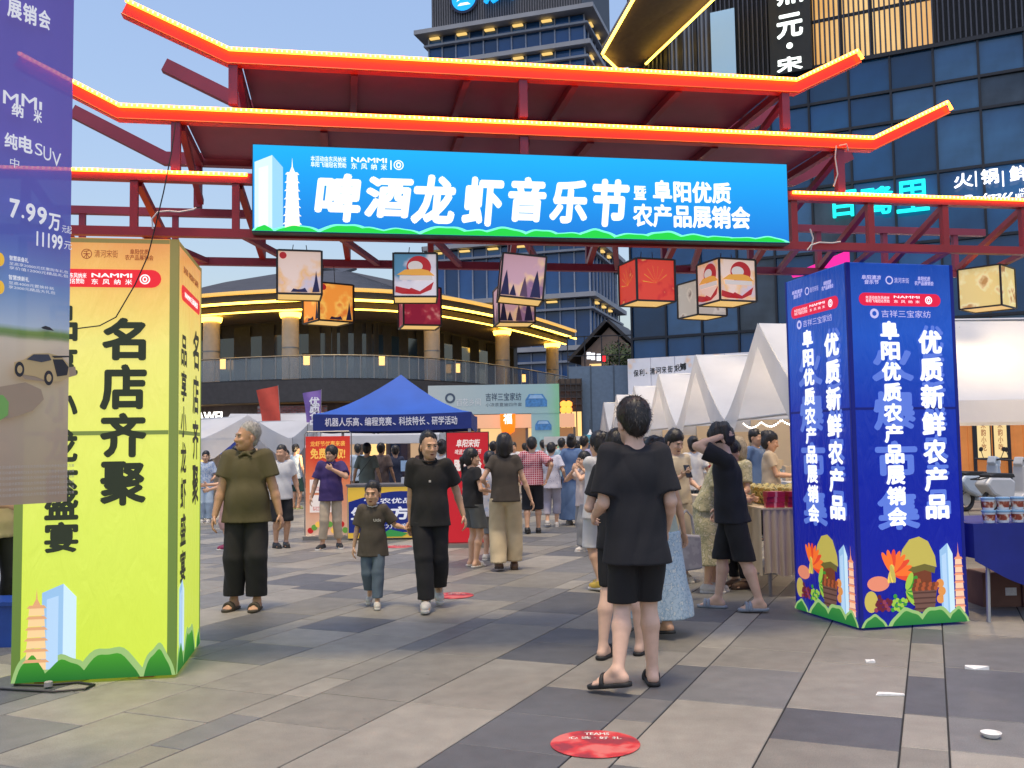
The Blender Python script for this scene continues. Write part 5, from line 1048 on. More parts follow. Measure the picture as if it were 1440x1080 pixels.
for z0_, z1_ in ((.78, 1.0), (.45, .74)): poly('text_box', pw, o, fr, [(.07, z0_), (.55, z0_), (.55, z1_), (.07, z1_)], .003); ftext('扫码领券\n到店享用', fr, .12, z0_+.03, .42, z0_+.1, pr_, o, .0, off=.006)
for i in range(10): disc('fruit_print', (pr_, pgr, pg, lit('poster_orange', srgb(236, 120, 50), .3, .8))[i % 4], o, fr, .08+.065*i, .15+.05*((i*7) % 3), .05, off=.004+i*.0004, n=14)
rm = lit('red_poster', srgb(206, 30, 44), .3, .8); o, W_, zt_p = poster('red poster board with white festival lettering behind the ponytailed woman', 630, 686, 608, 770, 14.6, rm, False); box('edge', slatm, o, -.015, .013, .06, W_+.015, .03, zt_p+.012)
ftext('阜阳宋街', fr, .14, zt_p-.22, W_-.12, zt_p-.1, pw, o, .03, .2); ftext('啤酒龙虾音乐节', fr, .12, zt_p-.33, W_-.1, zt_p-.25, pw, o, .01, .2); ftext('服务台', fr, .1, zt_p-.58, W_-.1, zt_p-.4, pw, o, .04)
# feather flags
def flag(label, pts, D_, m, txt=None):
    P = [dep(x, y, D_) for x, y in pts]; base = P[0]; o = thing('feather_flag', label, 'flag', (P[1].x, D_, 0)); ox = P[1].x
    nn = 8; rows = []
    for i in range(nn+1):
        k = i/nn; a = P[0].lerp(P[3], k); b = P[1].lerp(P[2], k); rows.append([(a.x+(b.x-a.x)*j/8-ox, .06*math.sin(k*4+j*.6), a.z+(b.z-a.z)*j/8) for j in range(9)])
    MB().grid(rows).build('cloth', m, o, True); top = P[2]; MB().tube([(0, 0, 0), (P[1].x-ox, 0, P[1].z), (top.x-ox, 0, top.z+.02)], .018, 6, .008).build('pole', steel, o); MB().lathe([(.25, 0), (.25, .03), (.03, .05)], n=14).build('base', MATS['black_base'], o)
    if txt:
        for i, ch in enumerate(txt):
            a = P[3].lerp(P[2], .55); b = P[0].lerp(P[1], .55); q = a.lerp(b, .12+.2*i); ftext(ch, ((q.x-ox-.1, -.09, q.z-.34), (1, 0, 0), (0, 0, 1)), 0, 0, .3, .28, vw, o, .03)
    return o
flag('red feather flag standing above the white tents', [(369, 597), (395, 597), (391, 542), (361, 549)], 30, mat('flag_red', (.50, .06, .035), .7, var=.1)); flag('purple feather flag with white characters left of the blue canopy', [(431, 594), (451, 594), (452, 548), (426, 553)], 28, mat('flag_purple', (.22, .13, .42), .7, var=.1), '优质农品')
# white tents on the left
gable_tent('white gable tent behind the old man, gable end towards the path', (dep(418, 620, 27).x, 26.2, 0), R(146), 3.0, 4.4, 1.80, 2.42, 'white tents on the left', sides=(0, 0))
gable_tent('long white tent roof between the left tent and the blue canopy', (dep(470, 620, 31).x, 30.2, 0), R(172), 3.2, 4.6, 1.85, 2.4, 'white tents on the left', sides=(0, 0))
gable_tent('white tent roof seen behind the blue canopy', (dep(640, 620, 33).x, 32, 0), R(176), 3.2, 7.0, 1.9, 2.7, 'white tents on the left', sides=(0, 0))
p = dep(262, 620, 25.2); o = thing('stall_banner', 'blue stall valance banner with white lettering left of the old man', 'banner', (p.x, 25.2, 0)); zz0 = dep(290, 639, 25.2).z; zz1 = dep(290, 622, 25.2).z
box('sheet', ramp_mat('blue_banner', [(0, srgb(60, 80, 190)), (1, srgb(20, 60, 160))], 0, 0, 1.6, .2, .6), o, 0, 0, zz0, 1.35, .015, zz1); ftext('农产品展销会', ((0, 0, 0), (1, 0, 0), (0, 0, 1)), .25, zz0+.13, 1.0, zz0+.22, vw, o, .02)
for x in (.02, 1.33): MB().tube([(x, .03, 0), (x, .03, zz1)], .02, 6).build('pole', polem, o)
hang_lamp((dep(430, 640, 24).x, 24.2, 1.55), 'bright bulb lamp in the white tent behind the old man', 14, .6); hang_lamp((dep(284, 641, 25).x, 24.9, 1.5), 'bright bulb lamp under the blue valance banner at left', 12, .3)
# banner arch
D3 = 30.; a = dep(602, 560, D3); b = dep(786, 540, D3); ar = thing('banner_arch', 'pale green banner arch with dark lettering spanning the path', 'arch', (a.x, D3, 0)); AW = b.x-a.x
zt4 = dep(694, 541, D3).z; zb4 = dep(694, 582, D3).z; am = ramp_mat('arch_print', [(0, srgb(196, 206, 206)), (.7, srgb(166, 196, 206)), (.9, srgb(160, 200, 200)), (1, srgb(140, 206, 160))], 0, 0, AW, .1, .6, .1, 2., .75)
box('beam', am, ar, 0, 0, zb4, AW, .3, zt4); box('leg', am, ar, AW-.88, .01, 0, AW-.003, .29, zb4); box('leg', am, ar, .0, .01, 0, .7, .29, zb4)
fr = ((0, -.002, 0), (1, 0, 0), (0, 0, 1)); na = mat('arch_ink', (.06, .09, .14), .6, var=0)
def AP(px, py): q = dep(px, py, D3); return q.x-a.x, q.z
q1 = AP(683, 564); q2 = AP(733, 552); ftext('吉祥三宝家纺', fr, q1[0], q1[1], q2[0], q2[1], na, ar, .01); q1 = AP(683, 572); q2 = AP(734, 566); ftext('小凉茶夏被四件套', fr, q1[0], q1[1], q2[0], q2[1], na, ar, .0); q1 = AP(642, 571); q2 = AP(676, 560); ftext('百花乡间', fr, q1[0], q1[1], q2[0], q2[1], mat('arch_pale_ink', (.62, .66, .68), .6), ar, .01); q1 = AP(633, 560); disc('arch_logo', na, ar, fr, q1[0], q1[1], .16, off=.004, r0=.6)
bdm = mat('bedding_print', (.06, .22, .5), .6, var=.3, scale=12)
for (x, y, k) in ((754, 563, 1.), (764, 598, .75)):
    q = AP(x, y); poly('bedding_print', bdm, ar, fr, [(q[0]-.34*k, q[1]-.2*k), (q[0]+.34*k, q[1]-.2*k), (q[0]+.34*k, q[1]+.0*k), (q[0]+.2*k, q[1]+.2*k), (q[0]-.22*k, q[1]+.2*k), (q[0]-.34*k, q[1]+.02*k)], .004); poly('bedding_print', mat('bedding_light', (.3, .5, .75), .6), ar, fr, [(q[0]-.24*k, q[1]+.06*k), (q[0]+.24*k, q[1]+.06*k), (q[0]+.16*k, q[1]+.17*k), (q[0]-.18*k, q[1]+.17*k)], .007)
# small awning and red pennant by the far right stalls
p = dep(765, 618, 24); o = thing('stall_awning', 'white printed stall sign strip over the far right counters', 'sign', (p.x, 24, 0)); box('strip', mat('awning_white', (.62, .6, .56), .6), o, 0, 0, p.z-.13, 1.0, .05, p.z+.07); box('strip', mat('awning_teal', (.1, .4, .5), .6), o, 1.0, .0, p.z-.1, 2.0, .05, p.z+.1)
for x in (.02, 1.98): MB().tube([(x, .06, 0), (x, .06, p.z)], .02, 6).build('pole', polem, o)
hang_lamp((dep(830, 612, 25).x, 25, 1.75), 'bright white bulb at the far right counters', 30, .4)
# blue crate and gear behind the yellow tower
p = dep(6, 860, 7.6); o = thing('storage_crate', 'blue plastic crate standing left behind the yellow tower', 'crate', (p.x-.25, 7.6, 0)); cbm = mat('crate_blue', (.01, .05, .30), .4); box('body', cbm, o, 0, 0, .0, .5, .35, .32); box('rim', cbm, o, -.015, -.015, .32, .515, .365, .35)
# ------------------------------------------------------------------ people: bodies and clothes grown from distance fields
class Field:
    def __init__(s, lo, hi, h):
        s.h = h; s.lo = np.array(lo, float); n = np.ceil((np.array(hi)-s.lo)/h).astype(int)+1; s.n = n
        s.ax = [s.lo[i]+h*np.arange(n[i]) for i in range(3)]; s.F = np.full(n, .3, np.float32)
    def sub(s, lo, hi):
        sl = []
        for i in range(3):
            a = max(0, int((lo[i]-s.lo[i])/s.h)); b = min(s.n[i], int((hi[i]-s.lo[i])/s.h)+2)
            if b <= a: return None, None
            sl.append(slice(a, b))
        return tuple(sl), np.meshgrid(*[s.ax[i][sl[i]].astype(np.float32) for i in range(3)], indexing='ij', sparse=True)
    def put(s, fn, lo, hi, k=.02, op='u'):
        m = k+3*s.h+.01; sl, g = s.sub(np.array(lo)-m, np.array(hi)+m)
        if sl is None: return
        d = fn(*g); a = s.F[sl]
        if op == 'u':
            if k > 0: hh = np.maximum(k-np.abs(a-d), 0)/k; s.F[sl] = np.minimum(a, d)-hh*hh*k*.25
            else: s.F[sl] = np.minimum(a, d)
        else:
            d = -d
            if k > 0: hh = np.maximum(k-np.abs(a-d), 0)/k; s.F[sl] = np.maximum(a, d)+hh*hh*k*.25
            else: s.F[sl] = np.maximum(a, d)
    def cone(s, a, b, r1, r2, k=.02, op='u', end=None):
        a = np.array(a, float); b = np.array(b, float); ba = b-a; L2 = max(ba@ba, 1e-9); r = max(r1, r2)
        def fn(X, Y, Z):
            px, py, pz = X-a[0], Y-a[1], Z-a[2]; t = np.clip((px*ba[0]+py*ba[1]+pz*ba[2])/L2, 0, 1)
            d = np.sqrt((px-t*ba[0])**2+(py-t*ba[1])**2+(pz-t*ba[2])**2)-(r1+(r2-r1)*t)
            if end is not None: L = math.sqrt(L2); d = np.maximum(d, (px*ba[0]+py*ba[1]+pz*ba[2])/L-end*L)
            return d
        s.put(fn, np.minimum(a, b)-r, np.maximum(a, b)+r, k, op)
    def ell(s, c, r, Rm=None, k=.02, op='u'):
        c = np.array(c, float); r = np.array(r, float); Rm = np.eye(3) if Rm is None else Rm; q = r.max() if Rm is not None else r
        def fn(X, Y, Z):
            x, y, z = X-c[0], Y-c[1], Z-c[2]
            l = [Rm[0, i]*x+Rm[1, i]*y+Rm[2, i]*z for i in range(3)]
            k0 = np.sqrt((l[0]/r[0])**2+(l[1]/r[1])**2+(l[2]/r[2])**2); k1 = np.sqrt((l[0]/r[0]**2)**2+(l[1]/r[1]**2)**2+(l[2]/r[2]**2)**2)
            return k0*(k0-1)/np.maximum(k1, 1e-6)
        s.put(fn, c-q, c+q, k, op)
    def econe(s, a, b, w0, w1, Rm=None, k=.02):       # elliptic frustum with flat ends; w = (half width, half depth)
        a = np.array(a, float); b = np.array(b, float); ba = b-a; L = np.linalg.norm(ba); t_ = ba/L; Rm = np.eye(3) if Rm is None else Rm; ex, ey = Rm[:, 0], Rm[:, 1]
        m = max(*w0, *w1)
        def fn(X, Y, Z):
            x, y, z = X-a[0], Y-a[1], Z-a[2]; t = (x*t_[0]+y*t_[1]+z*t_[2]); tc = np.clip(t/L, 0, 1)
            u = x*ex[0]+y*ex[1]+z*ex[2]-t*(t_@ex); v = x*ey[0]+y*ey[1]+z*ey[2]-t*(t_@ey)
            wx = w0[0]+(w1[0]-w0[0])*tc; wy = w0[1]+(w1[1]-w0[1])*tc
            q = np.sqrt((u/wx)**2+(v/wy)**2); d = (q-1)*np.minimum(wx, wy)
            return np.maximum(d, np.maximum(t-L, -t))
        s.put(fn, np.minimum(a, b)-m, np.maximum(a, b)+m, k)
    def cut(s, p, n):                                # keep the side the normal points to
        g = np.meshgrid(*[x.astype(np.float32) for x in s.ax], indexing='ij', sparse=True); d = (g[0]-p[0])*n[0]+(g[1]-p[1])*n[1]+(g[2]-p[2])*n[2]; s.F = np.maximum(s.F, -d)
    def wrinkle(s, amp, seed, fz=26., vert=False):
        rr = np.random.RandomState(seed); g = np.meshgrid(*[x.astype(np.float32) for x in s.ax], indexing='ij', sparse=True); w = 0
        for i in range(5):
            v = rr.normal(size=3); v /= np.linalg.norm(v)
            if vert: v[2] *= .15
            else: v[2] = v[2]*(.35 if i % 2 == 0 else .9)
            f = fz*(.6+.35*i); ph = f*(v[0]*g[0]+v[1]*g[1]+v[2]*g[2])+rr.rand()*6+1.6*np.sin(7*g[2]+9*g[0]+i)+1.1*np.sin(11*g[0]-5*g[1]+2*i)
            w = w+(1.1-2.2*np.abs(np.sin(ph*.5))**.7 if i % 2 == 0 else np.sin(ph))/(1+.4*i)
        s.F = s.F+(amp*.5*w).astype(np.float32)
    def mesh(s, name):
        Fd = s.F; ins = Fd < 0
        c = [(i, j, k) for i in (0, 1) for j in (0, 1) for k in (0, 1)]; n = s.n-1
        cnt = sum(ins[i:i+n[0], j:j+n[1], k:k+n[2]].astype(np.int8) for i, j, k in c)
        act = (cnt > 0) & (cnt < 8); I = np.argwhere(act)
        if len(I) == 0: return None
        idx = -np.ones(n, np.int32); idx[act] = np.arange(len(I))
        val = {q: Fd[I[:, 0]+q[0], I[:, 1]+q[1], I[:, 2]+q[2]] for q in c}
        acc = np.zeros((len(I), 3)); num = np.zeros(len(I))
        for a in c:
            for ax in range(3):
                if a[ax]: continue
                b = list(a); b[ax] = 1; b = tuple(b); va, vb = val[a], val[b]; m = (va < 0) != (vb < 0)
                t = np.where(m, va/np.where(m, va-vb, 1), 0); p = np.tile(np.array(a, float), (len(I), 1)); p[:, ax] += t
                acc += p*m[:, None]; num += m
        V = s.lo+(I+acc/num[:, None])*s.h; Q = []
        for ax in range(3):
            o1, o2 = [(1, 2), (2, 0), (0, 1)][ax]
            sl0 = [slice(None)]*3; sl1 = [slice(None)]*3; sl0[ax] = slice(0, -1); sl1[ax] = slice(1, None)
            ch = ins[tuple(sl0)] != ins[tuple(sl1)]; E = np.argwhere(ch)
            ok = (E[:, o1] > 0) & (E[:, o2] > 0) & (E[:, o1] < n[o1]) & (E[:, o2] < n[o2]) & (E[:, ax] < n[ax]); E = E[ok]
            if len(E) == 0: continue
            def cell(d1, d2): q = E.copy(); q[:, o1] -= d1; q[:, o2] -= d2; return idx[q[:, 0], q[:, 1], q[:, 2]]
            q = np.stack([cell(1, 1), cell(0, 1), cell(0, 0), cell(1, 0)], 1); flip = ~ins[E[:, 0], E[:, 1], E[:, 2]]; q[flip] = q[flip][:, ::-1]; Q.append(q)
        Q = np.concatenate(Q); Q = Q[(Q >= 0).all(1)]
        me = bpy.data.meshes.new(name); me.vertices.add(len(V)); me.vertices.foreach_set('co', V.astype(np.float32).ravel())
        me.loops.add(len(Q)*4); me.loops.foreach_set('vertex_index', Q.astype(np.int32).ravel()); me.polygons.add(len(Q)); me.polygons.foreach_set('loop_start', np.arange(0, len(Q)*4, 4, dtype=np.int32))
        me.update(calc_edges=True); me.validate(); me.polygons.foreach_set('use_smooth', np.ones(len(me.polygons), bool)); return me
def rotx(a): c, s_ = math.cos(a), math.sin(a); return np.array([[1, 0, 0], [0, c, -s_], [0, s_, c]])
def roty(a): c, s_ = math.cos(a), math.sin(a); return np.array([[c, 0, s_], [0, 1, 0], [-s_, 0, c]])
def rotz(a): c, s_ = math.cos(a), math.sin(a); return np.array([[c, -s_, 0], [s_, c, 0], [0, 0, 1]])
def unit(v): v = np.array(v, float); return v/max(np.linalg.norm(v), 1e-9)
def ik(a, t, l1, l2, pole):
    a = np.array(a, float); t = np.array(t, float); d = t-a; L = np.linalg.norm(d); mx = (l1+l2)*.998
    if L > mx: t = a+d/L*mx; d = t-a; L = mx
    x = (l1*l1-l2*l2+L*L)/(2*L); h = math.sqrt(max(l1*l1-x*x, 0)); u = d/L; p = np.array(pole, float); p = unit(p-u*(p@u)); return a+u*x+p*h, t
def cm_(name, col, rough=.85, var=.10, bump=.12, bs=330): return mat('cloth_'+name, col, rough, 0, var, 5, bump, bs)
SKIN = [mat('skin_warm', (.66, .39, .245), .5, var=.10, scale=14, bump=.06, bscale=90), mat('skin_tan', (.56, .315, .19), .5, var=.12, scale=14, bump=.06, bscale=90), mat('skin_light', (.68, .44, .32), .5, var=.09, scale=14, bump=.06, bscale=90)]
HAIRB = mat('hair_black', (.012, .010, .010), .42, var=.3, scale=30, bump=.12, bscale=160); HAIRG = mat('hair_grey', (.42, .40, .37), .6, var=.3, scale=40, bump=.5, bscale=120); HAIRL = mat('hair_light', (.45, .36, .22), .6, var=.3, scale=40, bump=.5, bscale=120)
EYEW = mat('eye_white', (.62, .58, .54), .3, var=0); EYED = mat('eye_dark', (.012, .008, .007), .2, var=0); LIPM = mat('lip_red', (.34, .10, .08), .5, var=.1); BROW = mat('brow_dark', (.02, .014, .012), .8, var=.1)
SOLE = mat('sole_white', (.6, .58, .54), .6, var=.1); 
DEFLEG = ((-.085, .0, 0, 6), (.085, .0, 0, -6))      # ankle x, y, lift, toe yaw for right and left
PID = [0]
def person(label, foot, H, heading=0., vox=.012, sex='m', skin=0, legs=DEFLEG, arms=((-.30, -.03, .88), (.30, -.03, .88)), epole=((-.18, .8, 0), (.18, .8, 0)), palms=None, curl=.55,
           lean=0., yaw=0., pitch=0., roll_=0., head=1., fat=0., top=None, bottom=None, shoes=None, hair=None, face=False, pelvis=.93, group=None, extra=None, wide=1.):
    PID[0] += 1; seed = PID[0]; s = H/1.7; fem = sex == 'f'; kid = sex == 'c'
    pel = np.array([0, 0, pelvis]); RL = rotx(R(lean))          # leaning forward tips the top towards -y
    U = lambda x, y, z: pel+RL@(np.array([x, y, z])-np.array([0, 0, .93]))
    sw = (.142 if fem else .160)*wide; hipw = .088
    sh = [U(-sw, .005, 1.385), U(sw, .005, 1.385)]; hip = [pel+np.array([-hipw, 0, -.03]), pel+np.array([hipw, 0, -.03])]
    am = (.86 if fem else 1.)*(1+.3*fat)
    elb, wri = [], []
    for i in (0, 1):
        e, w_ = ik(sh[i], arms[i], .285, .25, epole[i]); elb.append(e); wri.append(w_)
    kne, ank = [], []
    for i in (0, 1):
        x, y, z, yw = legs[i]; k_, a_ = ik(hip[i], (x, y, .085+z), .425, .405, (0.05*(-1 if i == 0 else 1)+math.sin(R(yw))*-.5, -1, .1)); kne.append(k_); ank.append(a_)
    allp = np.array(sh+elb+wri+hip+kne+ank+[U(0, 0, 1.4), pel]); lo = allp.min(0)-.24; hi = allp.max(0)+.24; lo[2] = -.02; hi[2] = max(hi[2], 1.85)
    head = head*1.07; hc = U(0, -.012, 1.572); RH = RL@rotz(R(yaw))@rotx(R(pitch))@roty(R(roll_)); hs = head; hb = U(0, .005, 1.49); hc = hb+(hc-hb)*hs
    Hd = lambda x, y, z: hc+RH@(np.array([x, y, z])*hs)
    hi[2] = max(hi[2], hc[2]+.2*hs); lo = np.minimum(lo, hc-.2*hs); hi = np.maximum(hi, hc+.2*hs); lo[2] = -.02
    # ---- body
    B = Field(lo, hi, vox)
    B.ell(U(0, .0, 1.26), (.145*wide+.02*fat, .098, .18), RL, .03); B.ell(U(0, -.02*fat, 1.06), (.125*wide+.03*fat, .09+.04*fat, .16), RL, .05); B.ell(pel+[0, .01, -.0], (.15, .105, .12), None, .05); [B.cone(U(x*.03, .008, 1.405), U(x*.125*wide, .0, 1.375), .042, .046, .04) for x in (-1, 1)]
    B.cone(U(0, .015, 1.40), hb+(Hd(0, .012, -.02)-hb)*.9, .055*(.85 if fem or kid else 1), .05*(.88 if fem or kid else 1), .03)
    for i in (0, 1):
        B.cone(sh[i], elb[i], .046*am, .036*am, .03); B.cone(elb[i], elb[i]+(wri[i]-elb[i])*.35, .036*am, .036*am, .015); B.cone(elb[i]+(wri[i]-elb[i])*.3, wri[i], .036*am, .0245*am, .015)
        B.cone(hip[i], kne[i], .078*(1+.15*fat), .052, .03); c_ = kne[i]+(ank[i]-kne[i])*.32+np.array([0, .012, 0]); B.cone(kne[i], c_, .05, .056, .02); B.cone(c_, ank[i], .056, .032, .02)
        # foot with toes
        yw = R(legs[i][3]); d = np.array([math.sin(yw), -math.cos(yw), 0]); lat = np.array([math.cos(yw), math.sin(yw), 0]); z0 = ank[i][2]-.085; tilt = max(0, legs[i][2])*.55
        hl = ank[i]-d*.03; hl[2] = z0+.042+tilt*.3; bl_ = ank[i]+d*.11; bl_[2] = z0+.036-tilt*.9; bl_[2] = max(bl_[2], .03)
        B.cone(ank[i], hl, .034, .03, .02); B.cone(hl, bl_, .032, .03, .02); B.cone(ank[i]+d*.02, bl_, .034, .024, .02)
        for t_ in range(5):
            off_ = (t_-2)*.0165*(1 if i == 0 else -1)*-1; tp = bl_+lat*off_+d*(.055-.006*abs(t_-1)); tp[2] = bl_[2]-.012; B.cone(bl_+lat*off_*.9, tp, .016, .011, .006)
        # hand: palm, four fingers, thumb
        f = unit(wri[i]-elb[i]); side = 1 if i == 0 else -1
        n_ = np.array(palms[i], float) if palms and palms[i] is not None else np.array([side*1., .25, 0]); n_ = unit(n_-f*(n_@f)); w_ = np.cross(f, n_)*side
        hk = (.9 if fem else 1)*(1.12 if kid else 1); base = wri[i]+f*.012
        B.ell(base+f*.048*hk, np.array([.040, .017, .052])*hk, np.stack([w_, n_, f], 1), .012)
        cu = curl if not isinstance(curl, (tuple, list)) else curl[i]
        for j, (o_, l_) in enumerate(((.030, .068), (.010, .078), (-.010, .074), (-.029, .058))):
            p0 = base+f*.085*hk+w_*o_*hk; a1 = cu*(.7+.1*j); d1 = f*math.cos(a1)+n_*math.sin(a1); p1 = p0+d1*l_*.5*hk; a2 = a1+cu*1.1; d2 = f*math.cos(a2)+n_*math.sin(a2); p2 = p1+d2*l_*.55*hk
            B.cone(p0, p1, .0098*hk, .0088*hk, .004); B.cone(p1, p2, .0088*hk, .0072*hk, .003)
        t0 = base+f*.02*hk+w_*.03*hk; t1 = t0+unit(w_*.75+f*.8+n_*.35)*.04*hk; t2 = t1+unit(w_*.15+f*.9+n_*.5)*.032*hk; B.cone(t0, t1, .0135*hk, .011*hk, .008); B.cone(t1, t2, .011*hk, .0085*hk, .004)
    # head
    B.ell(Hd(0, .014, .03), np.array([.075, .093, .090])*hs, RH, .02); B.ell(Hd(0, -.026, -.032), np.array([.061, .064, .082])*hs, RH, .03); B.ell(Hd(0, -.052, -.092), np.array([.030, .028, .024])*hs, RH, .025)
    B.cone(Hd(-.045, .0, -.05), Hd(-.022, -.06, -.085), .02*hs, .018*hs, .03); B.cone(Hd(.045, .0, -.05), Hd(.022, -.06, -.085), .02*hs, .018*hs, .03)
    for x in (-1, 1):
        B.ell(Hd(x*.031, -.104, .003), np.array([.017, .017, .012])*hs, RH, .014, 's'); B.ell(Hd(x*.077, .014, -.014), np.array([.010, .022, .032])*hs, RH@rotz(x*.35), .006); B.ell(Hd(x*.035, -.07, -.03), np.array([.022, .02, .02])*hs, RH, .02)
    B.cone(Hd(-.03, -.083, .023), Hd(.03, -.083, .023), .010*hs, .010*hs, .014); B.cone(Hd(0, -.086, .004), Hd(0, -.105, -.034), .0085*hs, .0135*hs, .012); B.ell(Hd(0, -.096, -.037), np.array([.0185, .012, .009])*hs, RH, .008)
    B.ell(Hd(0, -.083, -.062), np.array([.023, .012, .0075])*hs, RH, .006); B.ell(Hd(0, -.081, -.073), np.array([.020, .012, .007])*hs, RH, .006)
    me = B.mesh('person'); me.materials.append(SKIN[skin]); root = link('person', me); root.location = (foot[0], foot[1], 0); root.rotation_euler = (0, 0, R(heading)); root.scale = (s, s, s); tag(root, label, 'person', group)
    def child(name, fld, m):
        g = fld.mesh(name)
        if g is None: return None
        g.materials.append(m); return link(name, g, root)
    def FB_(a, b): return Field(a, b, vox)
    # ---- top
    if top:
        hem = top.get('hem', .80); sl = top.get('sleeve', .62); lo_ = top.get('loose', .0); T_ = FB_(lo, hi)
        wh, dh = top.get('w', .188+.025*fat)+lo_*.8, top.get('d', .146+.045*fat)+lo_*.8
        T_.ell(U(0, .0, 1.25), (.160*wide+.02*fat+lo_*.6, .116+lo_*.7, .185), RL, .03); [T_.cone(U(x*.035, .008, 1.402), U(x*.128*wide, .0, 1.372), .052, .058+lo_*.4, .04) for x in (-1, 1)]
        bell = U(0, -.03*fat-.01, 1.0); T_.ell(bell, (.148+.03*fat+lo_*.7, .112+.05*fat+lo_*.7, .20), RL, .05)
        hp = pel+(np.array([0, 0, hem-.93]) if lean < 25 else RL@np.array([0, 0, hem-.93])); T_.econe(hp, U(0, 0, 1.38), (wh, dh), (.118*wide+lo_*.5, .070+lo_*.4), RL if lean >= 25 else None, .05)
        for i in (0, 1):
            if sl <= 0: continue
            if sl <= 1:
                v_ = elb[i]-sh[i]; T_.cone(sh[i]-v_*.04, elb[i], .060*am+lo_*.4, .058*am+.008+lo_, .035, end=sl/1.04)
            else:
                e = elb[i]+(wri[i]-elb[i])*(sl-1); T_.cone(sh[i], elb[i], .058*am+lo_*.4, .052*am+lo_, .03); T_.cone(elb[i], wri[i], .052*am+lo_, .042*am+lo_, .02, end=sl-1)
        if top.get('wr', 1): T_.wrinkle(top.get('amp', .0068), seed, 32.)
        T_.ell(U(0, -.045, 1.47), (.062*(1.1 if fem else 1), .066, .055+top.get('vneck', 0)), RL, .008, 's'); T_.cut((0, 0, 0) if lean >= 25 else hp, (0, 0, 1) if lean < 25 else (0, 0, 1))
        o = child(top.get('name', 'shirt'), T_, top['m'])
        if top.get('collar'):
            C_ = FB_(U(0, 0, 1.42)-.16, U(0, 0, 1.46)+.16); pts = [U(.066*math.sin(a), -.012-.068*math.cos(a)+.0, 1.435+.022*(1-math.cos(a))*.9) for a in [2*math.pi*q/14 for q in range(15)]]
            for p_, q_ in zip(pts[:-1], pts[1:]): C_.cone(p_, q_, .015, .015, .01)
            for x in (-1, 1): C_.cone(U(x*.012, -.085, 1.432), U(x*.055, -.098, 1.405), .013, .011, .012)
            c_ = C_.mesh('collar'); c_.materials.append(top['m']); link('collar', c_, o)
        if top.get('ring'):
            C_ = FB_(U(0, 0, 1.40)-.18, U(0, 0, 1.46)+.18); pts = [U(.068*math.sin(a), -.022-.070*math.cos(a), 1.428+.02*(1-math.cos(a))) for a in [2*math.pi*q/16 for q in range(17)]]
            for p_, q_ in zip(pts[:-1], pts[1:]): C_.cone(p_, q_, .010, .010, .006)
            c_ = C_.mesh('neckband'); c_.materials.append(top['ring']); link('neckband', c_, o)
        if top.get('print'):
            tx, w_, z_, x_ = top['print']; ftext(tx, (U(x_-w_/2, -top.get('pd', .145), z_), (1, 0, 0), unit(RL@np.array([0, 0, 1]))), 0, 0, w_, w_*.36 if len(tx) > 1 else w_, SOLE, root, .03, off=.002, name='chest_print')
    # ---- bottom
    if bottom:
        kd = bottom['kind']; W_ = bottom.get('w', .0); P_ = FB_(lo, hi)
        P_.ell(pel+[0, .008, .01], (.164+.02*fat, .124+.03*fat, .14), None, .03)
        if kd in ('trousers', 'shorts'):
            hz = bottom.get('hem', .09 if kd == 'trousers' else .47)
            for i in (0, 1):
                P_.cone(hip[i]+[0, 0, .02], kne[i], .090+W_*.4, .063+W_, .012)
                if kd == 'trousers' or hz < .5: P_.cone(kne[i], ank[i]+[0, 0, -.04], .063+W_, .052+W_, .012)
            P_.wrinkle(bottom.get('amp', .0072), seed+50, 30)
            g = np.meshgrid(*[x.astype(np.float32) for x in P_.ax], indexing='ij', sparse=True)
            if kd == 'trousers':
                lift = [ank[i][2]-.085 for i in (0, 1)]; P_.F = np.maximum(P_.F, hz-g[2]) if max(lift) < .04 else np.maximum(P_.F, hz+np.where(np.abs(g[0]-ank[0][0])+np.abs(g[1]-ank[0][1]) < np.abs(g[0]-ank[1][0])+np.abs(g[1]-ank[1][1]), lift[0], lift[1])-g[2])
            else: P_.F = np.maximum(P_.F, hz-g[2])
            P_.F = np.maximum(P_.F, g[2]-min(1.03, (top['hem']+.045 if top and 'hem' in top else 1.03)))
        else:
            hz = bottom.get('hem', .3); fl = bottom.get('flare', .26); my = (ank[0][1]+ank[1][1])/2; mx = (ank[0][0]+ank[1][0])/2
            P_.econe((mx*.8, my*.8, hz), (0, 0, pelvis+.06), (fl, fl*.85), (.165, .125), None, .03); P_.wrinkle(.014, seed+50, 20, True); P_.cut((0, 0, hz), (0, 0, 1)); P_.cut((0, 0, min(1.02, (top['hem']+.05 if top and 'hem' in top else 1.02))), (0, 0, -1))
        child(bottom.get('name', 'trousers' if kd == 'trousers' else 'shorts' if kd == 'shorts' else 'skirt'), P_, bottom['m'])
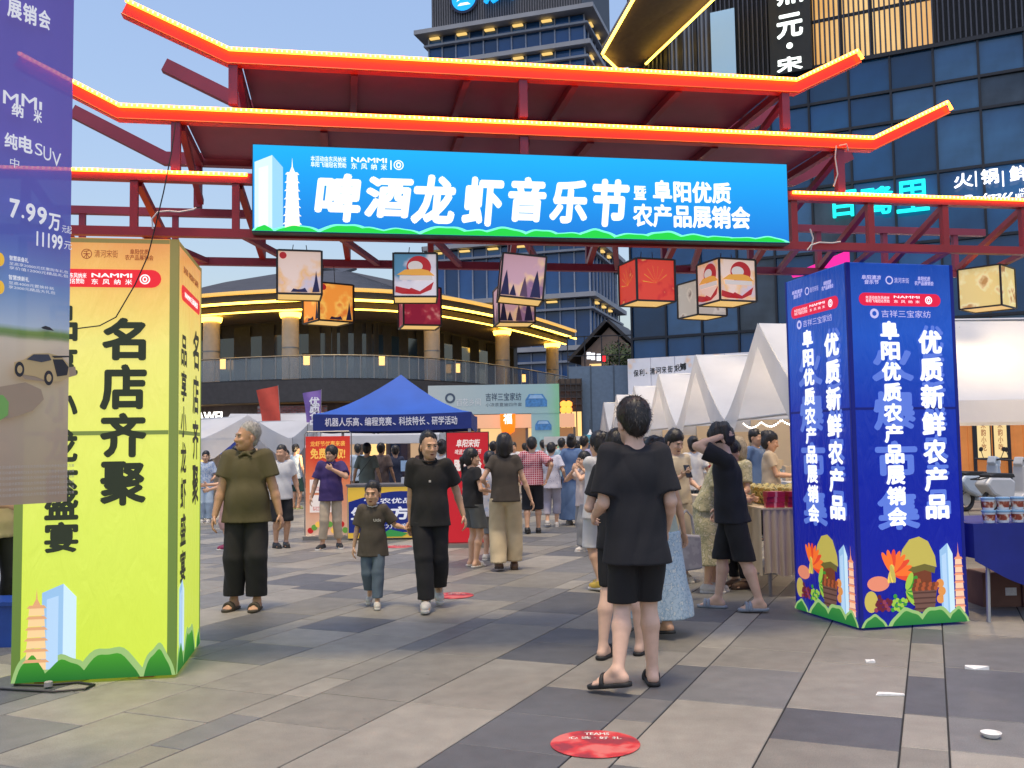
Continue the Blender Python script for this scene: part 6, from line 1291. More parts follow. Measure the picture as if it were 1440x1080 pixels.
    # ---- shoes
    if shoes:
        for i in (0, 1):
            yw = R(legs[i][3]); d = np.array([math.sin(yw), -math.cos(yw), 0]); lat = np.array([math.cos(yw), math.sin(yw), 0]); z0 = max(0, ank[i][2]-.085); tl = legs[i][2]*.5
            hl = ank[i]-d*.045; toe = ank[i]+d*.155; hl[2] = z0+.0+tl*.2; toe[2] = max(0, z0-tl*1.1)
            S_ = Field(np.minimum(hl, toe)-.13+[0, 0, .08], np.maximum(np.maximum(hl, toe)+.13, ank[i]+.13), min(vox, .008)); k_ = shoes['kind']; up_ = np.array([0, 0, 1.])
            if k_ == 'slide':
                S_.cone(hl+up_*.014, toe+up_*.014, .040, .046, .01); ax_ = unit(toe-hl); nn = unit(np.cross(lat, ax_)); nn = nn if nn[2] > 0 else -nn
                S_.cut(hl+nn*.026, -nn); S_.cut(hl-nn*.002, nn); br = ank[i]+d*.085; br[2] = hl[2]+(toe[2]-hl[2])*.65
                for q in range(10):
                    a0, a1 = math.pi*q/10, math.pi*(q+1)/10
                    for sh_ in ((0, .035) if not shoes.get('thong') else (0,)):
                        pa = br+d*sh_+lat*.046*math.cos(a0)+nn*(.015+.058*math.sin(a0)); pb = br+d*sh_+lat*.046*math.cos(a1)+nn*(.015+.058*math.sin(a1)); S_.cone(pa, pb, .011, .011, .012)
                c_ = S_.mesh('sandal')
                if c_: c_.materials.append(shoes['m']); link('sandal', c_, root)
            else:
                S_.cone(hl+up_*.045+d*.01, ank[i]+d*.09+up_*(toe[2]-ank[i][2]+.042), .045, .044, .02); S_.cone(ank[i]+d*.06+up_*(.04+toe[2]-ank[i][2]), toe+up_*.036, .044, .036, .03); S_.cone(ank[i]+up_*-.035, ank[i]+up_*.0, .042, .044, .03)
                ax_ = unit(toe-hl); nn = unit(np.cross(lat, ax_)); nn = nn if nn[2] > 0 else -nn; S_.cut(hl+nn*.018, nn); S_.cut(ank[i]+up_*.012, -up_); c_ = S_.mesh('shoe')
                if c_:
                    c_.materials.append(shoes['m']); so_ = link('shoe', c_, root); L_ = Field(S_.lo, S_.ax[0][-1:].tolist()+S_.ax[1][-1:].tolist()+S_.ax[2][-1:].tolist(), min(vox, .008)); L_.cone(hl+nn*.012+d*.012, toe+nn*.012+d*.004, .048, .043, .0); L_.cut(hl+nn*.026, -nn); L_.cut(hl-nn*.004, nn); c2 = L_.mesh('sole')
                    if c2: c2.materials.append(shoes.get('sole', SOLE)); link('sole', c2, so_)
    # ---- hair
    if hair:
        k_ = hair.get('kind', 'short'); vv = min(vox*.75, .009); Hf = Field(hc-.22*hs-[0, 0, .2 if k_ != 'short' else 0], hc+.2*hs, vv); th = hair.get('th', .0)
        fl_ = hair.get('line', .0)
        Hf.ell(Hd(0, .020+fl_*.6, .046+fl_*.5), np.array([.082+th, .097+th*.8, .092+th])*hs, RH, .0); Hf.ell(Hd(0, .052, -.006), np.array([.060+th, .062+th, .072])*hs, RH, .02)
        if k_ != 'short':
            Hf.ell(Hd(0, .045, -.02), np.array([.082+th, .07+th, .095])*hs, RH, .03)
            if k_ == 'long': Hf.cone(Hd(0, .06, -.03), Hd(0, .085, -.2), .085*hs, .06*hs, .03)
            if k_ == 'bob':
                for x in (-1, 1): Hf.cone(Hd(x*.062, .0, .03), Hd(x*.072, .01, -.075), .03*hs, .026*hs, .03)
                Hf.cone(Hd(0, .05, 0), Hd(0, .055, -.09), .08*hs, .07*hs, .03)
            if k_ == 'tail': Hf.cone(Hd(0, .10, .03), Hd(0, .14, -.02), .028, .035, .02); Hf.cone(Hd(0, .14, -.02), Hd(0, .14, -.19), .035, .014, .02)
            if k_ == 'bun': Hf.ell(Hd(0, .10, .075), np.array([.045, .045, .045])*hs, RH, .02)
            Hf.ell(Hd(0, -.10, -.045), np.array([.062, .075, .10])*hs, RH, .01, 's')
        Hf.wrinkle(hair.get('amp', .0048), seed+90, 105, True); c_ = Hf.mesh('hair')
        if c_:
            nT = 700 if vox < .0125 else 160; rr = np.random.RandomState(seed+7); nv = len(c_.vertices); co = np.zeros(nv*3); c_.vertices.foreach_get('co', co); co = co.reshape(-1, 3); no = np.zeros(nv*3); c_.vertex_normals.foreach_get('vector', no); no = no.reshape(-1, 3)
            ii = rr.randint(0, nv, nT); P0 = co[ii]; n0 = no[ii]; flow = np.array([0, .25, -1.])@RH.T+rr.normal(size=(nT, 3))*.5; flow -= n0*(flow*n0).sum(1)[:, None]; flow /= np.linalg.norm(flow, axis=1)[:, None]+1e-6
            tip = P0+(flow*.9+n0*(.12+.25*rr.rand(nT, 1)))*(.018+.022*rr.rand(nT, 1))*hs; sd_ = np.cross(flow, n0)*.0028; V2 = np.concatenate([co, P0-n0*.002-sd_, P0-n0*.002+sd_, tip]); q0 = nv+np.arange(nT)
            Fq = [tuple(p.vertices) for p in c_.polygons]+[tuple(int(z) for z in t_) for t_ in zip(q0, q0+nT, q0+2*nT)]; c2 = bpy.data.meshes.new('hair'); c2.from_pydata(V2.tolist(), [], Fq); c2.polygons.foreach_set('use_smooth', np.ones(len(Fq), bool)); c2.update(); bpy.data.meshes.remove(c_)
            c2.materials.append(hair.get('m', HAIRB)); link('hair', c2, root)
    # ---- face
    if face:
        def blob(name, c, r, m, par=root):
            mb = MB(); pts = [[Hd(*(np.array(c)+np.array([r[0]*math.cos(a)*math.cos(b), r[1]*math.sin(a)*math.cos(b), r[2]*math.sin(b)]))) for a in [2*math.pi*i/12 for i in range(13)]] for b in [math.pi*(j/6-.5) for j in range(7)]]
            return mb.grid(pts).build(name, m, par, True)
        for x in (-1, 1):
            ew = blob('eye', (x*.031, -.0845, .003), (.0125, .007, .0052), EYEW); blob('iris', (x*.031-.001, -.0905, .003), (.0052, .0022, .0048), EYED, ew)
            mb = MB(); mb.tube([Hd(x*.013, -.0965, .021), Hd(x*.03, -.096, .0265), Hd(x*.048, -.082, .021)], .0036*hs, 6, .0024*hs); mb.build('eyebrow', BROW if hair is None or hair.get('m', HAIRB) is HAIRB else MATS.get('hair_grey'), root, True)
            MB().tube([Hd(x*.018, -.0905, .0065), Hd(x*.031, -.0935, .0092), Hd(x*.044, -.085, .0065)], .0018*hs, 5).build('eyelid', BROW, root, True)
        blob('mouth', (0, -.0895, -.0672), (.0225, .0065, .0026), mat('mouth_dark', (.16, .04, .035), .5, var=0)); blob('lip', (0, -.0895, -.0735), (.018, .0062, .0045), LIPM)
        if face == 'glasses':
            for x in (-1, 1):
                MB().tube([Hd(x*.033+.021*math.cos(a), -.104+.006*math.cos(a)*x, .002+.015*math.sin(a)) for a in [2*math.pi*i/16 for i in range(17)]], .0016*hs, 5, cap=False).tube([Hd(x*.054, -.1, .004), Hd(x*.08, .0, .0)], .0016*hs, 5).build('spectacle_rim', cab, root)
            MB().tube([Hd(-.012, -.106, .004), Hd(.012, -.106, .004)], .0016*hs, 5).build('spectacle_bridge', cab, root)
    if extra: extra(root, dict(sh=sh, elb=elb, wri=wri, U=U, Hd=Hd, pel=pel, ank=ank, s=s))
    return root
# ------------------------------------------------------------------ the people of the photograph
def place(px, py_foot, py_head, x_off=0):
    p = gnd(px, py_foot); return (p.x, p.y), (py_foot-py_head)*p.y/F/math.cos(0)*1.0
BK = cm_('black', (.012, .012, .014)); BK2 = cm_('soft_black', (.020, .019, .019)); NAVY = cm_('navy_black', (.010, .011, .016)); OLIVE = cm_('olive', (.105, .088, .040)); PURP = cm_('purple', (.045, .025, .12)); BEIGE = cm_('beige', (.46, .37, .26)); CREAM = cm_('cream', (.52, .42, .26)); BROWN = cm_('brown', (.065, .052, .040)); TAUPE = cm_('taupe', (.085, .07, .055)); GREYS = cm_('grey_denim', (.115, .12, .115)); WHITE = cm_('white', (.62, .61, .60)); PINK = cm_('pink', (.55, .36, .33)); JEAN = cm_('jean', (.10, .14, .19)); LBLUE = cm_('light_blue', (.42, .52, .62)); DRESSB = cm_('dress_blue', (.10, .17, .32)); GREY = cm_('grey', (.28, .28, .27)); TEAL = cm_('teal', (.30, .45, .52)); SAGE = cm_('sage', (.17, .20, .17)); GREEN = cm_('dark_green', (.02, .07, .06))
PLAID = pattern_mat('cloth_plaid', 'plaid', (.34, .02, .045), (.62, .42, .44), 26.); FLOR = pattern_mat('cloth_floral', 'noise', (.50, .45, .27), (.28, .28, .15), 26., (.60, .54, .38), .85, 0, .5); BFLOR = pattern_mat('cloth_blue_floral', 'noise', (.42, .52, .58), (.22, .34, .45), 34., (.56, .6, .58), .85, 0, .52); WPAT = pattern_mat('cloth_white_dots', 'spots', (.30, .30, .40), (.58, .56, .62), 26., None, .85, 0, .22); TIE = pattern_mat('cloth_tie_dye', 'noise', (.60, .58, .60), (.34, .44, .60), 7., (.62, .45, .50), .85, 0, .55); BPAT = pattern_mat('cloth_blue_print', 'noise', (.45, .52, .62), (.14, .24, .45), 20., (.5, .56, .64), .85, 0, .54)
SH_W = dict(kind='shoe', m=mat('shoe_white', (.58, .55, .50), .6, var=.15, scale=20)); SH_B = dict(kind='shoe', m=mat('shoe_black', (.02, .02, .022), .5), sole=SOLE); SH_Y = dict(kind='shoe', m=mat('shoe_yellow', (.62, .42, .06), .6)); SH_BB = dict(kind='shoe', m=mat('shoe_all_black', (.016, .016, .018), .45), sole=mat('sole_black', (.02, .02, .02), .7)); SH_BR = dict(kind='shoe', m=mat('shoe_brown', (.11, .06, .035), .5), sole=mat('sole_brown', (.05, .03, .02), .7)); SH_P = dict(kind='shoe', m=mat('shoe_plum', (.22, .02, .07), .6))
SL_B = dict(kind='slide', m=mat('slide_black', (.012, .012, .013), .6)); SL_O = dict(kind='slide', m=mat('slide_olive', (.06, .048, .03), .6)); SL_G = dict(kind='slide', m=mat('slide_grey', (.26, .30, .36), .6)); FLIP = dict(kind='slide', m=mat('slide_black', (.012, .012, .013), .6), thong=True); SAND = dict(kind='slide', m=mat('sandal_white', (.6, .56, .5), .6))
sh_ = dict(kind='short')
# near man seen from behind
(x, y), H = place(900, 968, 565)
person('man in black tee and black shorts walking away in flip-flops, nearest the camera', (x, y), 1.76, 187, .0085, 'm', 2, legs=((-.10, -.08, .0, -8), (.16, .13, .05, 52)), arms=((-.22, -.12, .93), (.20, -.22, 1.02)), epole=((-.05, 1, 0), (.05, 1, 0)), fat=.2, wide=.97,
       top=dict(m=NAVY, hem=.74, sleeve=.84, loose=.010, w=.200, d=.155), bottom=dict(kind='shorts', m=BK, hem=.50, w=.022), shoes=FLIP, hair=dict(kind='short', th=.008, line=-.005), head=1.06, yaw=10, pitch=4)
# old man
(x, y), H = place(347, 857, 600)
person('white-haired old man in olive polo and wide black trousers', (x, y), H, 4, .0085, 'm', 1, legs=((-.12, .03, 0, -14), (.10, -.03, 0, -4)), arms=((-.27, -.10, .86), (.31, -.05, .86)), fat=.55, top=dict(m=OLIVE, hem=.80, sleeve=.68, loose=.018, collar=True, w=.215, d=.165), bottom=dict(kind='trousers', m=BK2, hem=.13, w=.036), shoes=SL_O, hair=dict(kind='short', m=HAIRG, th=-.005, line=.018), face=True, yaw=-52, pitch=-4)
# father and son
pf = gnd(606, 855); pb = gnd(525, 853)
def hold(root, J): pass
HF = 1.63; HB = 1.13; sf = HF/1.7; sb_ = HB/1.7
# their hands meet at one point in the world
meet = dep(574, 742, (pf.y+pb.y)/2-.02)
def tolocal(w_, base, head_, sc_):
    d = np.array([w_.x-base.x, w_.y-base.y, w_.z]); return tuple(rotz(-R(head_))@d/sc_)
ta = tolocal(meet+Vector((.02, 0, .035)), pf, 6, sf); tb_ = tolocal(meet+Vector((-.035, 0, .0)), pb, 4, sb_)
person('man in black tee and black trousers walking forward, holding a small boy by the hand', (pf.x, pf.y), HF, 6, .0085, 'm', 0, legs=((-.05, -.24, 0, -4), (.08, .22, .08, 4)), arms=(ta, (.33, .05, .90)), palms=((.2, -.3, -1), None), fat=.15, wide=1.03,
       top=dict(m=BK2, hem=.80, sleeve=.72, loose=.016, ring=BK2, print=('▪', .022, 1.23, .0), pd=.152), bottom=dict(kind='trousers', m=BK, hem=.10, w=.026), shoes=SH_W, hair=dict(kind='short', th=-.002, line=.026), face=True, yaw=16, pitch=2)
person('small boy in taupe tee and blue trousers holding the hand of the man in black', (pb.x, pb.y), HB, 4, .011, 'c', 0, legs=((-.06, .2, .08, -6), (.07, -.2, 0, 4)), arms=((-.27, .0, .86), tb_), epole=((-.4, .6, 0), (0, .6, -.5)), palms=(None, (0, -.3, 1)), head=1.30,
       top=dict(m=TAUPE, hem=.72, sleeve=.85, loose=.02, ring=WHITE, w=.21, print=('UtSt', .11, 1.22, .075), pd=.150), bottom=dict(kind='trousers', m=JEAN, hem=.14, w=.02), shoes=SH_W, hair=dict(kind='short', th=-.001, line=.012), face=True, yaw=-10)
# man in purple with his hand at his chin
(x, y), H = place(466, 772, 630)
person('man in purple shirt and beige trousers rubbing his chin, with glasses', (x, y), H, 4, .011, 'm', 1, legs=((-.14, -.06, 0, -22), (.12, .08, 0, 18)), arms=((-.33, -.02, .84), (.05, -.21, 1.325)), epole=((-.4, .6, 0), (.9, .1, -.5)), palms=(None, (-.2, 1, .2)), curl=(.5, .9), fat=.45, wide=1.05, top=dict(m=PURP, hem=.80, sleeve=.8, loose=.016, collar=True), bottom=dict(kind='trousers', m=BEIGE, hem=.17, w=.014), shoes=SH_B, hair=dict(kind='short', th=.012, line=.0), face='glasses', yaw=-24, pitch=-2)
# ponytailed woman, her boy, woman in cream trousers
(x, y), H = place(665, 797, 634)
person('ponytailed woman in black tee and grey shorts smiling towards the boy', (x, y), H, 128, .011, 'f', 0, legs=((-.10, .02, 0, 12), (.10, -.04, 0, -8)), arms=((-.22, -.22, 1.08), (.18, -.26, 1.06)), top=dict(m=BK, hem=.86, sleeve=.55, loose=.006), bottom=dict(kind='shorts', m=GREYS, hem=.56, w=.045), shoes=SAND, hair=dict(kind='tail', th=.004), face=True, yaw=-38)
(x, y), H = place(690, 788, 640)
person('boy in pale tie-dye tee half hidden between the two women', (x, y), H, 150, .013, 'c', 0, arms=((-.2, -.2, 1.05), (.2, -.2, 1.05)), head=1.12, top=dict(m=TIE, hem=.70, sleeve=.9, loose=.03), bottom=dict(kind='shorts', m=GREY, hem=.42, w=.03), shoes=SH_W, hair=sh_, yaw=30)
(x, y), H = place(712, 802, 614)
person('person with black bobbed hair in brown tee and cream wide trousers walking away', (x, y), H, 178, .010, 'f', 0, legs=((-.10, -.07, 0, 6), (.09, .12, .04, -6)), arms=((-.33, .0, .88), (.26, -.16, 1.08)), top=dict(m=BROWN, hem=.86, sleeve=.52, loose=.004), bottom=dict(kind='trousers', m=CREAM, hem=.11, w=.045), shoes=SH_BR, hair=dict(kind='bob', th=.008))
(x, y), H = place(750, 750, 617)
person('man in red checked shirt and black shorts seen from behind', (x, y), H, 176, .012, 'm', 1, legs=((-.09, -.06, 0, 4), (.1, .1, .02, -4)), arms=((-.27, .12, .98), (.28, -.14, 1.0)), epole=((-1, .6, 0), (1, .6, 0)), fat=.4, top=dict(m=PLAID, hem=.86, sleeve=.85, loose=.02), bottom=dict(kind='shorts', m=NAVY, hem=.42, w=.03), shoes=SH_BB, hair=dict(kind='short', th=.003, line=-.01))
(x, y), H = place(777, 741, 624)
person('woman in white dotted blouse and cropped trousers seen from behind', (x, y), H, 172, .013, 'f', 0, legs=((-.08, -.05, 0, 4), (.09, .1, .04, -4)), arms=((-.26, -.12, .98), (.24, -.2, 1.02)), top=dict(m=WPAT, hem=.78, sleeve=.75, loose=.02), bottom=dict(kind='trousers', m=cm_('lilac_grey', (.40, .37, .42)), hem=.26, w=.02), shoes=SH_W, hair=dict(kind='short', th=.006, line=-.02))
(x, y), H = place(806, 738, 613)
person('woman in long blue denim dress with rolled sleeves seen from behind', (x, y), H, 164, .013, 'f', 0, arms=((-.27, -.03, .92), (.26, -.18, 1.05)), top=dict(m=DRESSB, hem=.86, sleeve=1.35, loose=.018, name='dress_top'), bottom=dict(kind='skirt', m=DRESSB, hem=.1, flare=.27), shoes=SH_W, hair=dict(kind='bun', th=.004))
(x, y), H = place(824, 774, 640)
person('boy in pale tee and baggy grey trousers eating, beside the woman in the blue dress', (x, y), H, -62, .012, 'c', 0, legs=((-.1, .1, 0, -4), (.12, -.12, 0, 8)), arms=((-.04, -.22, 1.40), (.06, -.22, 1.42)), epole=((-.8, .1, -.6), (.8, .1, -.6)), palms=((0, 1, .2), (0, 1, .2)), curl=.9, head=1.12, top=dict(m=cm_('pale_peach', (.58, .50, .46)), hem=.78, sleeve=.6, loose=.02), bottom=dict(kind='trousers', m=GREY, hem=.1, w=.055), shoes=SH_W, hair=dict(kind='short', th=.004), face=True)
(x, y), H = place(847, 829, 613)
person('woman in white tee and white shorts with yellow shoes beside the nearest man', (x, y), H, 214, .011, 'f', 0, legs=((-.09, -.1, 0, -8), (.1, .1, .02, 0)), arms=((-.1, -.24, 1.28), (.02, -.26, 1.30)), palms=((.5, 1, 0), (-.5, 1, 0)), top=dict(m=WHITE, hem=.78, sleeve=.85, loose=.03), bottom=dict(kind='shorts', m=WHITE, hem=.46, w=.03), shoes=SH_Y, hair=dict(kind='bun', th=.008), yaw=10, pitch=10)
# people hidden behind the nearest man
p = gnd(868, 922); person('person in black slides walking just beyond the nearest man', (p.x+.04, p.y), 1.6, 150, .012, 'm', 2, legs=((-.10, -.10, 0, 0), (.09, .16, 0, 0)), arms=((-.2, -.2, 1.05), (.2, -.2, 1.05)), top=dict(m=NAVY, hem=.8, sleeve=.7), bottom=dict(kind='shorts', m=BK, hem=.52), shoes=SL_B, hair=sh_)
p = gnd(948, 892); person('woman in pale blue floral long dress beyond the nearest man', (p.x-.10, p.y), 1.55, 206, .011, 'f', 1, legs=((-.05, -.2, 0, 0), (.07, .2, .05, 0)), arms=((-.28, -.02, .86), (.25, -.1, .95)), lean=4, top=dict(m=cm_('pale_green', (.38, .42, .34)), hem=.84, sleeve=.4), bottom=dict(kind='skirt', m=BFLOR, hem=.16, flare=.30), shoes=SL_B, hair=dict(kind='bun'))
p = gnd(900, 880); person('girl in mustard skirt behind the nearest man', (p.x, p.y), 1.35, 190, .014, 'c', 0, arms=((-.25, -.1, .95), (.25, -.1, .95)), top=dict(m=WHITE, hem=.84, sleeve=.5), bottom=dict(kind='skirt', m=cm_('mustard', (.55, .33, .04)), hem=.25, flare=.24), shoes=SH_W, hair=dict(kind='tail'))
# woman looking at her phone
p = dep(948, 605, 10.6)
def phone(root, J):
    w_ = (J['wri'][0]+J['wri'][1])/2; MB().box(-.036, -.006, -.07, .036, .006, .07).build('phone', mat('phone_black', (.015, .015, .02), .2), root, False, tuple(w_+np.array([0, -.08, .05])))
def ph_thing(root, J): 
    w_ = J['wri'][0]+np.array([.03, -.075, .05]); q = root.matrix_basis @ Vector(w_); o = MB().box(-.036, -.005, -.072, .036, .005, .072).build('phone', mat('phone_black', (.015, .015, .02), .2), None, False, q, root.rotation_euler[2]); o.rotation_euler[0] = R(-25); tag(o, 'dark phone held by the woman in the cream dress', 'phone')
person('long-haired woman in cream dress looking down at her phone', (p.x, 10.6), 1.64, 22, .011, 'f', 2, arms=((-.06, -.24, 1.20), (.22, -.14, 1.05)), palms=((0, 1, .2), None), top=dict(m=cm_('cream_dress', (.56, .47, .33)), hem=.88, sleeve=.55), bottom=dict(kind='skirt', m=cm_('cream_dress', (.56, .47, .33)), hem=.22, flare=.27), shoes=SH_W, hair=dict(kind='long', th=.004), face=True, yaw=8, pitch=22, extra=ph_thing)
# woman in floral dress at the stall, with a bag
p = gnd(990, 832)
person('woman in yellow-green floral dress bending over the stall table', (p.x+.06, p.y), 1.58, 60, .011, 'f', 0, lean=24, arms=((-.10, -.40, 1.02), (.20, -.40, 1.02)), top=dict(m=FLOR, hem=.88, sleeve=.75, loose=.02), bottom=dict(kind='skirt', m=FLOR, hem=.30, flare=.25), shoes=SH_W, hair=dict(kind='bun', m=HAIRB), pitch=10)
# man with his hand at his head
p = gnd(1030, 858)
person('man in black tee and shorts in grey slides scratching his head', (p.x+.03, p.y), 1.66, -104, .0095, 'm', 2, legs=((-.09, -.16, 0, -6), (.10, .22, 0, 10)), arms=((-.24, -.12, .92), (.09, -.085, 1.60)), epole=((-.4, .6, 0), (.35, -1, -.35)), palms=(None, (-1, .1, .1)), curl=(.5, 1.0), lean=7, fat=.15, top=dict(m=NAVY, hem=.80, sleeve=.72, loose=.02), bottom=dict(kind='shorts', m=BK, hem=.46, w=.035), shoes=SL_G, hair=dict(kind='short', th=.014, line=.0, amp=.010), yaw=8, pitch=14)
p = gnd(1048, 834); person('person with light hair in pale green shirt behind the man scratching his head', (p.x+.04, p.y+.35), 1.55, 300, .012, 'f', 0, arms=((-.15, -.3, 1.0), (.2, -.28, 1.0)), top=dict(m=FLOR, hem=.84, sleeve=.75), bottom=dict(kind='trousers', m=BK, hem=.12), shoes=SH_BR, hair=dict(kind='bob', m=HAIRL))
p = dep(1082, 615, 12.8); person('vendor in beige top standing behind the cream stall table', (p.x, 12.8), 1.63, 70, .012, 'f', 1, arms=((-.1, -.34, 1.1), (.1, -.34, 1.1)), top=dict(m=BEIGE, hem=.84, sleeve=.6), bottom=dict(kind='trousers', m=BK, hem=.12), shoes=SH_BB, hair=dict(kind='bun'), pitch=16)
p = dep(1062, 615, 15); person('second vendor in dark blue standing at the back of the nearest tent', (p.x, 15.), 1.7, 40, .016, 'm', 1, top=dict(m=DRESSB, hem=.82, sleeve=.6), bottom=dict(kind='trousers', m=BK), shoes=SH_BB, hair=sh_)
# left background
(x, y), H = place(289, 735, 640); person('woman in blue printed blouse and pale trousers, leftmost in the background', (x, y), 1.5, 10, .014, 'f', 0, arms=((-.22, -.2, 1.0), (.2, -.25, 1.05)), top=dict(m=BPAT, hem=.82, sleeve=.8, loose=.02), bottom=dict(kind='trousers', m=LBLUE, hem=.1, w=.03), shoes=SH_W, hair=dict(kind='bun'), face=True)
(x, y), H = place(322, 773, 636); person('person in pink shirt and shorts holding a phone left of the old man', (x, y), H, -80, .013, 'm', 0, arms=((-.1, -.36, 1.12), (.1, -.3, 1.05)), top=dict(m=PINK, hem=.80, sleeve=.75), bottom=dict(kind='shorts', m=cm_('dusty_pink', (.45, .27, .24)), hem=.36, w=.02), shoes=SH_P, hair=dict(kind='short', th=.008, line=-.01))
(x, y), H = place(395, 770, 628); person('man in white tee and dark shorts right behind the old man', (x, y), H, 30, .013, 'm', 1, top=dict(m=WHITE, hem=.80, sleeve=.7, loose=.02), bottom=dict(kind='shorts', m=BK, hem=.44, w=.03), shoes=SH_BB, hair=dict(kind='short', th=-.004), yaw=-40)
(x, y), H = place(416, 716, 626); person('man in white tank top and green shorts beside the orange poster', (x, y), H, 150, .015, 'm', 1, top=dict(m=LBLUE, hem=.80, sleeve=0), bottom=dict(kind='shorts', m=GREEN, hem=.46, w=.03), shoes=dict(kind='slide', m=mat('slide_lime', (.45, .5, .2), .6)), hair=sh_)
(x, y), H = place(308, 738, 632); person('person in slate shirt behind the woman in blue print', (x, y+1.2), 1.6, 160, .016, 'm', 1, top=dict(m=cm_('slate', (.14, .19, .26)), hem=.8), bottom=dict(kind='trousers', m=JEAN), shoes=SH_BB, hair=sh_)
p = dep(340, 640, 20); person('dark-haired person glimpsed over the old man\'s shoulder', (p.x, 20), 1.6, 190, .018, 'm', 1, top=dict(m=NAVY, hem=.8), bottom=dict(kind='trousers', m=BK), shoes=SH_BB, hair=dict(kind='short', th=.01))
p = dep(402, 640, 22); person('woman in pale blue print between the white-tee man and the tank-top man', (p.x, 22), 1.5, 20, .017, 'f', 1, top=dict(m=BPAT, hem=.8), bottom=dict(kind='trousers', m=BK), shoes=SH_BB, hair=dict(kind='bun'))
p = dep(4, 720, 8.0); person('person in cream shirt and dark trousers cut off by the left edge', (p.x-.12, 8.1), 1.68, 70, .014, 'm', 1, arms=((-.15, -.3, 1.1), (.15, -.34, 1.16)), top=dict(m=CREAM, hem=.82, sleeve=.7), bottom=dict(kind='trousers', m=BK2, hem=.1), shoes=SH_BB, hair=sh_)
# under and behind the canopy
def strap(root, J):
    a = J['U'](-.13, .135, 1.40); b = J['U'](.17, .165, 1.0); MB().bar(a, (a+b)/2+np.array([0, .035, 0]), .03, .008).bar((a+b)/2+np.array([0, .035, 0]), b, .03, .008).build('bag_strap', cab, root)
for px, D_, H_, lb_, tm, hd, ex in ((516, 19.6, 1.60, 'man in sage shirt with black shoulder strap under the blue canopy', SAGE, 176, strap), (536, 20.4, 1.60, 'person in dull mauve top under the blue canopy', cm_('mauve', (.14, .11, .12)), 170, None), (556, 21.0, 1.55, 'person in navy top at the right under the blue canopy', cm_('deep_navy', (.02, .03, .07)), 190, None), (596, 18.6, 1.6, 'long-haired woman in pale top hidden behind the father', PINK, 165, None), (622, 16.9, 1.62, 'woman with black hair and pale shirt beside the red poster', cm_('off_white', (.5, .48, .47)), 160, None), (503, 22.6, 1.6, 'person in light blue top deep under the blue canopy', LBLUE, 200, None)):
    p = dep(px, 640, D_); person(lb_, (p.x, D_), H_, hd, .016, 'f' if 'woman' in lb_ else 'm', 1, top=dict(m=tm, hem=.8, sleeve=.8), bottom=dict(kind='trousers', m=BK), shoes=SH_BB, hair=dict(kind='long' if 'long' in lb_ else 'bun' if 'woman' in lb_ else 'short', th=.006), extra=ex, group='people under the blue canopy')
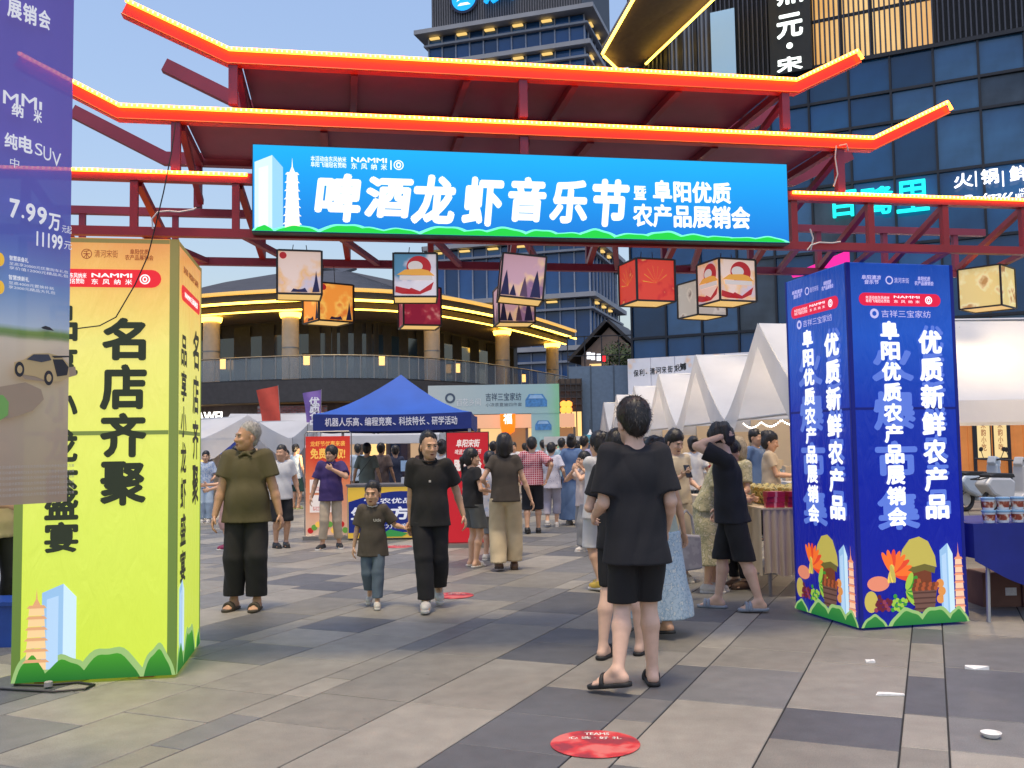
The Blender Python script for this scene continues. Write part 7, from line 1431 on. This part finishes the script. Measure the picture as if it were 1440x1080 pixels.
# far crowd along the path
far = [(694, 21, 1.6, 'dark-clad person beside the red poster board', BK, 'short'), (700, 24, 1.55, 'person in dark blue just right of the red poster board', NAVY, 'bun'), (722, 26, 1.6, 'woman in white facing the camera between the cream-trousered and checked walkers', WHITE, 'bun'), (738, 30, 1.58, 'tiny person in peach far behind the checked shirt', PINK, 'short'), (764, 25, 1.64, 'person in pale blue far between the checked shirt and the dotted blouse', LBLUE, 'short'), (772, 33, 1.7, 'tiny dark-haired person farthest down the path', NAVY, 'short'), (790, 22.5, 1.66, 'man in teal tee beyond the dotted blouse', TEAL, 'short'), (797, 28, 1.6, 'bald man far behind the woman in the blue dress', GREY, 'bald'), (822, 19.6, 1.68, 'man in lilac shirt right of the woman in the blue dress', cm_('lilac', (.36, .33, .46)), 'short'), (757, 36, 1.65, 'tiny person in dark top under the banner arch', BK, 'short'), (838, 24, 1.6, 'person in white at the far right counters', WHITE, 'short'), (872, 14.2, 1.62, 'dark-haired woman glimpsed beside the nearest man\'s head', BK2, 'bun'), (862, 17.5, 1.62, 'woman in cream glimpsed left of the nearest man\'s ear', CREAM, 'bun'), (846, 20.5, 1.66, 'man in pale blue among the far right counters', LBLUE, 'short'), (930, 14.4, 1.58, 'person in pink between the nearest man and the phone-reading woman', PINK, 'short'), (745, 22.5, 1.56, 'person in sage green half hidden by the checked shirt', SAGE, 'bun'), (781, 28, 1.68, 'tall person in white far beyond the dotted blouse', WHITE, 'short'), (812, 24, 1.6, 'woman in mauve beyond the eating boy', cm_('mauve', (.14, .11, .12)), 'bun'), (708, 31, 1.66, 'tiny person in beige far down the path near the peach shop', BEIGE, 'short'), (975, 15.6, 1.6, 'person in white inside the nearest tall tent', WHITE, 'bun'), (910, 16.5, 1.6, 'person in grey glimpsed right of the nearest man\'s head', GREY, 'short')]
for i, (px, D_, H_, lb_, tm, hk) in enumerate(far):
    p = dep(px, 640, D_); person(lb_, (p.x, D_), H_, 170+20*math.sin(i*2.1) if 'facing' not in lb_ else 10, .018, 'f' if hk == 'bun' else 'm', 1, arms=((-.28, -.1, .92), (.28, -.12, .92)), top=dict(m=tm, hem=.8, sleeve=.75), bottom=dict(kind='trousers', m=(BK, JEAN, BEIGE)[i % 3]), shoes=SH_BB, hair=None if hk == 'bald' else dict(kind=hk, th=.006), face='facing' in lb_, group='walkers farther down the path')
# things carried
p = gnd(975, 842); o = thing('tote_bag', 'grey cloth tote bag hanging beside the floral dress', 'bag', (p.x-.06, p.y-.1, .28)); MB().prism([(-.14, 0), (.13, .02), (.12, .34), (-.11, .36)], ((0, 0, 0), (.9, .3, 0), (0, 0, 1)), .07).build('bag_body', pattern_mat('tote_grey', 'noise', (.34, .33, .36), (.42, .41, .43), 12.), o, bevel=.02)
for k in (-.0, .05): MB().tube([(-.07, k, .35), (-.05, k, .52), (.0, k, .58), (.05, k, .52), (.07, k, .35)], .008, 6).build('handle', MATS['tote_grey'], o, True)
p = gnd(263, 745); p = dep(269, 715, 19.); o = thing('plastic_bag', 'clear shopping bag with produce at the edge of the yellow tower', 'bag', (p.x, 19., p.z-.18)); MB().lathe([(.04, 0), (.15, .05), (.17, .14), (.1, .24), (.03, .34)], n=12).build('bag_body', mat('bag_plastic', (.5, .47, .43), .3, var=.5, scale=9), o, True)
